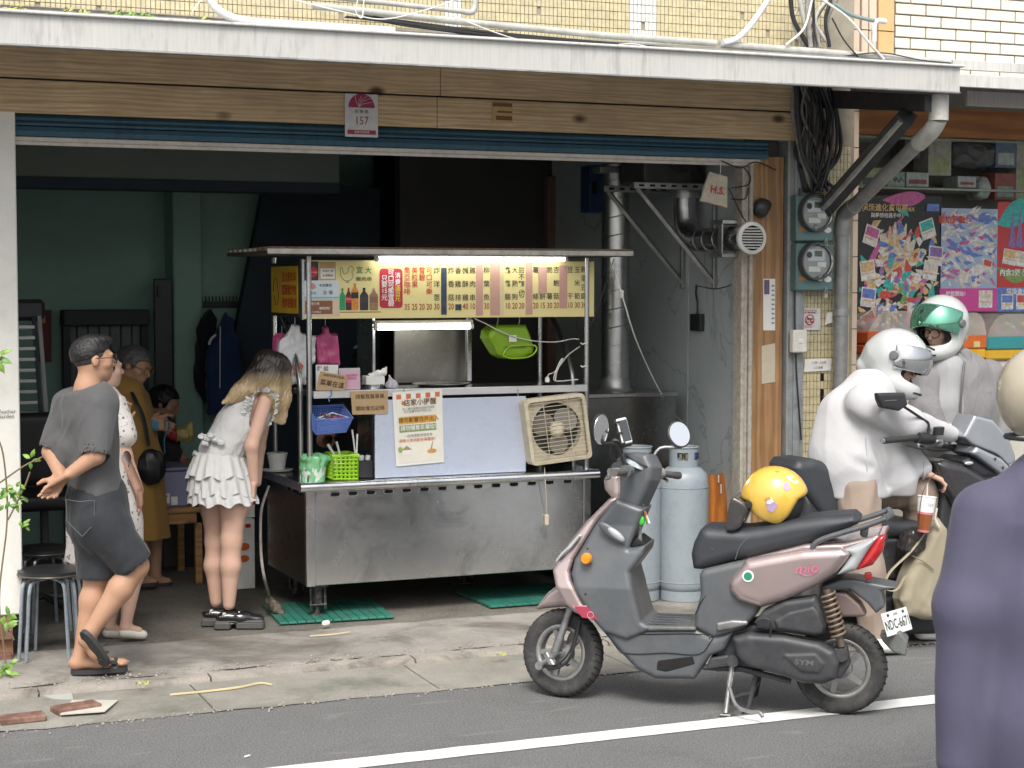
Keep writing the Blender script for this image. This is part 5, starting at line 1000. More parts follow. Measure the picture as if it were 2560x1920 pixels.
# electricity meters
mg = M('meter_teal', (.11, .19, .19, 1), .45, .2, var=.1, dirt=.25)
for k, (y0, y1, lb_) in enumerate(((487, 604, 'upper electricity meter on the tiled column'), (608, 727, 'lower electricity meter on the tiled column'))):
    a, b = at(1992, y0, 9.13), at(2084, y1, 9.13); t = thing('electricity_meter', 'teal '+lb_, 'meter', ((a.x+b.x)/2, 9.15, b.z), 'electricity meters on the column')
    MB().span((a.x, 9.13, b.z), (b.x, 9.23, a.z), .008).build('box', mg, t); c = Vector(((a.x+b.x)/2-.008, 9.13, a.z-(a.z-b.z)*.38)); R = (b.x-a.x)*.44
    MB().lathe([(R*1.02, 0), (R*1.02, -.03), (R*.97, -.045), (R*.9, -.045), (R*.9, -.02)], c, axis=(0, 1, 0), n=32, cap=False).build('ring', M('meter_ring', (.09, .1, .1, 1), .4, .5), t)
    MB().lathe([(0, -.025), (R*.9, -.025), (R*.9, -.02)], c, axis=(0, 1, 0), n=28).build('dial', M('meter_dial', (.36, .37, .37, 1), .5), t)
    d = c+Vector((0, -.0262, 0)); MB().box(d+Vector((0, .0005, R*.34)), (R*1.1, .002, R*.62), .0).build('face_plate', M('meter_face', (.58, .6, .62, 1), .5), t, 0); MB().box(d+Vector((R*.12, -.001, R*.42)), (R*.5, .002, R*.32), 0).build('display', M('lcd', (.1, .13, .1, 1), .3), t, 0)
    MB().lathe([(R*.17, 0), (R*.17, -.002), (R*.13, -.002)], d+Vector((-R*.45, 0, R*.35)), axis=(0, 1, 0), n=16).build('knob', dark_iron, t)
    for dx, dz, w2 in ((-.12, -.42, .75), (.35, -.18, .55)): MB().box(d+Vector((R*dx, -.001, R*dz)), (R*w2, .002, R*.28), 0).build('label', paper, t, 0)
    MB().lathe([(R*.9, -.045), (R*.8, -.07), (R*.5, -.085), (0, -.09)], c, axis=(0, 1, 0), n=28).build('glass_cover', M('meter_glass', (.95, .97, .97, 1), .03, trans=1, ior=1.1, var=0, rvar=0), t, 60)
    MB().box((a.x+.04, 9.129, b.z+.075), (.055, .003, .022), 0).build('rating_label', M('meter_or', (.35, .14, .03, 1), .5), t, 0); MB().lathe([(0, 0), (.026, 0), (.026, .002)], (b.x-.045, 9.128, b.z+.07), axis=(0, -1, 0), n=16, sq=.7).build('seal_sticker', paper, t)
    MB().box(Vector((c.x-.01+.03*k, 9.09, b.z+.075-.0*k)), (.028, .006, .034), .003).build('seal_tag', galv, t); MB().box(Vector((b.x-.06, 9.118, b.z-.03)), (.024, .006, .034), .003).build('padlock', galv, t); MB().tube(smoothpath([(b.x-.07, 9.12, b.z-.01), (b.x-.06, 9.12, b.z+.02), (b.x-.05, 9.12, b.z-.01)], 4), .003, 5).build('shackle', galv, t)
    text('lettering', '台電 TPC', (a.x+.065, 9.1285, b.z+.05), .012, M('pale_teal', (.02, .15, .2, 1), .5), t)
# no smoking plate, switch box, note
t, L, ux, uy = card('no_smoking_sign', 'white no smoking plate with red circle on the yellow tiles', 'sign', (at(1997, 771, 9.22), at(2051, 771, 9.22), at(2051, 825, 9.22), at(1997, 825, 9.22)), plate_m)
text('lettering', '宜蘭縣政府衛生局', L(.5, .1, .002), .0125, red_i, t, ux=ux, uy=uy); text('lettering', 'NO SMOKING', L(.5, .2, .002), .014, black_i, t, ux=ux, uy=uy, bold=.02)
c = L(.5, .52, .003); MB().tube([c+Vector((.03*math.cos(a), 0, .03*math.sin(a))) for a in np.linspace(0, 6.28, 24, False)], .003, 5, closed=True).build('ban_circle', M('ban_red', (.6, .03, .03, 1), .5), t); MB().box(c+Vector((0, .0005, .004)), (.04, .001, .009), 0).build('cigarette_print', black_i, t, 0); MB().tube([c+Vector((-.02, 0, .02)), c+Vector((.02, 0, -.02))], .003, 5).build('ban_bar', M('ban_red', (.6, .03, .03, 1), .5), t); text('lettering', '禁止吸菸', L(.5, .63, .002), .017, black_i, t, ux=ux, uy=uy, bold=.012); text('lettering', '違者處新台幣二千元以上\n一萬元以下罰鍰', L(.42, .84, .002), .0085, red_i, t, ux=ux, uy=uy)
t = thing('switch_box', 'white plastic switch box beside the yellow tiles', 'switch', at(2002, 882, 9.16)); a, b = at(1984, 825, 9.13), at(2019, 882, 9.13); MB().span((a.x, 9.13, b.z), (b.x, 9.18, a.z), .008).build('box', M('switch_white', (.6, .59, .53, 1), .4, dirt=.2), t); MB().box(((a.x+b.x)/2, 9.128, (a.z+b.z)/2), (.03, .004, .022), .001).build('rocker', paper, t); text('lettering', 'UL', ((a.x+b.x)/2, 9.1255, (a.z+b.z)/2), .014, grey_i, t)
t, L, ux, uy = card('opening_hours_note', 'torn handwritten opening hours note taped to the yellow tiles', 'note', (at(2012, 898, 9.225), at(2079, 896, 9.225), at(2078, 926, 9.225), at(2010, 930, 9.225)), paper, bend=.004); text('lettering', '11:30－21:00', L(.5, .3, .003), .02, black_i, t, ux=ux, uy=uy); text('lettering', '人工收費', L(.5, .72, .003), .017, black_i, t, ux=ux, uy=uy)
t, L, ux, uy = card('torn_sticker', 'torn sticker half peeled beside the drainpipe clamp', 'sticker', (at(2068, 782, 9.225), at(2081, 780, 9.2), at(2081, 806, 9.2), at(2062, 812, 9.225)), paper)
# ================================================================ gas cylinders, board, pots
gasm = M('gas_blue', (.28, .325, .355, 1), .42, var=.06, vs=3, dirt=.25, dcol=(.16, .15, .14, 1), ds=18)
def gas():
    t = thing('gas_cylinder', 'x', 'gas cylinder', (0, 0, 0)); R = .151
    MB().lathe([(R*.93, 0), (R*.93, .06), (R*.9, .062)], (0, 0, 0), n=36).build('foot_ring', gasm, t); MB().lathe([(R*.7, .045), (R*.92, .06), (R*.985, .09), (R, .115), (R, .70), (R*.985, .745), (R*.9, .785), (R*.7, .815), (R*.42, .832), (.05, .84)], (0, 0, 0), n=40).build('body', gasm, t, 60)
    for z in (.115, .70): MB().tube([(R*math.cos(a), R*math.sin(a), z) for a in np.linspace(0, 6.28, 40, False)], .0028, 5, closed=True).build('weld_seam', gasm, t)
    m = MB(); rc_ = .088; n = 40; lo = []; 
    for k in range(n):
        a = 2*math.pi*k/n; op = (abs(((math.degrees(a)+90+180) % 360)-180) < 24) or (abs(((math.degrees(a)-60+180) % 360)-180) < 24) or (abs(((math.degrees(a)-200+180) % 360)-180) < 22)
        a2 = 2*math.pi*(k+1)/n
        for z0, z1 in (((.80, .868), (.915, .945)) if op else ((.80, .945),)):
            q = [(rr*math.cos(t_), rr*math.sin(t_), z) for rr in (rc_, rc_-.005) for t_ in (a, a2) for z in (z0, z1)]
            m._add(q, [(0, 2, 3, 1), (4, 5, 7, 6), (1, 3, 7, 5), (0, 4, 6, 2)])
    m.build('collar', gasm, t, 50); MB().tube([(rc_*math.cos(a), rc_*math.sin(a), .945) for a in np.linspace(0, 6.28, 36, False)], .006, 6, closed=True).build('collar_rim', gasm, t)
    MB().lathe([(.016, .83), (.02, .86), (.012, .87), (.012, .9), (.028, .9), (.028, .915), (.0, .915)], (0, 0, 0), n=14).build('valve', M('valve_brass', (.4, .3, .12, 1), .4, .8), t); MB().box((.0, -.085, .892), (.028, .004, .045), .001).build('sticker', M('gas_navy', (.03, .05, .2, 1), .5), t)
    return t
def dup(root, loc, rz, label):
    r = root.copy(); COL.objects.link(r); r.location = loc; r.rotation_euler = (0, 0, rz); r['label'] = label
    for ch in root.children:
        c = ch.copy(); COL.objects.link(c); c.parent = r
        for g in ch.children: d = g.copy(); COL.objects.link(d); d.parent = c
    return r
g1 = gas(); g1.location = (5.06, 9.36, .05); g1.rotation_euler = (0, 0, .6); g1.scale = (1, 1, .975); g1['label'] = 'pale blue gas cylinder standing beside the orange board'; g1['group'] = 'gas cylinders by the stall'
text('lettering', 'CH', (0, 0, 0), .04, M('chalk', (.2, .2, .2, 1), .9), g1, ux=(1, 0, 0), uy=(0, 0, 1)).location = (.06, -.118, .77)
dup(g1, (4.8, 9.47, .05), 2.1, 'pale blue gas cylinder half hidden behind the pink scooter')
ob = thing('orange_board', 'leaning orange varnished wooden board behind the gas cylinder', 'board', at(1790, 1330, 9.6))
m = MB().prism([at(1745, 1196, 9.62), at(1810, 1182, 9.62), at(1826, 1330, 9.55), at(1826, 1420, 9.5), at(1740, 1420, 9.5)], (0, .02, 0)); m.build('panel', orange_w, ob); strip(ob, lambda u, v, d: at(1793+u*10, 1187+v*38, 9.6)+Vector((0, -.008, 0)), 0, .35, 0, .5, white_i, 'tape'); strip(ob, lambda u, v, d: at(1793+u*10, 1187+v*46, 9.6)+Vector((0, -.01, 0)), .6, .95, .5, 1, white_i, 'tape')
rk = thing('pot_rack', 'black steel rack behind the gas cylinders', 'rack', (5.2, 10.4, .05)); zr = at(1800, 1166, 10.2).z
MB().span((4.9, 10.1, zr-.02), (5.47, 10.6, zr), .003).build('shelf', M('rack_black', (.02, .02, .022, 1), .5), rk)
MB().span((4.9, 10.1, zr-.055), (5.47, 10.115, zr-.021), .003).build('shelf_lip', galv, rk)
for x in (4.92, 5.45):
    for y in (10.12, 10.58): MB().span((x-.015, y-.015, .05), (x+.015, y+.015, zr-.02), .002).build('leg', M('rack_black', (.02, .02, .022, 1), .5), rk)
for k, (px, Y, r, h_, lb_) in enumerate(((1808, 10.3, .075, .12, 'steel pot with black knob on the rack by the door jamb'), (1715, 10.32, .095, .1, 'wide steel pot with dark lid on the rack behind the gas cylinder'))):
    c = at(px, 1160, Y); c.z = zr; t = thing('steel_pot', lb_, 'pot', c, 'pots on the rack'); MB().lathe([(r*.95, 0), (r, .01), (r, h_), (r*1.05, h_), (r*1.05, h_+.006)], c, n=28).build('pot', steel, t, 40); MB().lathe([(r*1.04, h_+.006), (r*.8, h_+.02), (r*.2, h_+.035), (0, h_+.035)], c, n=28).build('lid', steel if k == 0 else dark_iron, t, 60); MB().lathe([(.008, h_+.03), (.008, h_+.05), (.018, h_+.055), (0, h_+.065)], c, n=12).build('knob', dark_iron, t)
    MB().tube(smoothpath([c+Vector((-r, -.03, h_*.8)), c+Vector((-r-.03, -.03, h_*.8)), c+Vector((-r-.03, .03, h_*.8)), c+Vector((-r, .03, h_*.8))], 3), .005, 6).build('handle', dark_iron, t); MB().box(c+Vector((.01, -r-.004, h_*.78)), (.035, .012, .022), .004).build('clip', dark_iron, t)
# ================================================================ inside: ladder, table, boxes, coats
ld = thing('step_ladder', 'aluminium step ladder leaning inside behind the white pillar', 'ladder', (1.3, 11.0, .05)); alm = M('ladder_alu', (.42, .43, .44, 1), .4, .7); 
for k in range(13):
    y = 815+k*27; a, b = at(42, y, 10.9), at(86+k*1.2, y+3, 10.9); MB().span((a.x-.1, 10.88, a.z-.018), (b.x, 10.94, a.z+.006), .003).build('rung', alm, ld)
for x0, x1, mt in ((90, 118, M('ladder_black', (.04, .04, .05, 1), .5)), (104, 132, alm)): MB().tube([at(x0-6, 790, 10.9), at(x1, 1250, 10.85)], .014, 6).build('rail', mt, ld)
MB().box(at(70, 775, 10.95), (.2, .05, .13), .03).build('top_cap', M('ladder_black', (.04, .04, .05, 1), .5), ld)
t, L, ux, uy = card('red_calendar', 'dark red calendar sheet on the rear green wall', 'calendar', (at(98, 775, 12.95), at(129, 775, 12.95), at(129, 905, 12.95), at(98, 905, 12.95)), M('cal_red', (.12, .012, .02, 1), .6)); strip(t, L, .2, .5, .1, .25, M('cal_gold', (.5, .3, .05, 1), .5))
dr = thing('dark_cabinet', 'dark cabinet with curtain panels against the rear green wall', 'cabinet', (1.9, 12.8, .05)); a, b = at(157, 775, 12.8), at(370, 812, 12.8)
MB().span((a.x, 12.75, b.z), (b.x, 12.95, a.z), .005).build('header', M('cab_dark', (.02, .025, .03, 1), .6), dr)
for k in range(7): x = a.x+(b.x-a.x)*(.05+.13*k); MB().span((x, 12.86, .3), (x+(b.x-a.x)*.12, 12.9, b.z), .006).build('panel', M('cab_panel', (.13, .15, .16, 1), .6), dr)
for x in (a.x, b.x-.05): MB().span((x, 12.8, .05), (x+.05, 12.9, b.z-.002), .003).build('stile', M('cab_dark', (.02, .025, .03, 1), .6), dr)
t = thing('inner_door', 'narrow dark door between the green wall and the pillar', 'door', at(410, 1300, 12.65)); a, b = at(384, 697, 12.68), at(436, 1400, 12.68); MB().span((a.x, 12.66, .05), (b.x, 12.699, a.z), .005).build('leaf', M('door_dark', (.03, .035, .045, 1), .5), t); MB().box((a.x+.03, 12.65, 1.9), (.02, .02, .08), .004).build('hinge', dark_iron, t)
cr = thing('coat_rack', 'dark comb shaped coat rack on the green wall', 'rack', at(545, 760, 12.8)); a, b = at(500, 754, 12.8), at(594, 768, 12.8); MB().span((a.x, 12.78, b.z), (b.x, 12.84, a.z), .004).build('rail', M('cab_dark', (.02, .025, .03, 1), .6), cr)
for k in range(11): x = a.x+(b.x-a.x)*(k+.5)/11; MB().tube([(x, 12.78, a.z), (x-.01, 12.74, a.z+.04)], .004, 5).build('hook', M('cab_dark', (.02, .025, .03, 1), .6), cr)
def coat(lab, pts, mat, Y):
    poly = [(at(x, y, Y).x, at(x, y, Y).z) for x, y in pts]; t = thing('hanging_coat', lab, 'coat', (poly[0][0], Y, min(p[1] for p in poly)), 'coats on the rack')
    Blob((min(p[0] for p in poly), Y-.13, min(p[1] for p in poly)), (max(p[0] for p in poly), Y+.1, max(p[1] for p in poly)), .012).slab(poly, Y-.1, Y+.08, .08).build('cloth', mat, t, 2, (.02, .12, (.05, 0, 1), len(lab)*.3)); return t, poly
i0 = lambda x, y: (x/2.0735, 700+y/2.0735)
coat('black coat hanging at the near end of the coat rack', [i0(1090, 140), i0(1130, 200), i0(1130, 620), i0(1060, 640), i0(1010, 560), i0(1000, 330), i0(1040, 200)], cloth('coat_black', (.012, .014, .022, 1)), 12.6)
t, poly = coat('navy raincoat with pale piping hanging on the coat rack', [i0(1165, 160), i0(1200, 200), i0(1250, 380), i0(1270, 680), i0(1060, 700), i0(1060, 420), i0(1120, 260)], cloth('coat_navy', (.018, .035, .11, 1)), 12.4)
MB().tube([at(*i0(1142, 240), 12.28), at(*i0(1140, 560), 12.28)], .004, 5).build('piping', white_i, t); MB().tube(smoothpath([at(*i0(1118, 285), 12.27), at(*i0(1095, 305), 12.26), at(*i0(1083, 335), 12.26)], 3), .009, 6).build('reflector', white_i, t)
# table with storage box, carton
tbx = thing('wooden_table', 'small wooden table inside the shop', 'table', (2.5, 11.6, .05)); a = at(394, 1275, 11.0); b = at(505, 1262, 11.0)
MB().span((a.x-.1, 11.0, a.z-.03), (b.x, 11.6, a.z+.005), .005).build('top', table_w, tbx); MB().span((a.x-.08, 11.02, a.z-.1), (b.x-.03, 11.04, a.z-.031), .003).build('apron', table_w, tbx)
for x in (a.x-.07, b.x-.04):
    for y in (11.02, 11.55): MB().span((x, y, .047), (x+.045, y+.045, a.z-.1), .003).build('leg', table_w, tbx)
sbx = thing('storage_box', 'translucent lilac storage box with stickers on the wooden table', 'box', (a.x+.15, 11.2, a.z)); x1 = at(470, 1180, 11.05).x; zt_ = at(400, 1178, 11.05).z; lil = M('lilac_plastic', (.2, .21, .33, 1), .3, var=.1)
MB().span((a.x-.03, 11.05, a.z+.005), (x1, 11.4, zt_), .012).build('tub', lil, sbx); MB().span((a.x-.045, 11.035, zt_), (x1+.015, 11.415, zt_+.02), .006).build('lid', lil, sbx)
q0, q1 = at(394, 1235, 11.045), at(424, 1258, 11.045); MB().span((q0.x, 11.044, q1.z), (q1.x, 11.049, q0.z)).build('sticker', white_i, sbx, 0); text('lettering', 'BOX', ((q0.x+q1.x)/2, 11.043, q0.z-.02), .03, M('box_red', (.5, .03, .03, 1), .5), sbx, bold=.01); q0, q1 = at(428, 1242, 11.045), at(444, 1262, 11.045); MB().span((q0.x, 11.044, q1.z), (q1.x, 11.049, q0.z)).build('sticker', white_i, sbx, 0)
ct_ = thing('orange_carton', 'white cardboard carton printed with orange fruit on the floor', 'carton', at(610, 1420, 10.9)); a, b = at(590, 1300, 10.7), at(638, 1428, 10.7); MB().span((a.x, 10.7, .05), (b.x, 11.0, a.z), .004).build('carton', white_i, ct_)
for dx, dz, r, mt in ((.05, -.17, .035, M('orange_print', (.6, .12, .02, 1), .5)), (.05, -.245, .032, M('orange_print', (.6, .12, .02, 1), .5)), (.075, -.04, .02, red_i)): MB().face([(a.x+dx+r*math.cos(t_), 10.698, a.z+dz+r*.7*math.sin(t_)) for t_ in np.linspace(0, 6.28, 16, False)][::-1]).build('fruit_print', mt, ct_, 0)
t = thing('orange_carton', 'second fruit carton stacked behind the girl in white', 'carton', at(610, 1300, 10.85)); a2, b2 = at(585, 1240, 10.75), at(638, 1296, 10.75); MB().span((a2.x, 10.75, a.z+.003), (b2.x, 11.0, a2.z), .004).build('carton', white_i, t); MB().span((a2.x, 10.748, a2.z-.06), (b2.x, 10.7495, a2.z-.02)).build('print_band', M('orange_print', (.6, .12, .02, 1), .5), t, 0)
t = thing('black_chair', 'black office chair in the dark behind the man in the grey shirt', 'chair', at(110, 1400, 10.4)); bk = M('chair_black', (.014, .014, .017, 1), .5); c = at(110, 1250, 10.5)
Blob(c-Vector((.3, .3, .3)), c+Vector((.3, .3, .55)), .012).rbox(c+Vector((0, .05, 0)), (.24, .22, .05), .04).rbox(c+Vector((.0, .24, .28)), (.22, .05, .22), .05, .03).build('seat', bk, t); MB().tube([c, c+Vector((0, 0, -.35))], .025, 10).build('column', dark_iron, t)
for k in range(5): MB().tube([(c.x, c.y+.05, .12), (c.x+.26*math.cos(1.256*k), c.y+.05+.26*math.sin(1.256*k), .08)], .018, 6).build('foot', dark_iron, t)
# stools
stl = M('stool_steel', (.36, .42, .48, 1), .35, .6, var=.15, dirt=.5, dcol=(.12, .1, .08, 1), ds=24); vin = M('stool_vinyl', (.02, .02, .022, 1), .4)
def stool(lab, c, rz, s=1.):
    t = thing('round_stool', lab, 'stool', c, 'black stools by the pillar'); c = Vector(c); R = .165
    MB().lathe([(0, .455), (R*.8, .455), (R, .448), (R, .425), (R*.96, .42), (0, .42)], c, n=32).build('seat', vin, t, 40); MB().tube([c+Vector((R*.99*math.cos(a), R*.99*math.sin(a), .428)) for a in np.linspace(0, 6.28, 32, False)], .006, 6, closed=True).build('seat_rim', M('stool_rim', (.08, .07, .06, 1), .4), t)
    for k in range(2):
        for sgn in (-1, 1):
            a = rz+k*math.pi/2; d = Vector((math.cos(a), math.sin(a), 0)); e = Vector((-math.sin(a), math.cos(a), 0))*.03*sgn
            MB().tube(smoothpath([c+d*.05+e+Vector((0, 0, .41)), c+d*.11+e+Vector((0, 0, .405)), c+d*.15+e+Vector((0, 0, .37)), c+d*.165+e+Vector((0, 0, .2)), c+d*.18+e+Vector((0, 0, .0))], 4), .0095, 8).build('leg', stl, t); d2 = -d
            MB().tube(smoothpath([c+d2*.05+e+Vector((0, 0, .41)), c+d2*.11+e+Vector((0, 0, .405)), c+d2*.15+e+Vector((0, 0, .37)), c+d2*.165+e+Vector((0, 0, .2)), c+d2*.18+e+Vector((0, 0, .0))], 4), .0095, 8).build('leg', stl, t)
    return t
stool('nearer black round stool with steel tube legs beside the white pillar', gp(130, 1640, .05), .5); stool('farther black round stool with steel tube legs behind the nearer one', gp(112, 1570, .05), .9)
# ================================================================ litter, plants
t = tag(MB().box(gp(190, 1770, .02), (.21, .1, .035), .006, rotz(.25)).build('red_brick', brick_m), 'loose red brick lying in the gutter', 'brick'); tag(MB().box(gp(55, 1795, .02), (.2, .1, .03), .006, rotz(.05)).build('red_brick', brick_m), 'half buried red brick at the gutter corner', 'brick')
def shard(name, lab, px, mt, z=.015, cat='scrap'): return tag(MB().prism([gp(x, y, z) for x, y in px], (0, 0, .004)).build(name, mt, None, 0), lab, cat)
tl_ = M('grey_shard', (.36, .37, .34, 1), .5, var=.1); shard('tile_shard', 'flat grey tile shard in the gutter', [(70, 1728), (180, 1735), (183, 1750), (130, 1748)], tl_); shard('paper_sheet', 'dirty flattened paper sheet in the gutter', [(180, 1752), (296, 1752), (262, 1780), (150, 1788)], M('dirty_sheet', (.46, .44, .38, 1), .8, var=.12), .018)
run('plastic_strap', [gp(x, y, .018) for x, y in ((425, 1737), (520, 1728), (600, 1718), (650, 1708), (680, 1712))], .0055, M('strap_yellow', (.56, .48, .28, 1), .5), 'long pale yellow plastic strap lying in the gutter', 'strap', None, 5); run('paper_strip', [gp(x, y, .055) for x, y in ((775, 1590), (830, 1586), (875, 1580))], .004, M('strap_yellow', (.56, .48, .28, 1), .5), 'thin straw coloured strip beside the green mat', 'strap', None, 5)
tag(MB().box(gp(618, 1890, .006), (.03, .012, .004), .001, rotz(.6)).build('paper_bit', white_i), 'small white paper bit on the asphalt', 'scrap'); tag(MB().box(gp(815, 1558, .08), (.05, .03, .03), .01, rotz(.4)).build('crumpled_paper', paper), 'crumpled paper by the jack leg on the green mat', 'scrap')
for (x, y, z, n, lb_) in ((1250, 1640, .045, 7, 'tiny yellow green weed in the kerb crack by the scooter wheel'), (355, 1712, .045, 6, 'tiny weed in the kerb joint')):
    t = thing('kerb_weed', lb_, 'plant', gp(x, y, z)); m = MB(); rl = random.Random(n)
    for k in range(n*3): leaf(m, gp(x, y, z)+Vector((rl.uniform(-.03, .03), rl.uniform(-.015, .015), 0)), (rl.uniform(-1, 1), rl.uniform(-1, 1), rl.uniform(.3, 1.2)), rl.uniform(.015, .03), .008, (0, 0, 1))
    m.build('leaves', leaf_y, t, 0)
# climbing plant at the frame edge in front of the pillar
def sprig(lab, stems, leaves, Y, group=None):
    t = thing('leafy_shrub', lab, 'plant', at(stems[0][0][0], stems[0][0][1], Y), group)
    for s in stems: MB().tube(smoothpath(A(s, Y), 5), [.005]*0 or .0045, 6).build('stem', stem_m, t)
    for k, (x, y, dx, dy, L, w_) in enumerate(leaves):
        m = MB(); d = _rt*dx-_up*(-dy)*-1; d = Vector(_rt)*dx+Vector(_up)*dy; leaf(m, at(x, y, Y+random.uniform(-.03, .03)), d+Vector((0, random.uniform(-.3, .1), 0)), L, w_, (random.uniform(-.3, .3), -1, .6)); m.build('leaf', random.choice([leaf_a, leaf_a, leaf_b]), t, 50)
    return t
rl = random.Random(11); lv = []
def cl(x, y, n, s, L): return [(x+rl.uniform(-s, s), y+rl.uniform(-s, s), rl.uniform(-1, 1), rl.uniform(-1, .8), L*rl.uniform(.7, 1.15), L*.5) for _ in range(n)]
sprig('leafy shrub branches reaching in front of the white pillar', [[(-15, 1900), (15, 1700), (-2, 1500), (18, 1300), (10, 1150), (-10, 1080)], [(-5, 1210), (60, 1165), (110, 1140), (160, 1105), (185, 1082)], [(20, 1300), (60, 1220), (75, 1180)], [(110, 1140), (132, 1110), (134, 1100)], [(0, 1560), (25, 1580), (35, 1600)], [(0, 1680), (20, 1740), (15, 1790)]],
      [(160, 1085, .1, 1, .06, .03), (160, 1088, -1, .2, .045, .028), (172, 1082, .9, -.2, .05, .032), (178, 1090, .5, -1, .04, .024), (172, 1092, .9, .4, .045, .026), (76, 1146, -.8, .5, .045, .026), (78, 1144, .4, 1, .045, .026), (80, 1150, .9, .0, .045, .024), (76, 1156, .1, -1, .035, .022)]+cl(45, 1240, 22, 26, .045)+cl(15, 1250, 8, 14, .045)+cl(55, 1310, 7, 10, .035)+cl(5, 880, 0, 10, .05)+cl(18, 1550, 11, 16, .05)+cl(12, 1670, 14, 18, .05)+cl(30, 1720, 8, 16, .04), 8.75)
sprig('leafy shrub tip entering the frame high on the white pillar', [[(-40, 905), (-10, 900), (6, 890)]], [(-6, 885, 1, .35, .075, .032), (-4, 895, .9, -.3, .07, .036), (-10, 900, .55, -.8, .075, .04), (-14, 905, .4, -1, .06, .036)], 8.6)
# ================================================================ shop window of the neighbour: posters, goods, capsule machines
def poster(name, lab, x0, y0, x1, y1, bg, Y=9.712):
    a, b = at(x0, y0, Y), at(x1, y1, Y); t = thing(name, lab, 'poster', ((a.x+b.x)/2, Y, b.z), 'posters in the shop window')
    MB().span((a.x, Y, b.z), (b.x, Y+.003, a.z)).build('sheet', bg, t, 0)
    def L(u, v, d=.001): return Vector((a.x+(b.x-a.x)*u, Y-d, a.z+(b.z-a.z)*v))
    return t, L
def blobf(t, L, pts, mt, d, n='print'): return MB().face([L(u, v, d) for u, v in pts]).build(n, mt, t, 0)
CM = [M('pr%d' % i, c, .5, var=.35, vs=45) for i, c in enumerate(((.5, .12, .3, 1), (.05, .4, .36, 1), (.6, .42, .2, 1), (.6, .55, .45, 1), (.12, .2, .5, 1), (.5, .08, .06, 1), (.25, .16, .38, 1), (.65, .62, .6, 1), (.2, .3, .1, 1)))]
def ribbon(t, L, pts, w_, mt, d):
    q = smoothpath([Vector((u, 0, v)) for u, v in pts], 5); m = MB()
    for i in range(len(q)-1):
        dd = (q[i+1]-q[i]).normalized(); nn = Vector((-dd.z, 0, dd.x))*w_; w0 = math.sin(math.pi*(i+.3)/len(q)); w1 = math.sin(math.pi*(i+1.3)/len(q))
        m.face([L((q[i]+nn*w0).x, (q[i]+nn*w0).z, d), L((q[i+1]+nn*w1).x, (q[i+1]+nn*w1).z, d), L((q[i+1]-nn*w1).x, (q[i+1]-nn*w1).z, d), L((q[i]-nn*w0).x, (q[i]-nn*w0).z, d)])
    m.build('print', mt, t, 0)
def tcard(t, L, u, v, w_, h_, a, d, k):
    def c(x, y): return (u+(x*math.cos(a)-y*math.sin(a)*1.35), v+(x*math.sin(a)*.75+y*math.cos(a)))
    blobf(t, L, [c(-w_, -h_), c(w_, -h_), c(w_, h_), c(-w_, h_)], CM[7], d, 'card_print'); blobf(t, L, [c(-w_*.85, -h_*.85), c(w_*.85, -h_*.85), c(w_*.85, h_*.1), c(-w_*.85, h_*.1)], CM[k % 7], d+.0003, 'card_print'); blobf(t, L, [c(-w_*.8, h_*.25), c(w_*.8, h_*.25), c(w_*.8, h_*.4), c(-w_*.8, h_*.4)], CM[2], d+.0003, 'card_print')
t, L = poster('window_poster', 'tall dark trading card poster with pink and teal ribbons beside the drainpipe', 2142, 487, 2349, 860, M('poster_black', (.02, .024, .022, 1), .4))
ribbon(t, L, [(.3, .03), (.6, .02), (.8, .0)], .05, CM[0], .0012); ribbon(t, L, [(.05, .4), (.2, .6), (.05, .72)], .07, CM[1], .0012); ribbon(t, L, [(.6, .1), (.25, .35), (.12, .6), (.3, .85)], .03, CM[0], .0014); ribbon(t, L, [(.9, .55), (.85, .8), (.5, .97)], .06, CM[1], .0014)
for k in range(9): a = -2.5+k*.22; ribbon(t, L, [(.5, .62), (.5+.2*math.cos(a), .62+.28*math.sin(a)), (.5+.3*math.cos(a+.1), .62+.45*math.sin(a+.1))], .035, CM[3 if k % 2 else 2], .0016+.0001*k)
rp = random.Random(4)
for k in range(150): u, v, a, s = rp.gauss(.5, .21), rp.gauss(.55, .17), rp.uniform(0, 6.28), rp.uniform(.04, .13); u = min(.97, max(.03, u)); s = min(s, .99-u, u-.01); blobf(t, L, [(u+s*math.cos(a+x)*q, v+s*.55*math.sin(a+x)*q) for x, q in ((0, 1), (1.6, .35), (2.6, .8), (3.9, .4), (5.2, .6))], CM[(3, 2, 0, 7, 1, 3, 5, 4, 7, 2)[k % 10]], .0026+.00001*k)
for k in range(46): u, v = rp.gauss(.5, .17), rp.gauss(.66, .11); s = rp.uniform(.015, .06); blobf(t, L, [(u+s*math.cos(x)*rp.uniform(.5, 1.2), v+s*.6*math.sin(x)*rp.uniform(.5, 1.2)) for x in np.linspace(0, 6.28, 7, False)], CM[k % 9], .003+.00004*k)
for k, (u, v, a) in enumerate(((.17, .27, .3), (.83, .22, -.3), (.13, .5, -.15), (.87, .5, .15), (.14, .68, .1), (.16, .84, -.5), (.93, .4, .1))): tcard(t, L, u, v, .085, .065, a, .006+.0002*k, k)
text('lettering', '超級進化寶可夢ex', L(.36, .085, .007), .052, CM[2], t, bold=.02); text('lettering', '與夢想相遇手中！', L(.36, .135, .007), .034, white_i, t, bold=.012); blobf(t, L, [(.82, .05), (.96, .05), (.97, .1), (.81, .1)], CM[4], .007); text('lettering', '超級進化', L(.7, .93, .008), .036, white_i, t, bold=.015); text('lettering', '2025', at(2166, 823, 9.70), .036, white_i, t, bold=.02)
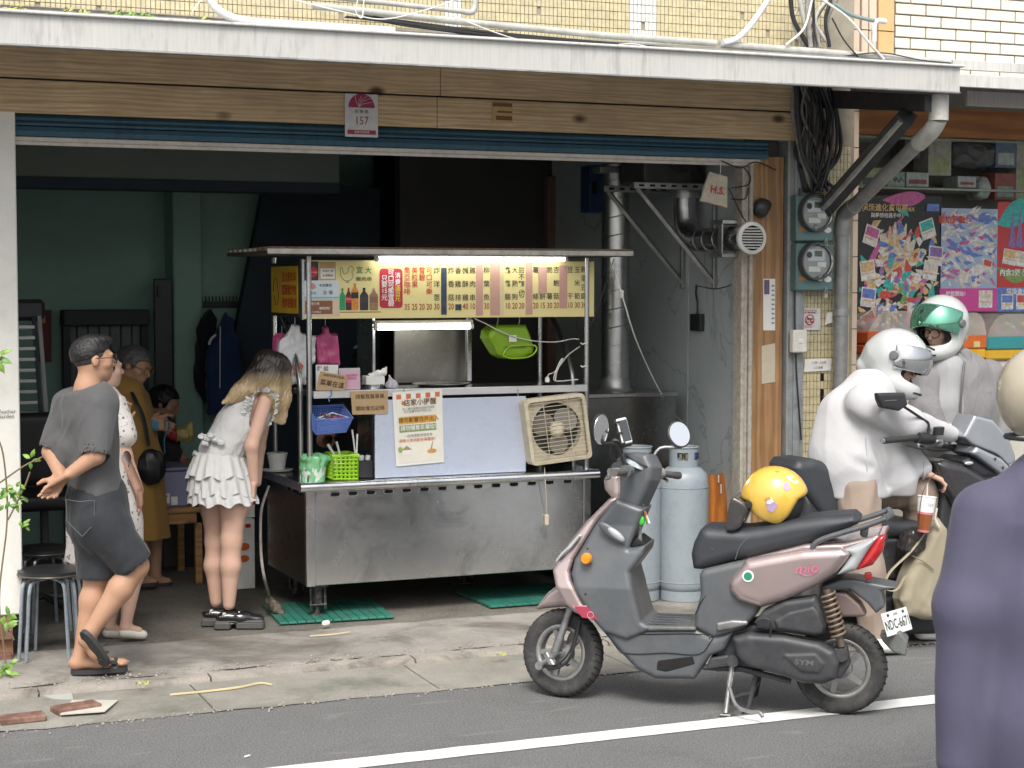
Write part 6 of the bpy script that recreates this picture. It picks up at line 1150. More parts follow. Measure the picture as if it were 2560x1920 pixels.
MB().span((at(2142, 860, 9.712).x, 9.713, at(2142, 905, 9.712).z), (at(2215, 860, 9.712).x, 9.716, at(2142, 861, 9.712).z)).build('sheet', M('poster_black', (.02, .024, .022, 1), .4), t, 0)
t, L = poster('window_poster', 'pale blue and white trading card poster with pink bottom band', 2351, 520, 2491, 778, M('poster_blue', (.34, .44, .58, 1), .4))
for k in range(150): u, v, a, s = rp.uniform(.02, .98), rp.uniform(.02, .74), rp.uniform(-1, 1), rp.uniform(.06, .2); blobf(t, L, [(min(.99, max(.01, u+s*math.cos(a))), v+s*.5*math.sin(a)), (u, v+.025), (max(.01, u-s*.6*math.cos(a)), v-s*.3*math.sin(a)), (u, v-.02)], [CM[7], CM[3], CM[4], CM[0], CM[7]][k % 5], .001+.00002*k)
blobf(t, L, [(.0, .775), (1, .775), (1, 1), (.0, 1)], M('hot_pink', (.6, .07, .3, 1), .5), .003); text('lettering', '開始對戰！', L(.25, .115, .004), .055, CM[5], t, bold=.025); blobf(t, L, [(.65, .06), (.86, .06), (.86, .13), (.65, .13)], CM[4], .004); text('lettering', '輕鬆開始！', L(.3, .83, .004), .036, white_i, t, bold=.02); tcard(t, L, .8, .88, .12, .085, 0, .004, 3)
for k, (u, v, a) in enumerate(((.42, .66, .1), (.62, .7, -.2), (.82, .55, .2))): tcard(t, L, u, v, .08, .06, a, .003+.0002*k, k+3)
t, L = poster('window_poster', 'red, green and blue trading card poster cut off by the frame edge', 2495, 505, 2640, 778, M('poster_red', (.5, .05, .05, 1), .4))
ribbon(t, L, [(.0, .2), (.3, .1), (.6, .0)], .12, CM[1], .001); blobf(t, L, [(0, .78), (1, .78), (1, 1), (0, 1)], CM[4], .002); ribbon(t, L, [(.0, .6), (.3, .68), (.7, .6)], .06, CM[8], .0015)
for k in range(7): blobf(t, L, [(.25+.12*k, .05), (.3+.12*k, .42), (.18+.12*k, .4)], CM[6], .002+.0001*k)
for k, (u, v) in enumerate(((.2, .5), (.42, .52))): tcard(t, L, u, v, .11, .07, .15, .004, k+2)
text('lettering', '內含2張 超級進化', L(.42, .645, .005), .05, white_i, t, bold=.02); text('lettering', '超級進化能力', L(.42, .82, .005), .045, white_i, t, bold=.02)
for k, (u, mt) in enumerate(((.17, CM[7]), (.42, CM[4]))): tcard(t, L, u, .91, .1, .07, 0, .005, k+4)
# the shop behind the glass
struct(MB().span((6.3, 11.2, 0), (10.6, 11.3, 3.2)), 'wall_neighbour', M('nb_wall', (.3, .28, .25, 1), .8), 'wall inside the neighbouring shop')
struct(MB().span((6.3, 9.75, 3.05), (10.6, 11.3, 3.12)), 'ceiling_neighbour', M('nb_ceil', (.4, .4, .38, 1), .8), 'ceiling inside the neighbouring shop')
sh_ = thing('display_shelf', 'glass and steel display shelf behind the shop window', 'shelf', (7.4, 10.0, 1.5))
for y in (470, 345): z = at(2300, y, 9.9).z; MB().span((6.45, 9.85, z-.015), (9.5, 10.2, z), .002).build('board', M('shelf_pale', (.5, .5, .42, 1), .4), sh_)
MB().span((6.45, 10.22, 1.4), (9.5, 10.24, 3.0)).build('back', M('shelf_back', (.24, .22, .19, 1), .7), sh_, 0)
GC = [(.4, .42, .2, 1), (.3, .4, .36, 1), (.5, .52, .5, 1), (.1, .1, .1, 1), (.45, .42, .36, 1), (.35, .1, .08, 1), (.15, .2, .3, 1)]
gl_ = [(2150, 2212, 418, 470, 0, 'olive green flat box'), (2218, 2262, 428, 468, 1, 'grey green box with a zigzag drawing'), (2266, 2322, 430, 468, 2, 'pale box beside the zigzag box'), (2262, 2300, 345, 395, 3, 'dark tube box'), (2322, 2378, 345, 440, 4, 'clear fronted upright figure box'), (2395, 2440, 440, 470, 2, 'white open box'), (2386, 2490, 352, 420, 3, 'black bagged goods'), (2446, 2482, 440, 500, 2, 'clear bag of white packets'), (2490, 2540, 345, 420, 6, 'dark patterned box'), (2488, 2538, 432, 500, 5, 'box with red stripe'), (2542, 2600, 340, 500, 4, 'tall box at the frame edge')]
for k, (x0, x1, y0, y1, c, lb_) in enumerate(gl_):
    a, b = at(x0, y0, 9.88), at(x1, y1, 9.88); t = thing('boxed_goods', lb_+' on the display shelf', 'box', ((a.x+b.x)/2, 9.95, b.z), 'goods behind the shop window'); mt = M('goods%d' % c, GC[c], .4, var=.3, vs=20)
    if k in (6, 7): Blob((a.x, 9.86, b.z), (b.x, 10.06, a.z), .01).rbox((a+b)/2+Vector((0, .08, 0)), ((b.x-a.x)/2, .09, (a.z-b.z)/2), .05).build('bag', mt, t, 1, (.02, .07))
    else: MB().span((a.x, 9.88, b.z), (b.x, 10.05, a.z), .003).build('box', mt, t); MB().span((a.x+.02, 9.877, b.z+.02), (b.x-.02, 9.879, a.z-(a.z-b.z)*.5)).build('front_print', M('goods%d' % ((c+3) % 7), GC[(c+3) % 7], .4, var=.3, vs=20), t, 0)
    if k == 1: MB().tube([Vector((a.x+(b.x-a.x)*u, 9.874, b.z+(a.z-b.z)*v)) for u, v in ((.1, .3), (.25, .7), (.4, .35), (.5, .6), (.65, .3), (.75, .6), (.9, .35))], .004, 4).build('zigzag_print', grey_i, t)
# capsule machines
for k, (x0, x1, top, ys, cols, lb_) in enumerate(((2172, 2385, 778, 826, ((.55, .11, .03, 1), (.55, .11, .03, 1)), 'orange capsule toy machine behind the riders'), (2385, 2470, 782, 838, ((.6, .13, .03, 1), (.62, .36, .03, 1)), 'orange and yellow capsule toy machine beside the grey jacket'), (2470, 2620, 785, 840, ((.04, .26, .28, 1), (.62, .36, .03, 1)), 'teal and yellow capsule toy machine at the frame edge'))):
    Y = 9.42; a, b = at(x0, top, Y), at(x1, ys, Y); t = thing('capsule_machine', lb_, 'capsule machine', ((a.x+b.x)/2, Y+.2, .05), 'capsule machines outside the neighbouring shop'); z1 = b.z; z2 = at(x0, ys+35, Y).z; z3 = at(x0, ys+60, Y).z
    MB().span((a.x, Y, z2), (b.x-.004, Y+.4, z1), .01).build('head', M('cap%d' % k, cols[0], .35), t); MB().span((a.x, Y+.004, z3), (b.x-.004, Y+.4, z2-.002), .01).build('trim', M('capt%d' % k, cols[1], .35), t); MB().span((a.x+.01, Y+.03, .06), (b.x-.014, Y+.4, z3-.002), .01).build('body', M('cap_body', (.5, .47, .42, 1), .4), t)
    w2 = (b.x-a.x)/2; hh_ = a.z-z1; rings = [[(a.x+.004+(2*w2-.012)*(.5-.5*math.cos(math.pi*i/14)), Y+d, z1+hh_*(1-abs(math.cos(math.pi*i/14))**5)) for i in range(15)] for d in (.006, .39)]
    m = MB(); m.loft(rings, cap=False, closed=False); m.face(rings[0][::-1]); m.build('dome', M('dome_clear', (.8, .74, .66, 1), .08, alpha=.38), t, 60)
    for j in range(26): rr_ = random.Random(k*50+j); p = Vector((a.x+.03+(2*w2-.06)*rr_.random(), Y+.08+.25*rr_.random(), z1+.018+hh_*.45*rr_.random()**2)); MB().ell(p, (.018, .018, .018), 8, 6).build('capsule', CM[j % 9], t, 60)
    MB().lathe([(.0, -.02), (.03, -.02), (.035, 0)], ((a.x+b.x)/2, Y+.03, z3-.15), axis=(0, 1, 0), n=16).build('crank', M('cap%d' % k, cols[0], .35), t); MB().box((b.x-.09, Y-.001, z2+.03), (.05, .004, .04), 0).build('price_tag', M('tag_y', (.6, .5, .2, 1), .5), t, 0)
# ================================================================ pink scooter (built along its own axis: x from front wheel to rear, y away from the street side)
SO = Vector((3.44, 7.52, 0)); SA = math.atan2(-.80, 1.03)
_su = np.array([math.cos(SA), math.sin(SA), 0]); _sy = np.array([-math.sin(SA), math.cos(SA), 0])
def sc3(x, y, yy=0.):
    d = _ray(x, y); o = _C-np.array(SO)-_sy*yy; t = -(o@_sy)/(d@_sy); p = _C+d*t-np.array(SO); return Vector((p@_su, yy, p[2]))
def sA(x, y, yy=0.): return sc3(1300+x/2.074, 1000+y/2.074, yy)
def sB(x, y, yy=0.): return sc3(1700+x/2.305, 1100+y/2.305, yy)
def sC(x, y, yy=0.): return sc3(1200+x/2.37, 900+y/2.37, yy)
def poly(fn, L, yy): return [(p.x, p.z) for p in (fn(x, y, yy) for x, y in L)]
sct = thing('scooter', 'pink metallic scooter parked on its stand with a yellow helmet on the seat', 'scooter', SO); sct.rotation_euler = (0, 0, SA); ORG[sct.name] = Vector((0, 0, 0))
pinkm = M('pink_metallic', (.43, .345, .335, 1), .24, .6, var=.05, coat=.6, dirt=.06, dcol=(.3, .25, .22, 1), ds=14)
plas = M('grey_plastic', (.085, .093, .102, 1), .36, var=.14, vs=6, bump=.12, bs=260, dirt=.4, dcol=(.15, .145, .135, 1), ds=5)
blackp = M('engine_black', (.035, .037, .042, 1), .5, var=.2, vs=8, dirt=.35, dcol=(.12, .11, .1, 1), ds=14)
seatm = M('seat_vinyl', (.032, .036, .042, 1), .5, var=.12, vs=8, bump=.25, bs=300)
tyre = M('tyre_rubber', (.03, .03, .031, 1), .8, var=.2, vs=20, dirt=.5, dcol=(.13, .12, .11, 1), ds=12); rimm = M('rim_silver', (.36, .36, .35, 1), .38, .75, var=.15, dirt=.4, dcol=(.1, .08, .06, 1), ds=30)
chrome = M('chrome', (.62, .62, .62, 1), .15, 1., var=.1, dirt=.2); silv = M('cast_alu', (.33, .33, .33, 1), .45, .7, var=.2, vs=14, dirt=.5)
clearl = M('lens_clear', (.36, .38, .39, 1), .1, var=.1, coat=1., spec=.8); redl = M('lens_red', (.42, .012, .014, 1), .12, coat=1., var=.25, vs=50); ambl = M('lens_amber', (.75, .25, .01, 1), .15, coat=1.)
def slab_part(name, L, fn, mat, y0, y1, rd=.02, par=None, trace=None, h=.005, it=1, wf=None, sub=()):
    pl = poly(fn, L, trace if trace is not None else y0); b = Blob((min(p[0] for p in pl), y0, min(p[1] for p in pl)), (max(p[0] for p in pl), y1, max(p[1] for p in pl)), h).slab(pl, y0, y1, rd, wfun=wf)
    for f in sub: f(b)
    return b.build(name, mat, par or sct, it)
# ---- wheels
def wheel(c, R, w_, rr, front):
    t = Vector(c); w2 = w_/2; prof = [(rr-.004, -w2*.62), (R*.8, -w2*.98), (R*.9, -w2), (R*.965, -w2*.78), (R, -w2*.3), (R, w2*.3), (R*.965, w2*.78), (R*.9, w2), (R*.8, w2*.98), (rr-.004, w2*.62)]
    out = [MB().lathe(prof, t, axis=(0, 1, 0), n=56, cap=False).build('tyre', tyre, sct, 50)]; m = MB(); n = 40
    for k in range(n):
        a = 2*math.pi*k/n
        for sgn in (-1, 1):
            d = Vector((math.cos(a), 0, math.sin(a))); d2 = Vector((math.cos(a+.07), 0, math.sin(a+.07))); p = t+d*(R+.001)+Vector((0, sgn*w2*.12, 0)); q = t+d2*(R*.95)+Vector((0, sgn*w2*.9, 0)); m.tube([p, q], .0035, 4)
    o = m.build('tread_groove', M('groove_black', (.01, .01, .01, 1), .9), sct, 0); o['kind'] = 'stuff'; out.append(o)
    out.append(MB().lathe([(rr, -w2*.66), (rr-.006, -w2*.7), (rr-.02, -w2*.6), (rr-.024, -w2*.3), (rr-.024, w2*.3), (rr-.02, w2*.6), (rr-.006, w2*.7), (rr, w2*.66)], t, axis=(0, 1, 0), n=48, cap=False).build('rim', rimm, sct, 60))
    for k in range(5):
        a = 1.256*k+.5; d = Vector((math.cos(a), 0, math.sin(a))); e = Vector((-math.sin(a), 0, math.cos(a)))
        out.append(MB().loft([[t+d*.03+e*.016+Vector((0, -w2*.35, 0)), t+d*.03-e*.016+Vector((0, -w2*.35, 0)), t+d*.03-e*.016+Vector((0, .0, 0)), t+d*.03+e*.016], [t+d*(rr-.02)+e*.011+e*.02+Vector((0, -w2*.5, 0)), t+d*(rr-.02)-e*.011+e*.02+Vector((0, -w2*.5, 0)), t+d*(rr-.02)-e*.011+e*.02, t+d*(rr-.02)+e*.011+e*.02]]).build('spoke', rimm, sct))
    out.append(MB().lathe([(0, -w2*.75), (.02, -w2*.75), (.026, -w2*.55), (.05, -w2*.45), (.055, w2*.4), (0, w2*.4)], t, axis=(0, 1, 0), n=24).build('hub', silv, sct)); return out
cf = sA(222, 1308); cf.y = 0; cr_ = sc3(2101, 1665); cr_.y = 0; cf.z = .208; cr_.z = .212
FW = wheel(cf, .206, .088, .132, True); wheel(cr_, .21, .1, .138, False)
# steering: everything in FW turns about the steering head
head = sC(900, 800); head.y = 0; ax_ = (head-cf); ax_ = Vector((ax_.x*.95, 0, ax_.z)).normalized(); STEER = Matrix.Rotation(math.radians(-17), 3, ax_)
fwd = FW.append
fork = sA(275, 1110, -.055); 
for sgn in (-1, 1):
    a = Vector((fork.x, .062*sgn, fork.z+.02)); b = Vector((cf.x-.012, .062*sgn, cf.z-.005)); fwd(MB().tube([a, a.lerp(b, .62), a.lerp(b, .62), b], [.017, .017, .021, .021], 12).build('fork_leg', silv, sct)); 
    fwd(MB().box(b+Vector((-.02, -.012*(1 if sgn < 0 else -1), -.03)), (.085, .02, .03), .006, Matrix.Rotation(.9, 3, 'Y')).build('axle_lug', silv, sct))
fwd(MB().tube([Vector((cf.x, -.085, cf.z)), Vector((cf.x, .085, cf.z))], .011, 10).build('axle', chrome, sct))
fwd(MB().tube(smoothpath([cf+Vector((-.075, -.075, -.065)), cf+Vector((0, -.085, -.07)), cf+Vector((.07, -.08, -.03)), cf+Vector((.1, -.07, .06)), cf+Vector((.11, -.05, .16))], 5), .007, 7).build('brake_hose', black_rub, sct)); fwd(MB().tube([cf+Vector((.0, -.07, -.005)), cf+Vector((-.075, -.078, -.06))], .012, 8).build('brake_arm', silv, sct)); fwd(MB().lathe([(.02, -.012), (.02, .012)], cf+Vector((-.08, -.078, -.065)), axis=(0, 1, 0), n=12).build('brake_pivot', silv, sct)); fwd(MB().tube(smoothpath([cf+Vector((-.07, -.078, -.06)), cf+Vector((.02, -.088, -.05)), cf+Vector((.08, -.08, .02)), cf+Vector((.095, -.06, .12))], 5), .005, 7).build('brake_hose', black_rub, sct))
fwd(slab_part('front_fender', [(60, 1105), (84, 1068), (130, 1010), (200, 962), (250, 1000), (292, 1095), (265, 1088), (215, 1083), (140, 1092)], sA, pinkm, -.062, .062, .03, trace=-.05))
# ---- body
slab_part('front_cover', [(500, 508), (455, 515), (330, 640), (250, 742), (192, 832), (172, 882), (192, 962), (240, 1052), (292, 1098), (400, 1140), (330, 1040), (272, 930), (262, 885), (280, 825), (385, 645), (490, 530)], sA, pinkm, -.165, .165, .02, trace=-.12, wf=lambda X, Z: np.clip(.55+.5*np.clip((.86-Z)/.35, 0, 1), 0, 1))
slab_part('leg_shield', [(488, 515), (640, 572), (592, 690), (562, 772), (650, 757), (641, 800), (574, 890), (600, 1010), (636, 1140), (700, 1180), (560, 1240), (440, 1200), (380, 1130), (300, 1000), (268, 900), (282, 826), (385, 645)], sA, plas, -.172, .172, .025, trace=-.13, wf=lambda X, Z: np.clip(.6+.42*np.clip((.84-Z)/.3, 0, 1), 0, 1))
slab_part('glove_box', [(470, 768), (560, 778), (652, 752), (642, 800), (574, 890), (510, 880)], sA, plas, -.13, .13, .02, trace=-.12); slab_part('glove_hole', [(565, 765), (600, 715), (648, 750), (640, 758), (600, 768)], sA, slot_m, -.1, .1, .01, trace=-.1)
slab_part('underbody', [(500, 1185), (905, 1182), (1000, 1228), (1110, 1200), (1060, 1300), (985, 1330), (935, 1400), (905, 1450), (700, 1448), (600, 1395), (520, 1312), (430, 1205)], sA, plas, -.15, .15, .03, trace=-.14)
slab_part('floor_board', [(520, 1168), (905, 1176), (915, 1196), (520, 1198)], sA, M('floor_grey', (.1, .105, .105, 1), .6, var=.2, dirt=.5, dcol=(.22, .2, .18, 1), ds=12), -.165, .165, .008, trace=-.16)
for k in range(5): a, b = sA(560, 1166, -.13+.06*k), sA(890, 1172, -.13+.06*k); a.z = b.z = sA(700, 1168, -.16).z+.003; MB().tube([a, b], .005, 5).build('floor_rib', plas, sct)
slab_part('seat_base', [(905, 1182), (908, 1110), (935, 1010), (930, 905), (950, 878), (1180, 825), (1400, 780), (1420, 900), (1300, 1010), (1240, 1085), (1230, 1110), (1160, 1190), (1000, 1235)], sA, plas, -.155, .155, .03, trace=-.14)
slab_part('battery_cover', [(1020, 1155), (1100, 1140), (1180, 1145), (1182, 1165), (1100, 1185), (1022, 1196)], sA, silv, -.18, -.15, .006, trace=-.17)
PAN = [(376, 692), (500, 668), (700, 632), (930, 620), (990, 655), (960, 702), (900, 770), (780, 850), (600, 930), (460, 972), (330, 930), (287, 880), (280, 830), (300, 790), (345, 738)]
tp = poly(sB, PAN, -.19)
for sgn in (-1, 1):
    b = Blob((min(p[0] for p in tp), -.21, min(p[1] for p in tp)), (max(p[0] for p in tp), .21, max(p[1] for p in tp)), .005); b.slab(tp, *((-.2, -.06) if sgn < 0 else (.06, .2)), .045); b.build('side_panel', pinkm, sct, 2)
slab_part('side_trim', [(372, 690), (720, 604), (940, 596), (1150, 545), (1120, 590), (930, 640), (700, 640), (420, 700)], sB, pinkm, -.165, .165, .02, trace=-.16); slab_part('tail_body', [(500, 700), (940, 610), (1120, 580), (1060, 700), (900, 790), (760, 860), (560, 930)], sB, plas, -.13, .13, .03, trace=-.13)
pn_ = sB(392, 785, -.203); MB().lathe([(0, -.002), (.026, -.002), (.026, .004)], pn_, axis=(0, 1, 0), n=24).build('round_sticker', white_i, sct); MB().lathe([(0, -.003), (.019, -.003), (.019, .004)], pn_, axis=(0, 1, 0), n=20).build('round_sticker', M('stk_green', (.02, .22, .13, 1), .4), sct)
text('lettering', 'mio', sB(735, 740, -.205), .07, M('script_pink', (.6, .12, .25, 1), .4), sct, ux=(1, 0, .12), uy=(.25, 0, 1), ext=.002, bold=-.004); MB().tube(smoothpath([sB(685, 765, -.206), sB(735, 782, -.206), sB(795, 760, -.206)], 4), .0016, 4).build('script_flourish', M('script_pink', (.6, .12, .25, 1), .4), sct)
slab_part('seat', [(78, 742), (65, 655), (80, 590), (118, 515), (150, 502), (300, 508), (380, 510), (480, 497), (640, 462), (830, 437), (1000, 427), (1036, 460), (1028, 484), (960, 514), (700, 612), (380, 688), (320, 692), (132, 746)], sB, seatm, -.14, .14, .05, trace=-.1)
MB().tube(smoothpath([sB(318, 690, -.143), sB(345, 615, -.142), sB(400, 555, -.135), sB(470, 515, -.11)], 5), .0022, 5).build('seat_seam', M('seam', (.1, .1, .11, 1), .6), sct); MB().tube(smoothpath([sB(130, 560, -.125), sB(160, 600, -.135), sB(190, 630, -.14)], 5), .002, 5).build('seat_seam', M('seam', (.1, .1, .11, 1), .6), sct)
for sgn in (-1, 1):
    pts = [sB(x, y, -.16) for x, y in ((712, 645), (760, 640), (770, 605), (820, 572), (950, 530), (1090, 488), (1188, 452))]; pts = [Vector((p.x, p.y*-sgn if sgn > 0 else p.y, p.z)) for p in pts]; MB().tube(smoothpath(pts, 4), .017, 10, sq=.75).build('grab_rail', plas, sct, 60)
a = sB(1180, 455, -.16); MB().tube([a, Vector((a.x+.02, 0, a.z)), Vector((a.x, .16, a.z))], .015, 8).build('grab_rail', plas, sct); MB().tube([sB(1065, 500, -.15), sB(1060, 545, -.12)], .018, 8).build('rail_stay', plas, sct)
# lights
slab_part('tail_lamp', [(935, 632), (1148, 552), (1085, 640), (1015, 752), (900, 782), (985, 668)], sB, clearl, -.185, .185, .03, trace=-.17); slab_part('tail_lamp_red', [(1142, 552), (1186, 543), (1172, 640), (1112, 722), (1012, 754), (1080, 645)], sB, redl, -.178, .178, .03, trace=-.16)
slab_part('reflector', [(1060, 765), (1105, 758), (1108, 800), (1066, 808)], sB, redl, -.115, -.1, .005, trace=-.11)
p = sA(343, 823, -.174); MB().lathe([(0, -.02), (.02, -.018), (.026, -.008), (.027, .01)], p, axis=(0, 1, 0), n=20).build('side_reflector', ambl, sct)
p = sA(498, 697, -.15); MB().ell(p, (.05, .015, .019), 18, 10, Matrix.Rotation(.65, 3, 'Y')).build('turn_signal', clearl, sct, 60); p = sA(478, 690, -.145); MB().ell(p, (.078, .012, .026), 18, 10, Matrix.Rotation(.62, 3, 'Y')).build('signal_surround', plas, sct, 60)
MB().face([sA(x, y, -.172) for x, y in ((278, 1068), (350, 1072), (410, 1140), (322, 1128))]).build('decal', M('decal_red', (.32, .04, .07, 1), .4), sct, 0); MB().face([sA(x, y, -.1715) for x, y in ((272, 1066), (345, 1066), (352, 1078), (282, 1080))]).build('decal', M('decal_pink', (.6, .3, .36, 1), .4), sct, 0); MB().tube([sA(365+16*math.cos(t_), 1115+16*math.sin(t_), -.174) for t_ in np.linspace(0, 6.28, 14, False)], .0015, 4, closed=True).build('decal', M('decal_pink', (.6, .3, .36, 1), .4), sct)
MB().tube(smoothpath([sA(x, y, -.16) for x, y in ((190, 835), (225, 790), (262, 760), (310, 702))], 4), .006, 6).build('headlamp_edge', clearl, sct); slab_part('position_lamp', [(188, 838), (225, 785), (300, 700), (312, 704), (262, 770), (240, 800), (215, 815)], sA, clearl, -.15, .15, .008, trace=-.14)
# head set (turns with the steering)
fwd(slab_part('handle_cover', [(770, 640), (850, 560), (930, 552), (1010, 565), (1052, 640), (1042, 720), (960, 896), (880, 880), (800, 832), (840, 720)], sC, plas, -.07, .07, .03, trace=-.05)); fwd(slab_part('handle_front', [(738, 720), (790, 640), (850, 700), (858, 800), (850, 862), (800, 835), (745, 778)], sC, pinkm, -.085, .085, .03, trace=-.06))
c = sC(955, 606, -.02); Rm = Matrix.Rotation(.42, 3, 'Y'); fwd(MB().lathe([(0, .003), (.072, .003), (.08, 0), (.08, -.02)], c, axis=Rm@Vector((0, 0, 1)), n=28, sq=.8).build('speedometer', M('dial_face', (.5, .56, .6, 1), .15, var=.35, vs=40, coat=1.), sct)); fwd(MB().tube([c+Rm@Vector((.08*math.cos(t_), .08*math.sin(t_)*.9, .002)) for t_ in np.linspace(0, 6.28, 28, False)], .006, 6, closed=True).build('dial_bezel', dark_iron, sct))
grip = M('grip_rubber', (.09, .085, .08, 1), .7, var=.2, bump=.3, bs=120); hb = sC(950, 660); hb.y = 0
for sgn in (-1, 1):
    a = hb+Vector((0, .1*sgn, .0)); b = hb+Vector((.035, .32*sgn, -.012)); fwd(MB().tube([a, a.lerp(b, .45), b], [.02, .016, .0165], 12).build('grip', grip, sct)); fwd(MB().tube([a.lerp(b, .12), a.lerp(b, .4)], .029, 12).build('switch_housing', plas if sgn < 0 else M('housing_grey', (.25, .23, .22, 1), .4), sct)); fwd(MB().tube([a.lerp(b, .95), b+Vector((.003, .022*sgn, 0))], .018, 12).build('bar_end', grip, sct)); fwd(MB().tube(smoothpath([a+Vector((-.035, .04*sgn, .005)), a+Vector((-.06, .1*sgn, .0)), b+Vector((-.045, -.03*sgn, -.02)), b+Vector((-.05, .0, -.03))], 4), [.008]*12+[.009], 7).build('brake_lever', chrome if sgn > 0 else silv, sct))
# mirrors
for sgn, cm_, tl_a in ((-1, sC(716, 412, -.22), .35), (1, sC(1181, 440, .2), -.15)):
    base = hb+Vector((-.02, .13*sgn, .03)); fwd_o = []; c = Vector(cm_)
    MB().tube(smoothpath([STEER@(base-head)+head, (STEER@(base-head)+head).lerp(c, .35)+Vector((0, 0, .03)), c+Vector((.01, -.01*sgn, -.06)), c+Vector((0, .012, -.02))], 4), .0075, 8).build('mirror_stem', black_rub if sgn < 0 else silv, sct)
    nrm = Vector((.55, -.62, .3)).normalized() if sgn > 0 else Vector((.9, -.42, -.05)).normalized()
    mr = MB().lathe([(0, -.035), (.035, -.03), (.058, -.012), (.062, 0), (.056, .003)], c, axis=nrm, n=28, up=(0, 0, 1), sq=1.25 if sgn < 0 else 1.08).build('mirror', black_rub, sct, 60); MB().lathe([(0, .0042), (.055, .0042), (.056, .002)], c, axis=nrm, n=28, sq=1.25 if sgn < 0 else 1.08).build('mirror_glass', M('mirror_silver', (.9, .9, .9, 1), .02, 1., var=0, rvar=0), mr)
# phone holder
c = sC(848, 430, -.12); Rp = Matrix.Rotation(-.22, 3, 'Y')@Matrix.Rotation(.75, 3, 'Z')@Matrix.Rotation(-.1, 3, 'X'); MB().box(c, (.062, .02, .135), .008, Rp).build('phone_holder', black_rub, sct); MB().box(c+Rp@Vector((.0, -.014, .006)), (.056, .01, .12), .005, Rp).build('phone', M('phone_white', (.7, .7, .7, 1), .3), sct); MB().box(c+Rp@Vector((0, -.0195, .006)), (.046, .002, .1), .001, Rp).build('phone_screen', M('screen_dark', (.05, .055, .06, 1), .1), sct)
for dz in (-.05, 0, .05): MB().tube([c+Rp@Vector((-.033, .0, dz)), c+Rp@Vector((-.036, -.024, dz)), c+Rp@Vector((-.02, -.026, dz))], .005, 6).build('clip', black_rub, sct)
MB().tube(smoothpath([c+Rp@Vector((-.02, .01, -.04)), sC(790, 480, -.14), sC(785, 560, -.12), sC(800, 600, -.1)], 4), .012, 8).build('holder_arm', black_rub, sct)
for o in FW:
    me = o.data; n = len(me.vertices); v = np.zeros(n*3); me.vertices.foreach_get('co', v); v = v.reshape(-1, 3); hN = np.array(head); v = (v-hN)@np.array(STEER).T+hN; me.vertices.foreach_set('co', v.ravel()); me.update()
for L in ([(520, 1312), (620, 1318), (760, 1312), (930, 1318), (1000, 1236)], [(500, 1192), (520, 1215), (900, 1212), (1000, 1232)], [(400, 1132), (440, 1200), (520, 1310)], [(908, 1110), (960, 1020), (1090, 920), (1175, 850)]): MB().tube(smoothpath([sA(x, y, -.153 if y < 1340 else -.15) for x, y in L], 4), .0022, 5).build('panel_gap', slot_m, sct)
for x, y, v in ((340, 1005, -.174), (468, 1168, -.16), (575, 1352, -.151), (640, 545, -.1), (985, 1228, -.155), (350, 770, -.172), (572, 1216, -.153)): MB().ell(sA(x, y, v), (.006, .003, .006), 10, 6).build('screw', dark_iron, sct)
# keys and charms
k0 = sA(640, 590, -.07); MB().ell(sA(628, 625, -.08), (.016, .008, .024), 10, 7).build('green_charm', M('charm_green', (.05, .45, .05, 1), .4), sct)
for k, (x, y, mt) in enumerate(((655, 600, red_i), (662, 625, M('charm_or', (.7, .2, .03, 1), .5)), (672, 640, white_i), (660, 645, dgreen_i))): MB().tube([sA(645, 575, -.08), sA(x, y, -.085)], .004, 5).build('tassel', mt, sct)
for x, y in ((615, 740), (628, 735), (622, 700)): MB().tube([sA(625, 660, -.08), sA(x, y, -.08)], .005, 5).build('key', silv, sct)
# engine, transmission, airbox, shock
slab_part('engine_block', [(200, 1110), (420, 1060), (560, 1100), (620, 1250), (560, 1340), (380, 1330), (200, 1340)], sB, blackp, -.1, .12, .02, trace=-.1)
slab_part('transmission_cover', [(300, 1140), (390, 1116), (600, 1130), (800, 1170), (888, 1218), (916, 1290), (900, 1380), (820, 1410), (700, 1402), (560, 1352), (380, 1302), (325, 1250)], sB, blackp, -.205, -.085, .03, trace=-.19, sub=(lambda b: b.slab(poly(sB, [(600, 1240), (780, 1235), (830, 1290), (800, 1340), (700, 1330)], -.2), -.211, -.19, .006, .01),))
text('lettering', 'SYM', sB(715, 1283, -.209), .036, M('sym_grey', (.13, .135, .14, 1), .4), sct, ux=(1, 0, -.05), uy=(.2, 0, 1), ext=.004, bold=.01, sx=1.3)
slab_part('air_box', [(430, 1045), (480, 985), (600, 925), (780, 902), (806, 960), (842, 1080), (830, 1120), (780, 1135), (520, 1102), (436, 1092)], sB, blackp, -.18, -.08, .025, trace=-.17); slab_part('air_box_lid', [(540, 1040), (620, 990), (770, 955), (800, 990), (830, 1080), (820, 1118), (780, 1125), (560, 1090)], sB, blackp, -.197, -.15, .015, trace=-.19)
MB().tube(smoothpath([sB(430, 1050, -.19), sB(500, 1030, -.2), sB(525, 1060, -.2), sB(520, 1130, -.2)], 4), .004, 6).build('hose', black_rub, sct)
a, b = sB(845, 860, -.15), sB(932, 1190, -.15); MB().tube([a, b], .017, 12).build('shock_absorber', M('shock_rust', (.14, .11, .09, 1), .5, .5), sct); n = 9; ax2 = (b-a).normalized(); e1, e2, _ = frame(ax2)
MB().tube([a+(b-a)*(.05+.78*i/(n*14))+e1*.033*math.cos(2*math.pi*i/14)+e2*.033*math.sin(2*math.pi*i/14) for i in range(n*14)], .0055, 6).build('shock_spring', M('spring_tan', (.24, .18, .13, 1), .5, .4, dirt=.4), sct, 60)
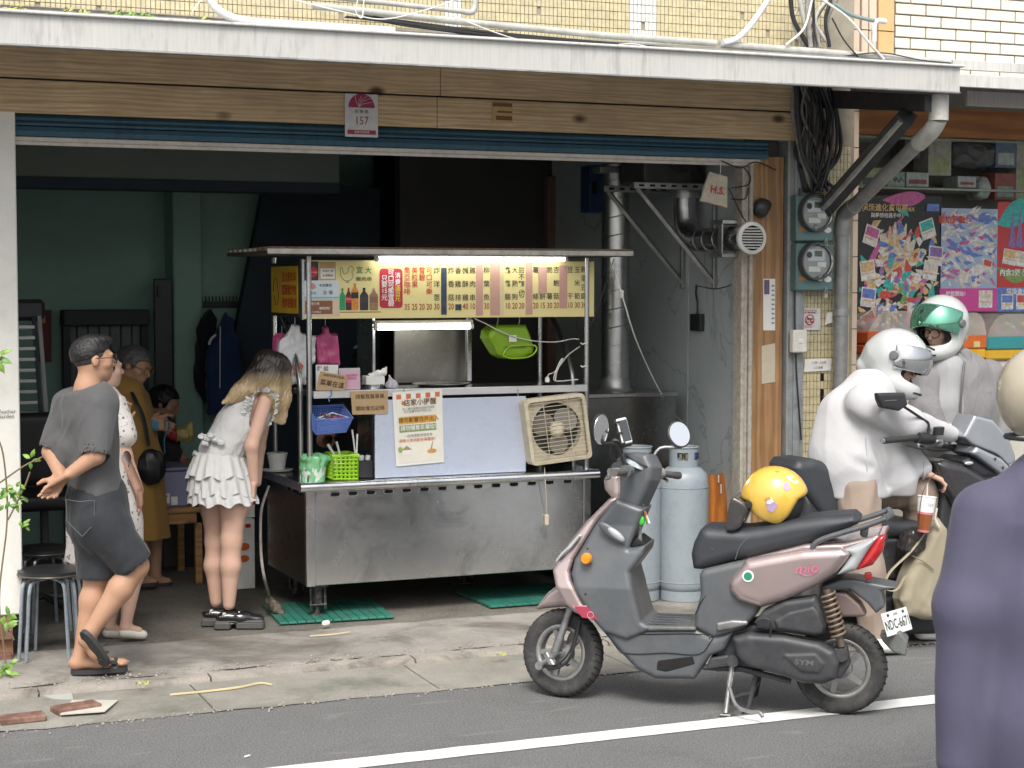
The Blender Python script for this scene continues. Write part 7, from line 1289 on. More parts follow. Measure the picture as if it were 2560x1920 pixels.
MB().lathe([(.03, -.02), (.03, .03), (.02, .035)], sB(932, 1235, -.15), axis=(0, 1, 0), n=14).build('shock_mount', blackp, sct); slab_part('swing_arm', [(880, 1200), (960, 1190), (980, 1300), (930, 1370), (880, 1380), (900, 1290)], sB, blackp, -.15, -.06, .012, trace=-.14); MB().lathe([(0, -.03), (.014, -.03), (.022, -.02), (.022, .02)], cr_+Vector((0, -.11, 0)), axis=(0, 1, 0), n=12).build('axle_nut', silv, sct)
slab_part('rear_fender', [(870, 868), (960, 878), (1042, 950), (1072, 1012), (1040, 1020), (930, 1022), (900, 960)], sB, M('fender_brown', (.2, .15, .14, 1), .45, .2, coat=.2), -.06, .06, .015, trace=-.05); slab_part('plate_bracket', [(800, 850), (930, 800), (1010, 800), (1150, 830), (1255, 850), (1160, 870), (1180, 960), (1130, 1000), (1080, 940), (980, 860), (860, 870)], sB, plas, -.09, .09, .012, trace=-.08)
slab_part('mud_flap', [(1150, 1120), (1270, 1100), (1312, 1160), (1302, 1244), (1230, 1222), (1170, 1160)], sB, M('flap_grey', (.14, .15, .14, 1), .6, dirt=.4), -.07, .07, .008, trace=-.05)
# licence plate faces backwards and a little up
pc = sB(1210, 1045, -.03)+Vector((.03, 0, 0)); pz = (sB(1215, 940, 0)-sB(1190, 1150, 0)); up_ = Vector((-.35, 0, .94)).normalized(); rgt = Vector((.42, .9, 0)).normalized(); up_ = (up_-rgt*up_.dot(rgt)).normalized(); nr = rgt.cross(up_)
# seen from behind: text runs along the scooter's +y
Rpl = Matrix((rgt, up_, nr)).transposed(); MB().box(pc, (.235, .105, .004), .0019, Rpl).build('licence_plate', M('plate_sheet', (.72, .74, .72, 1), .35), sct); text('lettering', 'NDC-6671', pc+nr*.003+up_*-.008, .062, black_i, sct, ux=rgt, uy=up_, bold=.006, sx=.82); text('lettering', '台灣省', pc+nr*.003+up_*.036, .014, black_i, sct, ux=rgt, uy=up_)
for d in (-.07, .07): MB().ell(pc+nr*.004+up_*.038+rgt*d, (.007, .007, .007), 8, 6).build('plate_bolt', dark_iron, sct)
# stands
a = sB(300, 1310, -.13); b = sB(283, 1420, -.15); MB().tube([a, b], .011, 8).build('side_stand', silv, sct); MB().tube([a+(b-a)*i/60+Vector((.012*math.cos(i), 0, .012*math.sin(i)*.3)) for i in range(60)], .003, 5).build('stand_spring', silv, sct); g1_ = sB(262, 1575, -.2); MB().tube([b, g1_], .011, 8).build('side_stand', silv, sct); MB().box(Vector((g1_.x, g1_.y, .008)), (.05, .035, .01), .003).build('stand_foot', silv, sct); MB().tube(smoothpath([b, sB(325, 1530, -.24), sB(400, 1565, -.28), sB(455, 1570, -.3), sB(478, 1595, -.31)], 4), .009, 8).build('stand_tang', silv, sct)
for sgn in (-1, 1): a = sB(438, 1350, -.1); q = sB(400, 1515, -.1); MB().tube([Vector((a.x, .1*sgn, a.z)), Vector((q.x, .13*sgn, .03)), Vector((q.x-.03, .135*sgn, .012))], .0115, 8).build('centre_stand', dark_iron, sct)
q = sB(415, 1455, -.1); MB().tube([Vector((q.x, -.12, q.z)), Vector((q.x, .12, q.z))], .01, 8).build('centre_stand', dark_iron, sct); MB().tube(smoothpath([sB(300, 1490, -.12), sB(350, 1470, -.12), sB(410, 1460, -.12)], 3), .009, 7).build('stand_link', dark_iron, sct)
MB().tube(smoothpath([sA(735, 1350, -.13), sA(800, 1365, -.14), sA(850, 1340, -.14), sA(905, 1350, -.13)], 4), .009, 7).build('fuel_pipe', M('copper', (.3, .16, .1, 1), .45, .5), sct); slab_part('engine_opening', [(712, 1345), (900, 1322), (915, 1370), (760, 1412), (705, 1400)], sA, slot_m, -.152, -.13, .006, trace=-.14)
MB().lathe([(0, -.02), (.028, -.02), (.03, 0), (.018, 0), (.018, .02)], sA(1105, 1350, -.14), axis=(0, 1, 0), n=18).build('pivot_bolt', blackp, sct); MB().tube([sA(950, 1385, -.1), sA(1150, 1395, -.1), sB(640, 1390, -.1)], .014, 8).build('frame_tube', dark_iron, sct)
slab_part('engine_hanger', [(985, 1335), (1080, 1320), (1100, 1380), (960, 1400)], sA, blackp, -.13, .1, .01, trace=-.12)
# ---- yellow helmet resting on the seat
SR = Matrix.Rotation(SA, 3, 'Z')
def w(p): return SO+SR@Vector(p)
hc = sB(545, 335, -.02); yh = thing('yellow_helmet', 'yellow open face helmet with stickers resting on the pink scooter seat', 'helmet', w((hc.x, hc.y, sB(545, 497, -.02).z))); yh.rotation_euler = (0, 0, SA); ORG[yh.name] = Vector((hc.x, hc.y, sB(545, 497, -.02).z))
yel = M('helmet_yellow', (.66, .42, .07, 1), .22, coat=.8, var=.04, dirt=.1)
b = Blob(hc-Vector((.19, .16, .17)), hc+Vector((.19, .16, .17)), .005); b.ell(hc, (.155, .125, .148), 0)
b.slab(poly(sB, [(320, 335), (400, 345), (422, 410), (470, 465), (500, 530), (300, 530)], -.02), -.3, .3, .0, .02, 'i'); b.slab(poly(sB, [(575, 505), (640, 425), (690, 335), (780, 290), (800, 570), (540, 570)], -.02), -.3, .3, .0, .02, 'i'); b.ell(hc+Vector((-.01, 0, -.03)), (.128, .1, .13), .01, 'i'); b.plane((0, 0, sB(500, 497, -.02).z), (0, 0, -1), .01)
b.build('shell', yel, yh, 2); b2 = Blob(hc-Vector((.19, .16, .17)), hc+Vector((.19, .16, .17)), .006); b2.ell(hc+Vector((-.005, 0, -.01)), (.138, .108, .13), 0).ell(hc+Vector((-.02, 0, -.045)), (.115, .09, .12), .01, 'i'); b2.plane((hc.x-.075, 0, 0), (-1, 0, 0)); b2.plane((0, 0, sB(500, 488, -.02).z), (0, 0, -1)); b2.build('lining', M('lining_black', (.015, .015, .017, 1), .9), yh)
vz = M('visor_smoke', (.05, .045, .045, 1), .08, alpha=.82, coat=1.); vs_ = poly(sB, [(330, 310), (395, 345), (410, 385), (370, 480), (330, 505), (285, 500), (295, 400), (312, 320)], -.02); b = Blob((vs_[0][0]-.08, -.14, hc.z-.17), (hc.x, .12, hc.z+.05), .005); b.slab(vs_, -.13+hc.y, .13+hc.y, .01).ell(hc+Vector((-.0, 0, -.03)), (.16, .118, .2), .01, 'i'); b.build('visor', vz, yh)
MB().lathe([(0, -.014), (.016, -.013), (.019, 0)], sB(392, 372, -.125), axis=(0, 1, 0), n=16).build('visor_pivot', black_rub, yh); MB().lathe([(0, -.008), (.007, -.007), (.008, 0)], sB(520, 443, -.118), axis=(0, 1, 0), n=12).build('rivet', dark_iron, yh)
def onsph(x, y, d=.002):
    p0 = sB(x, y, -.02)-hc; q = 1-(p0.x/.155)**2-(p0.z/.148)**2; return hc+Vector((p0.x, -.125*math.sqrt(max(q, .02))-d, p0.z))
def sticker(pts, mt, d): MB().face([onsph(x, y, d) for x, y in pts]).build('sticker', mt, yh, 0)
sticker([(510, 345), (560, 335), (585, 360), (548, 400), (525, 385)], M('stk_lilac', (.42, .3, .5, 1), .4), .003); sticker([(520, 320), (545, 310), (560, 335), (535, 352), (518, 345)], paper, .004); sticker([(505, 318), (530, 308), (545, 318), (520, 332)], M('stk_hair', (.5, .25, .08, 1), .4), .005); sticker([(610, 240), (625, 228), (645, 240), (650, 265), (630, 278), (612, 262)], M('stk_lilac', (.42, .3, .5, 1), .4), .003); sticker([(620, 200), (650, 195), (690, 235), (680, 245), (640, 222)], white_i, .003); sticker([(555, 172), (580, 168), (575, 178)], M('stk_hair', (.5, .25, .08, 1), .4), .003)
# ================================================================ dark maxi scooter under the rider
bs = thing('maxi_scooter', 'dark grey maxi scooter with smoky windscreen under the rider in white', 'scooter', (5.7, 8.0, 0))
bpaint = M('dark_paint', (.05, .048, .052, 1), .28, .4, coat=.7, var=.1); bmatte = M('matte_black', (.022, .023, .026, 1), .5, var=.15, bump=.1, bs=200); silver_p = M('silver_grey', (.34, .36, .39, 1), .3, .5, coat=.5, var=.05)
def wslab(name, L, mat, y0, y1, rd=.02, Yt=None, par=None, h=.007, it=2, wr=None):
    pl = [(p.x, p.z) for p in (at(x, y, Yt or y0) for x, y in L)]; return Blob((min(p[0] for p in pl), y0, min(p[1] for p in pl)), (max(p[0] for p in pl), y1, max(p[1] for p in pl)), h).slab(pl, y0, y1, rd).build(name, mat, par or bs, it, wr)
wslab('seat', [(1978, 1168), (1990, 1150), (2032, 1146), (2085, 1162), (2100, 1225), (2130, 1275), (2240, 1300), (2300, 1300), (2300, 1345), (2150, 1350), (2050, 1296), (1985, 1206)], seatm, 7.86, 8.16, .05, 7.9)
wslab('tail_body', [(2010, 1235), (2060, 1300), (2150, 1352), (2300, 1346), (2300, 1500), (2180, 1500), (2080, 1400), (2000, 1300)], bmatte, 7.84, 8.18, .04, 7.88); wslab('side_cover', [(2060, 1300), (2150, 1350), (2240, 1345), (2235, 1450), (2150, 1440)], bpaint, 7.82, 7.9, .02, 7.85)
wslab('floor_board', [(2200, 1490), (2345, 1485), (2470, 1500), (2560, 1400), (2580, 1520), (2480, 1580), (2240, 1585), (2160, 1550)], bmatte, 7.82, 8.2, .03, 7.86)
d2 = lambda x, y: (2240+x/4.147, 1000+y/4.147)
wslab('front_shield', [d2(390, 640), d2(500, 612), d2(700, 660), d2(900, 780), (2600, 1300), (2600, 1480), (2520, 1500), (2440, 1450), d2(560, 1040), d2(500, 940), d2(440, 800)], bpaint, 7.78, 8.24, .05, 7.82); wslab('inner_shield', [d2(380, 600), d2(420, 640), d2(480, 900), d2(570, 1120), (2420, 1460), (2360, 1480), (2330, 1400), d2(440, 1000)], bmatte, 7.84, 8.2, .02, 7.88)
wslab('side_fairing', [d2(745, 545), d2(800, 478), d2(1060, 600), d2(1160, 705), d2(1300, 800), d2(1100, 800), d2(820, 592)], silver_p, 7.76, 7.98, .02, 7.8); wslab('dash', [d2(690, 640), d2(780, 590), d2(1010, 720), d2(1200, 800), d2(900, 800), d2(760, 720)], bmatte, 7.8, 8.05, .02, 7.8)
wslab('windscreen', [d2(700, 385), d2(822, 158), d2(1010, 205), d2(1180, 400), d2(1245, 570), d2(1250, 640), d2(1165, 690), d2(1080, 602), d2(800, 470)], M('screen_smoke', (.3, .32, .35, 1), .1, .3, coat=1., var=.1), 7.8, 7.97, .012, 7.8); MB().tube(smoothpath([at(*d2(x, y), 7.785) for x, y in ((705, 395), (790, 465), (1000, 545), (1075, 595), (1165, 690))], 4), .008, 6).build('screen_trim', bmatte, bs)
MB().ell(at(*d2(755, 655), 7.79), (.03, .012, .011), 14, 8).build('indicator', clearl, bs, 60)
for x, y in ((1030, 610), (1110, 700)): MB().ell(at(*d2(x, y), 7.755), (.008, .005, .008), 8, 6).build('screen_bolt', dark_iron, bs)
# handlebar seen end-on from the rider's right
gA, gB, gC = at(2208, 1102, 7.6), at(2292, 1094, 7.68), at(2330, 1098, 7.74); bc = at(2400, 1115, 8.0)
MB().tube([gA, gB], .0165, 14).build('grip', M('grip_black', (.03, .03, .03, 1), .6, bump=.8, bs=60), bs); MB().tube([gA+(gA-gB).normalized()*.012, gA], .014, 12).build('bar_end', silver_p, bs); MB().tube([gB, gB.lerp(gC, .5), gC], [.03, .032, .026], 14).build('throttle_housing', bmatte, bs); MB().tube(smoothpath([gC, gC.lerp(bc, .5)+Vector((0, 0, -.02)), bc], 4), .013, 10).build('handlebar', bmatte, bs)
MB().tube(smoothpath([at(2268, 1113, 7.62), at(2310, 1122, 7.64), at(2350, 1105, 7.72)], 4), .006, 7).build('brake_lever', bmatte, bs); MB().tube(smoothpath([at(2300, 1115, 7.7), at(2330, 1126, 7.75), at(2390, 1125, 7.95)], 4), .006, 7).build('cable', black_rub, bs); MB().box(at(2345, 1107, 7.74), (.05, .05, .04), .01).build('switch_housing', silv, bs)
MB().lathe([(.03, -.02), (.034, .012), (.035, .02), (.03, .024)], at(2345, 1078, 7.74), n=18).build('brake_reservoir', bmatte, bs); MB().tube(smoothpath([at(2321, 1092, 7.7), at(2321, 1060, 7.7), at(2310, 1050, 7.68), at(2262, 1018, 7.62)], 3), .0075, 8).build('mirror_stem', bmatte, bs)
c7 = lambda x, y: (1980+x/3.016, 700+y/3.016)
mr = wslab('mirror', [c7(635, 852), c7(840, 848), c7(864, 940), c7(800, 988), c7(665, 962), c7(640, 900)], bmatte, 7.58, 7.63, .015, 7.6, h=.004); MB().tube([at(*c7(700, 910), 7.56), at(*c7(790, 905), 7.56)], .001, 4).build('mirror_logo', grey_i, mr)
for px, nm in ((2095, 'rear_wheel'), (2680, 'front_wheel')):
    c = at(px, 1480, 8.02); c.z = .27; MB().lathe([(.15, -.045), (.22, -.065), (.262, -.05), (.27, -.02), (.27, .02), (.262, .05), (.22, .065), (.15, .045)], c, axis=(0, 1, 0), n=44, cap=False).build('tyre', tyre, bs, 50); MB().lathe([(0, -.03), (.05, -.04), (.06, -.02), (.14, -.02), (.152, -.045), (.152, .045), (0, .03)], c, axis=(0, 1, 0), n=36).build('wheel_disc', bmatte, bs)
MB().tube([(5.55, 7.95, .3), (5.2, 7.86, .28)], .05, 12).build('exhaust', M('exhaust_black', (.03, .03, .03, 1), .35, .5), bs); a = at(2290, 1575, 7.95); MB().tube([a, Vector((a.x, 7.9, .03))], .012, 8).build('stand', dark_iron, bs)
# bag, cup and pouch hanging on the scooter
bk_ = thing('backpack', 'khaki canvas backpack hanging on the maxi scooter', 'backpack', at(2290, 1560, 7.7)); kh = cloth('khaki_canvas', (.3, .265, .19, 1), 900, .3, 6)
wslab('bag', [(2348, 1290), (2365, 1330), (2372, 1420), (2365, 1545), (2330, 1552), (2262, 1540), (2248, 1500), (2265, 1440), (2300, 1370), (2330, 1310)], kh, 7.66, 7.82, .05, 7.7, bk_, .006, 2, (.012, .1, (.3, 0, 1), 3))
MB().tube(smoothpath([at(x, y, 7.66) for x, y in ((2335, 1300), (2280, 1375), (2225, 1430), (2212, 1470), (2240, 1475), (2262, 1440))], 5), .012, 8, sq=.3).build('strap', kh, bk_); MB().tube(smoothpath([at(x, y, 7.655) for x, y in ((2342, 1270), (2338, 1300), (2348, 1320), (2340, 1300))], 4), .006, 6).build('loop', M('bag_cord', (.6, .57, .5, 1), .7), bk_); MB().tube(smoothpath([at(x, y, 7.655) for x, y in ((2282, 1390), (2310, 1405), (2335, 1425))], 4), .003, 5).build('seam', M('bag_seam', (.2, .17, .12, 1), .8), bk_)
cu = thing('drink_cup', 'iced tea cup with white sleeve hanging on the maxi scooter', 'cup', at(2312, 1330, 7.6)); c0, c1 = at(2308, 1330, 7.62), at(2318, 1240, 7.62); ax3 = (c1-c0); L3 = ax3.length
MB().lathe([(0, 0), (.03, 0), (.033, .012)], c0, axis=ax3, n=22).build('base', M('cup_pink', (.65, .2, .24, 1), .4), cu); MB().lathe([(.033, .012), (.04, L3*.5)], c0, axis=ax3, n=22).build('tea', M('tea_brown', (.24, .075, .02, 1), .2, coat=1.), cu); MB().lathe([(.041, L3*.5), (.042, L3*.56)], c0, axis=ax3, n=22, cap=False).build('band', M('cup_pink', (.65, .2, .24, 1), .4), cu); MB().lathe([(.0425, L3*.56), (.0475, L3*.97), (.05, L3*.98), (.05, L3), (0, L3)], c0, axis=ax3, n=22).build('sleeve', white_i, cu); MB().tube([c1-ax3*.02, c1+Vector((0, 0, .07))], .004, 6).build('straw', M('straw', (.7, .55, .5, 1), .4), cu); MB().tube(smoothpath([c0+Vector((-.045, -.02, .02)), c1+Vector((-.05, -.02, 0)), c1+Vector((0, -.02, .09)), c1+Vector((.06, 0, .12))], 4), .002, 5).build('carry_strap', black_rub, cu); text('lettering', 'TEA', c0+ax3*.78+Vector((-.01, -.0495, 0)), .022, grey_i, cu)
wslab('pouch', [(2262, 1330), (2300, 1318), (2312, 1335), (2305, 1370), (2268, 1395), (2254, 1375)], M('pouch_black', (.03, .027, .025, 1), .3, var=.3, vs=40), 7.66, 7.76, .02, 7.7, thing('black_pouch', 'shiny black pouch below the drink cup', 'pouch', at(2280, 1395, 7.7)), .005, 2, (.006, .03))
# ================================================================ people
skin = M('skin', (.52, .3, .2, 1), .5, var=.06, vs=12, spec=.3); skin2 = M('skin_tan', (.4, .23, .15, 1), .5, var=.06, vs=12, spec=.3); skin3 = M('skin_pale', (.54, .345, .265, 1), .5, var=.05, vs=12, spec=.3)
hairb = M('hair_black', (.012, .011, .012, 1), .45, var=.4, vs=60, bump=.6, bs=160, spec=.4); glassm = M('spectacle_frame', (.02, .02, .022, 1), .3)
def pr(x, y, Y, dz=0.): p = at(x, y, Y); return p+(p-Vector(_C)).normalized()*dz
RT, FWD = Vector(_rt), Vector((_fw[0], _fw[1], 0)).normalized(); UP = Vector((0, 0, 1))
def basis(f, u=UP):
    f = Vector(f).normalized(); u = Vector(u); r = f.cross(u).normalized(); return r, f, r.cross(f)
def head(b, c, f, u=UP, s=1., neck=None):
    r, f, u = basis(f, u); R = Matrix((r, f, u)).transposed(); c = Vector(c)
    def P_(x, y, z): return c+(r*x+f*y+u*z)*s
    b.ell(P_(0, -.012, .03), (.074*s, .092*s, .084*s), .02, R=R); b.ell(P_(0, .03, -.02), (.062*s, .066*s, .082*s), .03, R=R); b.cone(P_(0, .055, -.06), P_(0, .062, -.085), .034*s, .026*s, .03); b.ell(P_(.0, .03, -.065), (.05*s, .05*s, .04*s), .02, R=R)
    b.ell(P_(0, .082, .026), (.05*s, .018*s, .012*s), .012, R=R); b.cone(P_(0, .09, .012), P_(0, .11, -.022), .008*s, .0125*s, .01); b.ell(P_(0, .1, -.027), (.017*s, .012*s, .009*s), .008, R=R); b.ell(P_(0, .09, -.052), (.022*s, .012*s, .007*s), .006, R=R); b.ell(P_(0, .087, -.062), (.019*s, .011*s, .007*s), .006, R=R)
    for q in (-1, 1): b.ell(P_(.03*q, .1, .008), (.016*s, .014*s, .009*s), .01, 'i', R=R); b.ell(P_(.03*q, .08, .008), (.013*s, .012*s, .01*s), .004, R=R); b.ell(P_(.076*q, -.008, -.003), (.009*s, .019*s, .03*s), .006, R=R); b.ell(P_(.045*q, .055, -.02), (.025*s, .025*s, .022*s), .02, R=R)
    if neck is not None: b.cone(P_(0, -.02, -.05), neck, .052*s, .057*s, .03)
    return P_
def hand(b, w_, d, n, side=1, curl=.5, s=1., spread=.1, k=.006):
    d = Vector(d).normalized(); n = Vector(n); n = (n-d*n.dot(d)).normalized(); a = d.cross(n)*side; w_ = Vector(w_); R = Matrix((a, d, n)).transposed()
    b.rbox(w_+d*.05*s, (.04*s, .048*s, .014*s), .013*s, .015, R=R)
    for i, L in enumerate((.072, .08, .075, .058)):
        u = (i-1.5)/1.5; p = w_+d*.092*s+a*(.031*u*s); dd = (d+a*u*spread).normalized(); q = p+(dd*math.cos(curl*.6)+n*math.sin(curl*.6))*L*.5*s; e = q+(dd*math.cos(curl*1.5)+n*math.sin(curl*1.5))*L*.5*s
        b.cone(p-dd*.02, q, .0098*s, .009*s, k); b.cone(q, e, .009*s, .0075*s, k)
    p = w_+d*.03*s+a*-.034*s; q = p+(d*.6-a*.75+n*.3).normalized()*.04*s; e = q+(d*.85-a*.3+n*.4).normalized()*.035*s; b.cone(p, q, .014*s, .011*s, .01); b.cone(q, e, .011*s, .0085*s, k)
def bb(pts, m=.2):
    v = np.array([tuple(p) for p in pts]); return v.min(0)-m, v.max(0)+m
def specs(root, P_, s=1., mat=None, w_=.028):
    for q in (-1, 1):
        MB().tube([P_(.033*q+w_*math.cos(t), .112-.012*abs(math.cos(t)), .006+w_*.85*math.sin(t)) for t in np.linspace(0, 2*math.pi, 16, False)], .0026*s, 5, closed=True).build('spectacle_rim', mat or glassm, root); MB().tube([P_(.06*q, .108, .01), P_(.08*q, .06, .012), P_(.083*q, -.01, .01)], .002*s, 5).build('spectacle_arm', mat or glassm, root)
    MB().tube([P_(-.008, .115, .01), P_(.008, .115, .01)], .002*s, 5).build('spectacle_bridge', mat or glassm, root)
def hair_cap(P_, f, u, s, cut, mat, root, thick=1.08, low=-.03, extra=(), h=.005, wr=(.003, .02)):
    """Short hair: a shell over the skull with the face cut free."""
    r, f, u = basis(f, u); R = Matrix((r, f, u)).transposed(); c = P_(0, 0, 0); b = Blob(Vector(c)-Vector((.2, .2, .2)), Vector(c)+Vector((.2, .2, .22)), h); b.ell(P_(0, -.014, .032), (.078*s*thick, .098*s*thick, .088*s*thick), 0, R=R)
    for p, rr in extra: b.ell(P_(*p), rr, .025, R=R)
    b.rbox(P_(0, .13, -.04), (.12*s, .09*s, .095*s), .03, .01, 'i', R=R); b.plane(P_(0, -.02, low), -u+f*.35, .01)
    for fn in cut: fn(b, R)
    return b.build('hair', mat, root, 1, wr)
def person(lab, base, group=None): return thing('person', lab, 'person', base, group)
Y1 = 8.64; c2 = lambda x, y: (x/1.728, 800+y/1.728); Q = lambda x, y, dz=0.: pr(*c2(x, y), Y1, dz)
mn = person('man in grey T-shirt and dark denim shorts standing with hands behind his back', gp(250, 1682, .05))
fd = (RT*.88+FWD*.47); hc_ = Q(402, 172); nb_ = Q(378, 300); sR, eR, wR = Q(438, 372, -.13), Q(415, 585, -.2), Q(305, 662, -.17); sL, eL, wL = Q(300, 360, .12), Q(222, 570, .1), Q(262, 672, -.06)
pel = Q(425, 850); hR, hL = Q(430, 860, -.08), Q(425, 860, .08); kR, aR, tR = Q(588, 1062, -.1), Q(392, 1345, -.08), Q(446, 1470, -.08); kL, aL = Q(420, 1110, .05), Q(350, 1450, .03); heelL, toeL = Q(330, 1482, .03), Q(530, 1480, -.02)
b = Blob(*bb([hc_, eL, wR-RT*.1, kR, toeL, aR], .14), .006); P_ = head(b, hc_, fd, (0, 0, 1), .97, nb_); b.cone(nb_, Q(385, 420), .058, .1, .04)
b.chain([sR, eR, wR], [.05, .042, .03], .02); b.chain([sL, eL, wL], [.05, .042, .03], .02); hand(b, wR, Q(205, 718, -.12)-wR, (0, 0, -1), 1, .25, 1.05, .25); hand(b, wL, Q(230, 735, -.1)-wL, (.2, 0, 1), -1, .5)
b.cone(Q(385, 420), Q(410, 850), .1, .11, .05); b.chain([hR, kR], [.085, .062], .03); b.chain([kR, kR.lerp(aR, .35), aR], [.058, .062, .036], .02); b.chain([hL, kL, kL.lerp(aL, .3), aL], [.085, .06, .06, .037], .03)
b.chain([aL, heelL], [.036, .034], .02); b.chain([heelL, heelL.lerp(toeL, .55), toeL], [.034, .036, .026], .02, sq=(UP, .8)); hR2 = Q(372, 1380, -.08); b.chain([aR, hR2], [.036, .036], .02); b.chain([hR2, hR2.lerp(tR, .6), tR], [.036, .036, .028], .02)
for k in range(4): b.ell(toeL+RT*.008*k*0+FWD*(.02-.016*k)+RT*(.02-.006*k), (.012, .012, .01), .006)
b.build('body', skin2, mn, 1)
hair_cap(P_, fd, UP, .97, (lambda b_, R: b_.ell(P_(.09, .03, -.02), (.045, .05, .06), .01, 'i', R=R),), hairb, mn, 1.06, .012, (((0, .03, .1), (.06, .07, .026)),), wr=(.003, .012))
hair_cap(P_, fd, UP, .97, (), M('hair_fade', (.045, .033, .028, 1), .7, bump=.4, bs=200), mn, 1.0, -.045, wr=None)
specs(mn, P_, 1.)
sh1 = cloth('tshirt_grey', (.085, .085, .088, 1), 900, .3, 9)
b = Blob(*bb([sL, sR, eR, eL, Q(420, 830), Q(540, 800)], .2), .007); b.cone(Q(385, 345), Q(385, 420), .125, .155, .06, sq=(fd, .78)); b.chain([Q(388, 400), Q(392, 560), Q(415, 770)], [.155, .146, .16], .05, sq=(fd, .82)); b.cone(Q(365, 340), Q(430, 350, -.08), .085, .08, .05); b.cone(Q(360, 340), Q(310, 350, .1), .085, .08, .05); b.cone(nb_-UP*.01, Q(378, 345), .064, .1, .04)
b.chain([sR, sR.lerp(eR, .9)], [.078, .072], .05); b.chain([sL, sL.lerp(eL, .85)], [.076, .07], .05); b.cone(Q(260, 640, .02), Q(300, 560, 0), .03, .06, .06)
b.plane(sR.lerp(eR, .86), eR-sR) if False else None; b.plane(Q(415, 790), (fd*.0-UP+RT*-.22), .01); b.plane(nb_+UP*.02, UP*.9+fd*-.3, .01); b.cone(sR.lerp(eR, .85), eR+(eR-sR)*.2, .062, .064, .005, 'i'); b.cone(sL.lerp(eL, .8), eL, .056, .06, .005, 'i')
b.build('t_shirt', sh1, mn, 2, (.0065, .1, (.5, 0, .6), 4))
dn = cloth('denim_black', (.028, .031, .036, 1), 1200, .3, 12, .25); b = Blob(*bb([hR, hL, kR, kL, Q(430, 760)], .17), .007); b.cone(Q(418, 770), Q(425, 860), .158, .165, .06, sq=(fd, .95)); b.chain([hR, hR.lerp(kR, .86)], [.115, .1], .05); b.chain([hL, Q(424, 1095, .05)], [.12, .108], .05); b.plane(hR.lerp(kR, .84), (kR-hR), .005) if False else None; b.cone(Q(422, 1105, .05), Q(418, 1180, .05), .085, .1, .004, 'i'); b.cone(hR.lerp(kR, .85), kR+(kR-hR)*.3, .082, .1, .004, 'i'); b.plane(Q(425, 1120), (0, 0, -1), .004)
b.build('shorts', dn, mn, 2, (.005, .08, (.4, 0, 1), 6)); MB().tube([Q(285, 775, -.155), Q(345, 785, -.175), Q(408, 778, -.185), Q(408, 880, -.185), Q(355, 935, -.17), Q(290, 870, -.15)], .0025, 5, closed=True).build('pocket_stitching', M('stitch', (.09, .095, .1, 1), .8), mn)
sand = M('sandal_black', (.03, .031, .033, 1), .6, bump=.2)
def sole(root, a, b_, w2, up, th=.022, name='sandal'):
    d = (b_-a); L = d.length; d = d.normalized(); up = (Vector(up)-d*Vector(up).dot(d)).normalized(); r = d.cross(up); n = 20; o = []
    for k in range(n):
        t = 2*math.pi*k/n; x = math.cos(t); wv = w2*(1+.16*x); o.append((a+b_)/2+d*(L/2)*math.copysign(abs(x)**.75, x)+r*wv*math.copysign(abs(math.sin(t))**.8, math.sin(t)))
    return MB().loft([[p+up*th for p in o], [p*1.0 for p in o]][::1]).build(name, sand, root)
s1 = sole(mn, Q(306, 1530, .03), Q(553, 1512, -.02), .046, UP); MB().tube(smoothpath([Q(440, 1500, .02)+FWD*-.05, Q(452, 1464, -.0), Q(470, 1462, .05)], 4), .022, 8, sq=.3).build('strap', sand, s1); MB().tube(smoothpath([Q(490, 1508, -.05), Q(495, 1466, -.02), Q(500, 1470, .03)], 4), .02, 8, sq=.3).build('strap', sand, s1); MB().box(Q(492, 1478, -.06), (.03, .01, .022), .003).build('buckle', sand, s1)
s2 = sole(mn, Q(350, 1348, -.15), Q(455, 1500, -.12), .045, FWD*.75+RT*.6+UP*.2); MB().tube(smoothpath([Q(410, 1420, -.13), Q(440, 1400, -.1), Q(452, 1395, -.04)], 4), .02, 8, sq=.35).build('strap', sand, s2); MB().tube(smoothpath([Q(430, 1470, -.13), Q(452, 1440, -.1), Q(458, 1435, -.05)], 4), .018, 8, sq=.35).build('strap', sand, s2)
Y2 = 9.4; Q = lambda x, y, dz=0.: pr(x, y, Y2, dz); wm = person('woman in white floral dress half hidden behind the man in grey', gp(300, 1582, .05)); fd2 = RT*.8+FWD*.6
def m_floral():
    b = NB('floral_cloth'); v = b.n('TexVoronoi'); b.set(v, 'Vector', b.co()); b.set(v, 'Scale', 34.); c = b.mix(b.ramp(v.outputs[0], ((.18, (1, 1, 1)), (.3, (0, 0, 0)))), (.68, .65, .62, 1), (.16, .12, .15, 1)); n = b.noise(60, 3); c = b.mix(b.ramp(n, ((.6, (0, 0, 0)), (.68, (.8, .8, .8)))), c, (.35, .2, .22, 1)); b.out(c, .8); b.bump(b.noise(10, 3), .3, .02); return b.m
flo = m_floral(); hc2 = Q(262, 922); n2 = Q(255, 995)
b = Blob(*bb([hc2, Q(352, 1290), Q(340, 1590), Q(240, 1590)], .12), .007); P2 = head(b, hc2, fd2, UP, .9, n2); b.chain([Q(296, 1030, -.08), Q(314, 1140, -.1), Q(348, 1225, -.12)], [.042, .036, .025], .02); hand(b, Q(348, 1225, -.12), Q(352, 1290, -.12)-Q(348, 1225, -.12), RT*-1, 1, .4, .9); hand(b, Q(300, 1050, .02), Q(318, 1000, 0)-Q(300, 1050, .02), FWD*-1, -1, 1.0, .85)
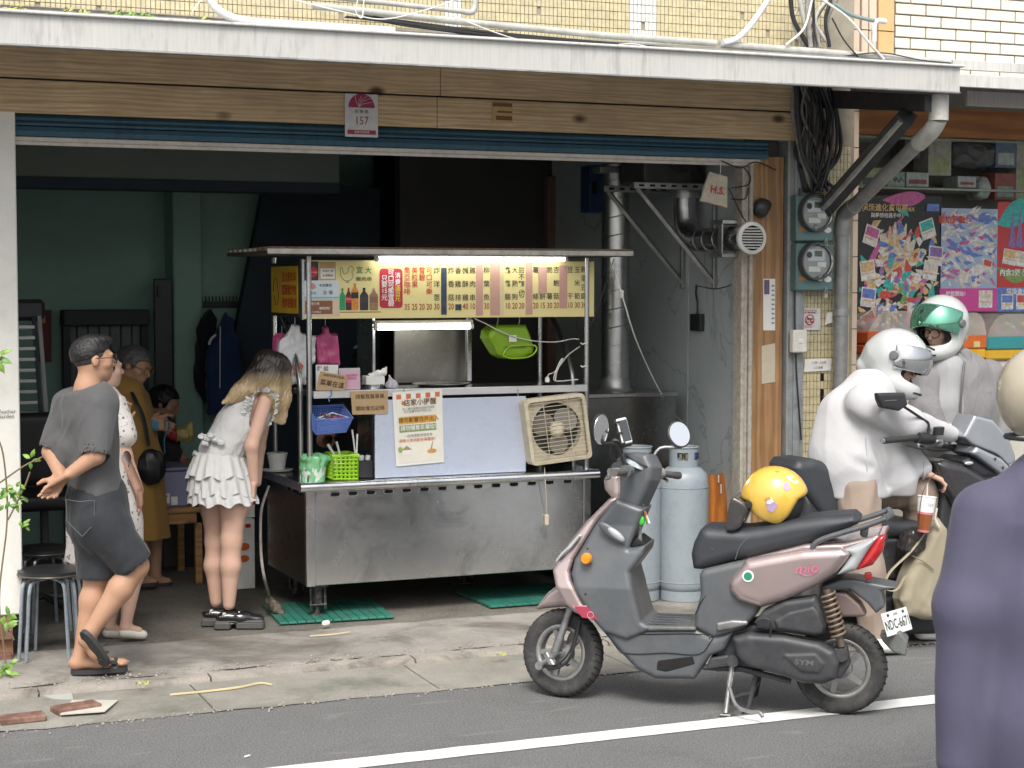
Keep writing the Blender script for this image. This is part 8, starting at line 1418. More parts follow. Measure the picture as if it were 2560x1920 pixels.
for dx, dz in ((25, -.04), (-15, .1)): b.chain([Q(300+dx, 1350, dz), Q(308+dx, 1440, dz), Q(290+dx, 1560, dz)], [.06, .052, .03], .02); b.chain([Q(288+dx, 1572, dz), Q(320+dx, 1578, dz)], [.03, .026], .02)
b.build('body', skin3, wm, 1); hair_cap(P2, fd2, UP, .9, (), hairb, wm, 1.1, -.1, (((0, -.05, -.06), (.07, .05, .08)),))
b = Blob(*bb([n2, Q(200, 1390), Q(340, 1390)], .26), .008); b.chain([Q(262, 1010), Q(265, 1130), Q(262, 1220)], [.1, .125, .13], .05); b.chain([Q(262, 1200), Q(262, 1300), Q(262, 1395, 0)], [.14, .19, .215], .06); b.chain([Q(292, 1012, -.08), Q(308, 1085, -.1)], [.06, .075], .03); b.plane(Q(262, 1402), (0, 0, -1), .004); b.build('dress', flo, wm, 2, (.014, .11, (0, 0, 1), 8))
for dx, dz in ((25, -.04), (-15, .1)): a = Q(288+dx, 1590, dz); Blob(*bb([a, Q(330+dx, 1592, dz)], .06), .005).chain([a+UP*.02, Q(330+dx, 1592, dz)+UP*.012], [.036, .03], .02, sq=(UP, .85)).cone(a+UP*.06, a+UP*.1, .034, .04, .005, 'i').build('loafer', M('loafer_cream', (.6, .57, .5, 1), .5), wm, 2)
t = thing('crossbody_bag', 'small red and black purse held against the floral dress', 'bag', Q(330, 1290)); wslab('pouch', [(308, 1215), (345, 1210), (350, 1260), (340, 1285), (316, 1285)], M('bag_maroon', (.2, .05, .05, 1), .4), 9.42, 9.47, .015, 9.44, t, .006)
Y3 = 10.97; Q = lambda x, y, dz=0.: pr(x, y, Y3, dz); wo = person('grey haired woman in ochre dress looking down at a blue purse', gp(365, 1470, .05)); fd3 = (RT*.86-FWD*.25-UP*.35); i1 = lambda x, y: (x/2.0735, 700+y/2.0735)
hc3 = Q(*i1(700, 445)); n3 = Q(*i1(650, 560)); b = Blob(*bb([hc3, Q(430, 1060), Q(400, 1480), Q(300, 1480)], .14), .008); P3_ = head(b, hc3, fd3, UP+RT*.25, 1.0, n3); h1, h2 = Q(*i1(770, 755), -.1), Q(*i1(800, 720), .05)
b.chain([Q(*i1(590, 640), -.1), Q(*i1(660, 770), -.14), h1], [.055, .045, .03], .02); b.chain([Q(*i1(720, 620), .12), Q(*i1(770, 730), .1), h2], [.055, .045, .03], .02); hand(b, h1, RT+UP*.1, -FWD, 1, .9); hand(b, h2, RT*.8-UP*.5, FWD, -1, .9)
for dx in (-16, 18): b.chain([Q(365+dx, 1330, dx*.004), Q(368+dx, 1440, dx*.004)], [.06, .042], .02); b.chain([Q(366+dx, 1452, dx*.004), Q(400+dx, 1455, dx*.004)], [.036, .03], .02)
b.build('body', skin2, wo, 1); hair_cap(P3_, fd3, UP+RT*.25, 1., (), M('hair_grey', (.09, .085, .085, 1), .5, var=.5, vs=50, bump=.5, bs=120), wo, 1.09, -.05, (((0, -.09, .03), (.05, .05, .06)),)); specs(wo, P3_, 1., M('gold_frame', (.3, .2, .1, 1), .3, .6))
och = cloth('ochre_cloth', (.32, .185, .05, 1), 700, .4, 6); b = Blob(*bb([n3, Q(330, 1340), Q(400, 1340), Q(290, 1000)], .2), .009); b.chain([Q(*i1(640, 600)), Q(*i1(660, 760)), Q(*i1(690, 950)), Q(*i1(720, 1350))], [.14, .165, .18, .2], .06); b.chain([Q(*i1(590, 630), -.1), Q(*i1(640, 740), -.14)], [.08, .07], .04); b.chain([Q(*i1(720, 620), .1), Q(*i1(755, 705), .1)], [.08, .065], .04); b.plane(Q(370, 1345), (0, 0, -1)); b.build('dress', och, wo, 2, (.012, .13, (0, 0, 1), 5))
for dx in (-16, 18): sole(wo, Q(358+dx, 1466, dx*.004), Q(412+dx, 1462, dx*.004), .042, UP)
MB().tube(smoothpath([Q(*i1(680, 575), -.12), Q(*i1(715, 650), -.2), Q(*i1(745, 720), -.2), Q(*i1(770, 860), -.2)], 4), .014, 6, sq=.3).build('strap', black_rub, wo)
t = thing('waist_bag', 'black crossbody bag on the ochre dress', 'bag', Q(*i1(780, 1060), -.18)); cc = Q(*i1(785, 970), -.2); Blob(*bb([cc], .16), .006).ell(cc, (.09, .05, .115), .02).build('pouch', M('bag_black', (.012, .013, .016, 1), .35, var=.3), t, 2, (.006, .05))
t = thing('blue_purse', 'small blue purse with dangling strap in the hands of the woman in ochre', 'purse', Q(*i1(830, 760), -.1)); cc = Q(*i1(828, 752), -.12); Blob(*bb([cc], .1), .005).rbox(cc, (.06, .02, .035), .015).build('pouch', M('purse_blue', (.03, .16, .24, 1), .4), t, 1, (.004, .03)); MB().tube([cc+RT*.05, Q(*i1(852, 830), -.12), Q(*i1(855, 900), -.12)], .008, 6, sq=.4).build('strap', M('purse_blue', (.03, .16, .24, 1), .4), t)
Y4 = 11.9; Q = lambda x, y, dz=0.: pr(x, y, Y4, dz); st4 = person('dark haired person sitting in the shade behind the woman in ochre', Q(430, 1300)); hc4 = Q(*i1(850, 640)); b = Blob(*bb([hc4, Q(470, 1140), Q(380, 1140)], .16), .009); P4 = head(b, hc4, RT*.95-UP*.3, UP+RT*.3, 1., Q(*i1(815, 740))); b.chain([Q(*i1(840, 800)), Q(*i1(920, 900), -.1), Q(*i1(960, 940), -.15)], [.05, .04, .03], .02); hand(b, Q(*i1(960, 940), -.15), RT, -UP, 1, .5); b.build('body', skin2, st4, 1); hair_cap(P4, RT*.95-UP*.3, UP+RT*.3, 1., (), hairb, st4, 1.12, -.04); b = Blob(*bb([Q(400, 1060), Q(440, 1330), Q(520, 1300)], .2), .012); b.chain([Q(*i1(810, 780)), Q(*i1(820, 1000)), Q(400, 1260)], [.14, .18, .17], .06); b.chain([Q(*i1(840, 790), -.12), Q(*i1(900, 900), -.15)], [.07, .06], .04); b.chain([Q(405, 1265), Q(480, 1255, -.15), Q(480, 1400, -.15)], [.11, .09, .07], .04); b.build('clothes', cloth('dark_clothes', (.03, .03, .035, 1)), st4, 2, (.01, .1))
t = thing('food_bag', 'red and yellow snack bag in front of the seated person', 'bag', Q(450, 1110, -.2)); cc = Q(*i1(935, 800), -.25); Blob(*bb([cc], .16), .007).ell(cc, (.1, .05, .05), .02).cone(cc+RT*.05, cc+RT*.07+UP*.07, .04, .02, .03).build('pouch', [M('snack_yellow', (.4, .33, .1, 1), .4), M('snack_red', (.35, .03, .03, 1), .4)], t, 1, (.008, .04), lambda c_: (c_[:, 0] < cc.x-.03).astype(int)); struct(MB().span((Q(392, 1340).x, 11.7, .05), (Q(440, 1340).x, 12.1, .45), .01), 'bench', dark_w, 'dark bench inside the shop', 35)
Y5 = 10.7; Q = lambda x, y, dz=0.: pr(x, y, Y5, dz); vd = person('vendor with dark bun bending behind the stall counter', Vector((Q(912, 900).x, Y5, .05))); hc5 = Q(912, 925); fd5 = -FWD*.6-UP*.75+RT*.1; b = Blob(*bb([hc5, Q(830, 1120), Q(960, 1150)], .2), .009); P5 = head(b, hc5, fd5, UP*.7-FWD*.6, 1., Q(912, 985, .15)); b.chain([Q(985, 1040, .1), Q(960, 1110, -.15), Q(915, 1118, -.4)], [.055, .045, .03], .02); b.chain([Q(845, 1040, .1), Q(810, 1100, -.15), Q(850, 1112, -.4)], [.055, .045, .03], .02); hand(b, Q(915, 1118, -.4), -RT, -UP, 1, .8); hand(b, Q(850, 1112, -.4), RT, -UP, -1, .8); b.build('body', skin, vd, 1); hair_cap(P5, fd5, UP*.7-FWD*.6, 1.05, (), hairb, vd, 1.16, -.06, (((0, -.12, .05), (.05, .05, .05)),)); b = Blob(*bb([Q(912, 960), Vector((Q(912, 900).x, Y5+.1, .1))], .25), .012); b.chain([Q(912, 1010, .2), Q(912, 1150, .2), Vector((Q(912, 900).x, Y5+.25, .15))], [.16, .17, .15], .06, sq=(RT, 1.2)); b.chain([Q(985, 1035, .1), Q(968, 1085, -.05)], [.075, .065], .04); b.chain([Q(845, 1035, .1), Q(820, 1080, -.05)], [.075, .065], .04); b.build('apron', cloth('vendor_black', (.018, .017, .018, 1)), vd, 2, (.01, .1)); MB().tube([P5(-.06, -.11, .09), P5(0, -.15, .1), P5(.06, -.11, .09)], .009, 6).build('hair_tie', M('tie_grey', (.3, .3, .32, 1), .5, var=.5, vs=60), vd)
Y6 = 9.56; c3 = lambda x, y: (440+x/2.075, 850+y/2.075); Q = lambda x, y, dz=0.: pr(*c3(x, y), Y6, dz); gl = person('girl in white ruffled top and tiered skirt bending towards the stall', gp(560, 1568, .05)); fd6 = RT*.75+FWD*.35-UP*.55; up6 = UP*.75+RT*.6
hc6 = Q(505, 175); n6 = Q(440, 275); sR, eR, wR = Q(462, 318, -.13), Q(392, 548, -.16), Q(405, 735, -.12); sL = Q(470, 330, .14); pel = Q(235, 640)
b = Blob(*bb([hc6, Q(150, 900), Q(420, 1500), wR], .13), .006); P6 = head(b, hc6, fd6, up6, .95, n6); b.cone(n6, Q(400, 330), .05, .1, .04); b.cone(Q(400, 340), Q(300, 470), .105, .1, .04); b.cone(Q(300, 470), pel, .1, .115, .05)
b.chain([sR, eR, wR], [.041, .036, .025], .02); hand(b, wR, Q(400, 860, -.1)-wR, -RT, -1, .4, .92); b.chain([sL, Q(430, 560, .16), Q(420, 740, .12)], [.041, .035, .025], .02)
kR, aR = Q(287, 1040, -.06), Q(275, 1370, -.05); kL, aL = Q(205, 1045, .07), Q(208, 1355, .07); b.chain([Q(255, 720, -.07), Q(298, 860, -.065), kR, Q(282, 1170, -.06), aR], [.085, .075, .056, .055, .034], .03); b.chain([Q(205, 720, .07), Q(195, 860, .07), kL, Q(198, 1170, .07), aL], [.085, .073, .054, .054, .034], .03)
b.build('body', skin3, gl, 1)
wh = cloth('white_knit', (.52, .52, .515, 1), 500, .3, 14, .03); b = Blob(*bb([Q(440, 300), Q(150, 600), Q(480, 420)], .16), .006); b.chain([Q(420, 330), Q(330, 440), Q(235, 580)], [.118, .118, .125], .06, sq=(FWD, 1.15)); b.cone(Q(410, 300), Q(455, 315, -.09), .06, .055, .04); b.cone(Q(410, 300), Q(455, 325, .1), .06, .055, .04); b.cone(sR, sR.lerp(eR, .5), .06, .05, .003, 'i'); b.build('top', wh, gl, 1, (.004, .06, (1, 0, 1), 3))
def frill(root, path, amp, w_, mat, wn, name='frill'):
    q = smoothpath(path, 8); m = MB(); rg_ = random.Random(len(q)); d0 = Vector(w_)
    def ff(i, j):
        p = q[min(int(round(i*(len(q)-1))), len(q)-1)]; k = i*len(q); return p+d0*j+Vector((math.sin(k*1.7)*amp*j, -abs(math.cos(k*1.9))*amp*j-.004, math.sin(k*2.3)*amp*.6*j))
    m.grid(ff, len(q)*2, 3); return m.build(name, mat, root, 180)
frill(gl, [Q(370, 385, -.16), Q(382, 320, -.17), Q(410, 278, -.17), Q(460, 268, -.17), Q(505, 295, -.18), Q(512, 340, -.18), Q(495, 420, -.16), Q(470, 450, -.15)], .012, RT*.012+UP*.018, wh, 3); frill(gl, [Q(360, 390, -.15), Q(372, 330, -.165), Q(400, 290, -.165)], .014, RT*-.02+UP*.006, wh, 3)
for x, y in ((135, 500), (160, 515), (180, 498), (205, 520), (230, 530), (150, 535)): cc = Q(x, y, -.06-.0004*x); Blob(*bb([cc], .06), .005).ell(cc, (.022, .022, .018), 0).build('rosette', wh, gl, 0, (.01, .02))
# tiered skirt with pleats
skm = cloth('white_skirt', (.52, .52, .515, 1), 700, .2, 16, .03)
def tier(c0, c1, r0, r1, n, amp, ph):
    m = MB(); rows = 10; NN = n*14; rings = []
    for j in range(rows+1):
        t = j/rows; c = c0.lerp(c1, t); r = r0+(r1-r0)*t**.8; o = []
        for k in range(NN):
            a = 2*math.pi*k/NN; wv = math.sin(a*n+ph+.8*math.sin(a*3))*amp*(.25+t); o.append(c+RT*math.cos(a)*(r*1.05+wv)+FWD*math.sin(a)*(r*1.14+wv)+UP*(.012*math.sin(a*n*.5+ph)*t))
        rings.append(o)
    return m.loft(rings, cap=False).build('skirt_tier', skm, gl, 180)
tier(Q(222, 575), Q(222, 700), .115, .168, 17, .007, 0); tier(Q(226, 660), Q(238, 788), .15, .176, 19, .007, 1); tier(Q(232, 760), Q(246, 838), .165, .182, 21, .006, 2); MB().tube([Q(222, 590)+RT*.135*math.cos(a)+FWD*.12*math.sin(a)+UP*.006*math.sin(9*a) for a in np.linspace(0, 6.28, 60, False)], .012, 6, closed=True).build('waist_ruffle', skm, gl, 180)
# long hair: dark crown running into blonde lengths
def m_hair(): 
    b = NB('hair_blonde'); c = b.mix(b.noise(1, 4, vec=b.co((70, 70, 9))), (.27, .18, .09, 1), (.55, .43, .26, 1)); g = b.n('Separate XYZ'.replace(' ', '')); b.set(g, 0, b.tc.outputs['Object'])
    mr_ = b.n('MapRange'); b.set(mr_, 0, g.outputs[2]); b.set(mr_, 1, 1.33); b.set(mr_, 2, 1.43); c = b.mix(mr_.outputs[0], c, (.02, .014, .011, 1)); b.out(c, .4); b.bump(b.noise(1, 3, vec=b.co((150, 150, 6))), .5, .006); return b.m
hm = m_hair(); b = Blob(*bb([hc6, Q(240, 330), Q(550, 430)], .24), .005); r6, f6, u6 = basis(fd6, up6); R6 = Matrix((r6, f6, u6)).transposed(); b.ell(P6(0, -.015, .035), (.086, .1, .09), 0, R=R6); b.chain([Q(520, 110, -.12), Q(500, 190, -.13), Q(500, 280, -.13), Q(520, 360, -.12)], [.04, .05, .045, .02], .03); b.chain([Q(470, 120, -.1), Q(450, 200, -.12), Q(400, 260, -.12)], [.05, .05, .03], .03)
for pts, rr in (([(455, 120), (410, 205), (330, 270), (245, 325)], (.05, .055, .045, .012)), ([(470, 100), (430, 190), (370, 250), (290, 312)], (.06, .06, .045, .016)), ([(470, 150), (465, 240), (480, 330), (515, 425)], (.06, .055, .045, .012)), ([(480, 120), (500, 230), (520, 330), (545, 430)], (.055, .05, .04, .012)), ([(540, 120), (560, 210), (565, 300), (560, 420)], (.035, .04, .035, .01))):
    b.chain([Q(x, y, -.07) for x, y in pts], rr, .03)
b.build('hair', hm, gl, 1, (.005, .022, (.25, 0, 1), 2)); MB().tube([Q(533, 140, -.15), Q(540, 165, -.15)], .008, 7).build('hair_clip', M('clip_pink', (.6, .3, .3, 1), .3), gl)
# socks and platform loafers
pat = M('patent_black', (.012, .012, .013, 1), .12, coat=1., var=.2); sol = M('sole_grey', (.075, .072, .07, 1), .6)
for ank, x0, x1, yb, dz in ((aR, 205, 450, 1515, -.05), (aL, 138, 300, 1498, .07)):
    MB().lathe([(.04, 0), (.038, .04), (.036, .055)], Vector((ank.x, ank.y, Q(x0, yb, dz).z+.045)), n=18).build('sock', white_i, gl, 60); h0 = Q(x0+30, yb-35, dz); h0 = Vector((h0.x, h0.y, .085)); t0 = h0+RT*.2+FWD*.03; ls = Blob(*bb([h0, t0], .08), .005).chain([h0+UP*.035, h0.lerp(t0, .55)+UP*.025, t0+UP*.012], [.037, .04, .034], .03, sq=(UP, .8)).cone(h0+UP*.05, h0+UP*.14, .032, .04, .008, 'i').build('loafer', pat, gl, 2)
    for p, q, nm in ((h0-RT*.035, h0+RT*.055, 'heel_block'), (h0+RT*.085, t0+RT*.035, 'front_sole')): c = (p+q)/2; MB().box(Vector((c.x, c.y, .0705)), ((q-p).length, .085, .042), .008, Matrix.Rotation(math.atan2(RT.y, RT.x), 3, 'Z')).build(nm, sol, ls)
    MB().box(Vector(((h0+t0).x/2, (h0+t0).y/2, .092)), (.265, .084, .014), .006, Matrix.Rotation(math.atan2(RT.y, RT.x), 3, 'Z')).build('welt', sol, ls); MB().ell(h0.lerp(t0, .5)+UP*.06-FWD*.02, (.018, .018, .008), 10, 6).build('bow', pat, ls)
def helmet(root, c, f, u, s, mat, shade, shade_up, name='helmet', lab=None):
    t = thing('motorcycle_helmet', lab, 'helmet', c-UP*.14); r, f, u = basis(f, u); R = Matrix((r, f, u)).transposed(); P_ = lambda x, y, z: c+(r*x+f*y+u*z)*s; b = Blob(c-Vector((.24, .24, .24)), c+Vector((.24, .24, .24)), .006)
    b.ell(P_(0, -.015, .03), (.128*s, .15*s, .135*s), 0, R=R); b.ell(P_(0, .045, -.085), (.105*s, .115*s, .06*s), .07, R=R); b.cone(P_(0, -.1, -.02), P_(0, -.13, -.07), .08*s, .05*s, .05); b.rbox(P_(0, .17, .005), (.098*s, .13*s, .052*s), .03, .015, 'i', R=R); b.ell(P_(0, .0, -.03), (.1*s, .115*s, .125*s), .01, 'i', R=R); b.plane(P_(0, 0, -.135), -u-f*.1, .01); b.build('shell', mat, t, 1)
    b = Blob(c-Vector((.24, .24, .24)), c+Vector((.24, .24, .24)), .007); b.ell(P_(0, -.01, .02), (.112*s, .132*s, .122*s), 0, R=R); b.ell(P_(0, .04, -.08), (.094*s, .1*s, .055*s), .05, R=R); b.rbox(P_(0, .16, .0), (.075*s, .14*s, .05*s), .03, .01, 'i', R=R); b.ell(P_(0, .03, -.03), (.078*s, .1*s, .11*s), .01, 'i', R=R); b.plane(P_(0, 0, -.132), -u, .01); b.build('lining', M('lining_black', (.015, .015, .017, 1), .9), t, 1)
    b = Blob(c-Vector((.28, .28, .28)), c+Vector((.28, .28, .28)), .006); b.ell(P_(0, -.008, .03), (.138*s, .16*s, .143*s), 0, R=R); b.ell(P_(0, -.012, .03), (.126*s, .146*s, .131*s), 0, 'i', R=R)
    q = shade_up; f2 = f*math.cos(q)+u*math.sin(q); u2 = -f*math.sin(q)+u*math.cos(q); R2 = Matrix((r, f2, u2)).transposed(); b2 = Blob(c-Vector((.28, .28, .28)), c+Vector((.28, .28, .28)), .006); b2.rbox(P_(0, 0, .03)+f2*.12*s, (.133*s, .12*s, .06*s), .01, 0, R=R2); b.V = np.maximum(b.V, b2.V); b.build('visor', shade, t, 1)
    for x in (-.134, .134): MB().lathe([(0, .012), (.022, .01), (.026, 0)], P_(x, .0, .03), axis=r*(1 if x > 0 else -1), n=16).build('visor_pivot', M('pivot_grey', (.12, .12, .13, 1), .4), t)
    MB().box(P_(0, .105, .135), (.012, .05, .012), .004, R).build('vent', black_rub, t); MB().tube([P_(-.06, .147, -.085), P_(0, .165, -.08), P_(.06, .147, -.085)], .008, 6, sq=.6).build('chin_vent', black_rub, t)
    return t, P_
hwhite = M('helmet_white', (.48, .495, .49, 1), .2, coat=.8, var=.03); vis_s = M('visor_silver', (.5, .51, .53, 1), .05, .85, var=.05, vs=2); vis_g = M('visor_green', (.2, .5, .36, 1), .05, .85, var=.2, vs=3)
Y7 = 7.95; Q = lambda x, y, dz=0.: pr(*c7(x, y), Y7, dz); rd = person('rider in loose white shirt and white helmet leaning over the maxi scooter', gp(2180, 1640)); fd7 = RT*.8-FWD*.45-UP*.42; up7 = UP+RT*.35
hc7 = Q(795, 635); n7 = Q(690, 780); b = Blob(*bb([hc7, Q(1330, 1120), Q(1130, 1500), gp(2200, 1640), gp(2310, 1620)], .16), .007); P7 = head(b, hc7, fd7, up7, .98, n7); w1, w2_ = Q(1205, 1165, -.06), Q(1010, 1455, -.13); hand(b, w1, Q(1310, 1105, .0)-w1, -UP, 1, .6); hand(b, w2_, Q(1110, 1500, -.15)-w2_, RT*-.3-UP, -1, .9); b.chain([Q(600, 950, -.19), Q(880, 1080, -.24), w1], [.05, .04, .028], .02); b.chain([Q(650, 1000, .1), Q(800, 1250, .02), w2_], [.05, .042, .028], .02); b.chain([n7, Q(480, 1150), Q(430, 1480)], [.07, .13, .14], .06); b.build('body', skin3, rd, 1); specs(rd, P7)
wsh = cloth('white_linen', (.47, .47, .48, 1), 600, .25, 7, .03); b = Blob(*bb([n7, Q(320, 1500), Q(1220, 1180), Q(1020, 1480), Q(600, 1680)], .38), .007)
b.chain([Q(610, 860), Q(470, 1060), Q(430, 1300), Q(500, 1520)], [.13, .18, .195, .19], .08, sq=(FWD, .85)); b.cone(n7-UP*.01, Q(600, 850), .075, .14, .05); b.chain([Q(560, 940, -.19), Q(880, 1080, -.24), Q(1195, 1160, -.06)], [.115, .085, .048], .025); b.chain([Q(640, 980, .1), Q(800, 1240, .02), Q(985, 1420, -.12)], [.11, .085, .05], .03); b.chain([Q(430, 1400), Q(450, 1560)], [.2, .195], .05); b.chain([Q(700, 1250, -.05), Q(800, 1500, -.1), Q(820, 1640, -.1)], [.1, .09, .075], .06); [b.cone(Q(x0, y0, d0), Q(x1, y1, d1), r, r*.4, .03, 'i') for x0, y0, d0, x1, y1, d1, r in ((300, 1150, -.2, 520, 1230, -.25, .03), (330, 1300, -.24, 600, 1420, -.26, .035), (420, 1050, -.2, 600, 1120, -.26, .025), (640, 1180, -.26, 720, 1560, -.2, .03), (380, 1480, -.25, 520, 1600, -.25, .025), (700, 1000, -.33, 800, 1130, -.34, .02), (960, 1060, -.27, 1030, 1160, -.26, .018))]; b.plane(Q(500, 1625), (RT*-.0-UP), .01); b.build('shirt', wsh, rd, 2, (.0045, .13, (.8, 0, .45), 9)); MB().tube(smoothpath([Q(560, 1180, -.235), Q(565, 1400, -.24), Q(570, 1600, -.225)], 4), .003, 5).build('seam', wsh, rd); [MB().tube([p+(d.cross(UP).normalized()*math.cos(a)+UP*math.sin(a))*.05 for a in np.linspace(0, 6.28, 16, False)], .009, 6, closed=True).build('cuff', wsh, rd) for p, d in ((Q(1190, 1160, -.06), RT), (Q(985, 1425, -.12), RT*.7-UP*.5))]
pbe = cloth('beige_trousers', (.3, .235, .19, 1), 800, .4, 6); b = Blob(*bb([Q(420, 1500), gp(2180, 1640), Q(1000, 1600)], .16), .008); b.chain([Q(480, 1560, -.1), pr(2165, 1430, Y7, -.2), pr(2185, 1600, Y7, -.22)], [.13, .095, .075], .04); b.chain([Q(520, 1560, .1), Q(950, 1580, -.0), pr(2320, 1440, Y7, .0), pr(2310, 1560, Y7, 0)], [.13, .1, .085, .07], .05); b.build('trousers', pbe, rd, 2, (.01, .12, (0, 0, 1), 2))
for g in (gp(2185, 1640), pr(2305, 1590, 7.9)): Blob(*bb([g], .2), .006).chain([Vector((g.x, g.y, .055)), Vector((g.x+.14, g.y-.03, .04))], [.045, .036], .03, sq=(UP, .85)).build('sneaker', M('sneaker_white', (.68, .68, .66, 1), .5), rd, 1)
helmet(rd, hc7, fd7, up7, 1.15, hwhite, vis_s, .3, lab='white full face helmet with silver visor on the leaning rider')
Y8 = 8.55; Q = lambda x, y, dz=0.: pr(*c7(x, y), Y8, dz); sg = person('standing rider in grey jacket and white helmet beside the maxi scooter', Vector((Q(1250, 1200).x, Y8, 0))); fd8 = -FWD*.62-RT*.72-UP*.28; hc8 = Q(1118, 370); n8 = Q(1190, 600)
b = Blob(*bb([hc8, Vector((n8.x, n8.y, 0)), Q(1600, 1150), Q(950, 1150)], .15), .008); P8 = head(b, hc8, fd8, UP, 1., n8); b.chain([n8, Q(1230, 700), Q(1260, 1100)], [.06, .13, .14], .05); b.build('body', skin3, sg, 1); specs(sg, P8, 1.15, glassm, .031)
gj = cloth('grey_jacket', (.19, .185, .19, 1), 700, .8, 7, .1); b = Blob(*bb([n8, Q(960, 1200), Q(1600, 1250)], .2), .009); b.chain([Q(1240, 740), Q(1250, 950), Q(1260, 1350)], [.17, .185, .185], .08, sq=(RT, 1.2)); b.chain([Q(1010, 760, -.02), Q(1000, 980, -.08), Q(1120, 1180, -.2)], [.1, .09, .07], .05); b.chain([Q(1480, 720, .02), Q(1560, 960, 0), Q(1560, 1180, -.1)], [.1, .09, .075], .05); b.cone(n8-UP*.03, Q(1240, 720), .09, .16, .06); b.plane(Q(1250, 1420), (0, 0, -1)); b.build('jacket', gj, sg, 1, (.008, .1, (.2, 0, 1), 3)); MB().tube(smoothpath([Q(1300, 620, -.2), Q(1285, 760, -.25), Q(1270, 1000, -.26), Q(1275, 1250, -.26)], 5), .007, 6).build('zip', M('zip_grey', (.1, .1, .1, 1), .4), sg); Blob(*bb([Q(1300, 600)], .25), .006).chain([Q(1280, 520, .05), Q(1310, 560, -.12), Q(1350, 640, -.17)], [.02, .026, .014], .02, sq=(FWD, .5)).build('collar', gj, sg, 1)
b = Blob(*bb([Q(1190, 700), Q(1190, 1200)], .2), .008); b.chain([Q(1175, 690, -.06), Q(1150, 950, -.06), Q(1150, 1200, -.06)], [.11, .13, .14], .04); b.build('inner_shirt', cloth('inner_grey', (.3, .3, .31, 1)), sg, 2, (.006, .12)); b = Blob(*bb([Q(1250, 1380), Vector((Q(1250, 1300).x, Y8, .05))], .25), .012)
for q in (-.1, .1): a = Q(1255, 1400)+RT*q; b.chain([a, Vector((a.x, a.y, .08))], [.11, .07], .04)
b.build('trousers', cloth('dark_trousers', (.03, .03, .033, 1)), sg, 1)
for q in (-.1, .1): a = Q(1255, 1400)+RT*q; Blob(*bb([Vector((a.x, a.y, .05))], .2), .008).chain([Vector((a.x, a.y, .05)), Vector((a.x, a.y, .04))-FWD*.14], [.045, .036], .02).build('shoe', sand, sg, 1)
helmet(sg, hc8, fd8, UP, 1.2, hwhite, vis_g, .62, lab='white full face helmet with green mirrored visor raised on the standing rider')
def dep(x, y, z): d = _ray(x, y); return Vector(_C+d*(z/F))
Z9 = 5.9; Q = lambda x, y, dz=0.: dep(x, y, Z9+dz); pp9 = person('passer-by in purple jacket and beige helmet close to the road edge', Vector((Q(2590, 1500).x, Q(2590, 1500).y, 0))); hc9 = Q(2608, 1000); b = Blob(*bb([hc9, Q(2600, 1250), Q(2380, 2080)], .14), .008); head(b, hc9, RT*.5+FWD*.8, UP, 1., Q(2610, 1190)); b.cone(Q(2610, 1190), Q(2610, 1300), .07, .12, .05); hb_ = Q(2380, 1960, -.02); hand(b, hb_, -UP+FWD*.3, RT, 1, .6); b.chain([Q(2610, 1300), Q(2465, 1300, -.02), Q(2415, 1520, -.05), hb_], [.1, .06, .05, .028], .03); b.build('body', skin2, pp9, 1)
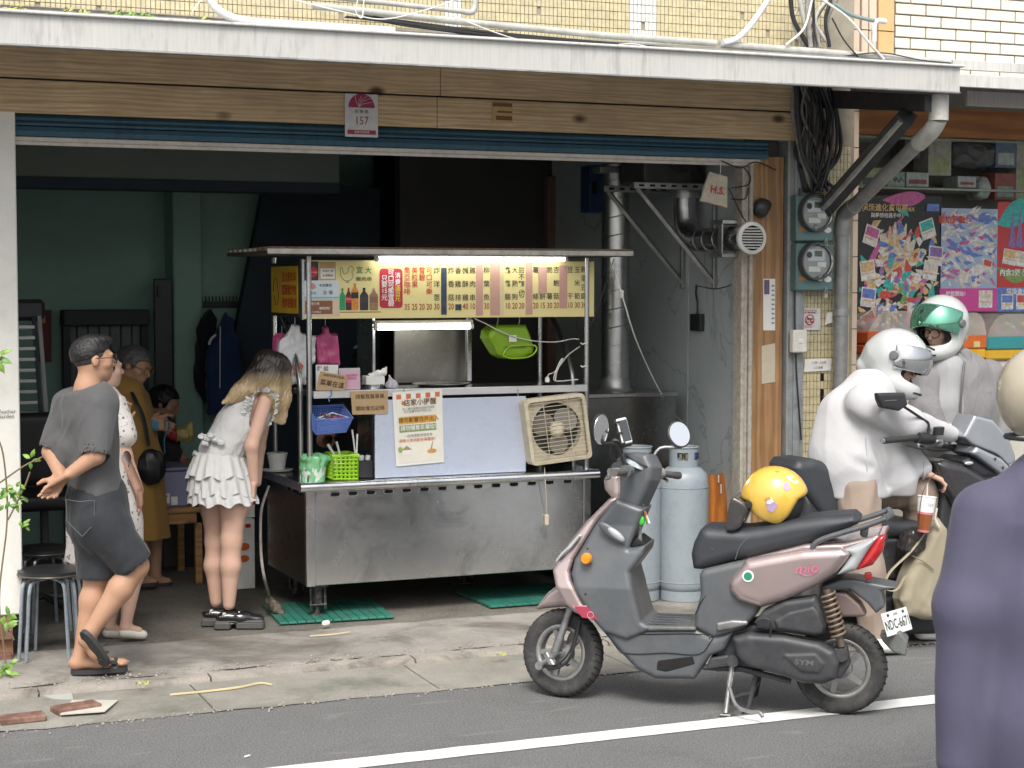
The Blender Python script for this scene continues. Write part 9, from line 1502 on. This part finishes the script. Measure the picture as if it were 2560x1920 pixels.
pu = cloth('purple_jacket', (.075, .072, .115, 1), 500, .6, 3., .06, .75); b = Blob(*bb([Q(2610, 1150), Q(2400, 1960), Q(2800, 1960)], .3), .009); b.chain([Q(2610, 1290), Q(2600, 1500), Q(2590, 1800), Q(2590, 2010)], [.19, .21, .2, .19], .08, sq=(RT, 1.12)); b.cone(Q(2610, 1180), Q(2610, 1300), .085, .2, .06); b.chain([Q(2465, 1290, -.02), Q(2415, 1520, -.05), Q(2400, 1900, -.05)], [.115, .105, .08], .05); b.chain([Q(2760, 1275, .05), Q(2810, 1520, .05), Q(2820, 1900, .05)], [.115, .105, .075], .07); [b.cone(Q(x0, y0, -.31), Q(x1, y1, -.31), r, r*.6, .05, 'i') for x0, y0, x1, y1, r in ((2330, 1800, 2480, 1850, .1), (2340, 1905, 2560, 1880, .1), (2420, 1330, 2480, 1600, .07), (2520, 1640, 2330, 1720, .075))]; b.plane(Q(2590, 2030), (0, 0, -1)); b.build('jacket', pu, pp9, 2, (.006, .3, (.9, 0, .3), 5)); MB().tube([Q(2610, 1178)+(RT*math.cos(a)+FWD*math.sin(a))*.085 for a in np.linspace(0, 6.28, 24, False)], .022, 8, closed=True).build('collar', pu, pp9)
b = Blob(*bb([Q(2590, 1950), pp9.location], .25), .012)
for q in (-.1, .1): a = Q(2590, 1980)+RT*q; b.chain([a, Vector((a.x, a.y, .08))], [.11, .07], .04); 
b.build('trousers', cloth('dark_trousers', (.03, .03, .033, 1)), pp9, 1)
for q in (-.1, .1): a = Q(2590, 1980)+RT*q; Blob(*bb([Vector((a.x, a.y, .05))], .2), .008).chain([Vector((a.x, a.y, .05)), Vector((a.x, a.y, .04))+FWD*.14], [.045, .036], .02).build('shoe', sand, pp9, 1)
t = thing('motorcycle_helmet', 'plain beige open face helmet on the passer-by in purple', 'helmet', hc9-UP*.1); R9 = None; b = Blob(hc9-Vector((.2, .2, .2)), hc9+Vector((.2, .2, .22)), .006); b.ell(hc9+UP*.02, (.15, .16, .165), 0); b.rbox(hc9+(RT*.5+FWD*.8)*.17-UP*.04, (.1, .1, .1), .03, .02, 'i'); b.ell(hc9-UP*.02, (.11, .12, .13), .01, 'i'); b.plane(hc9-UP*.13, (0, 0, -1)); b.build('shell', M('helmet_beige', (.42, .37, .28, 1), .3, coat=.6), t, 1); MB().tube([hc9+RT*.12*math.cos(a)+FWD*.13*math.sin(a)-UP*.125 for a in np.linspace(0, 6.28, 30, False)], .008, 6, closed=True).build('rim_trim', black_rub, t)
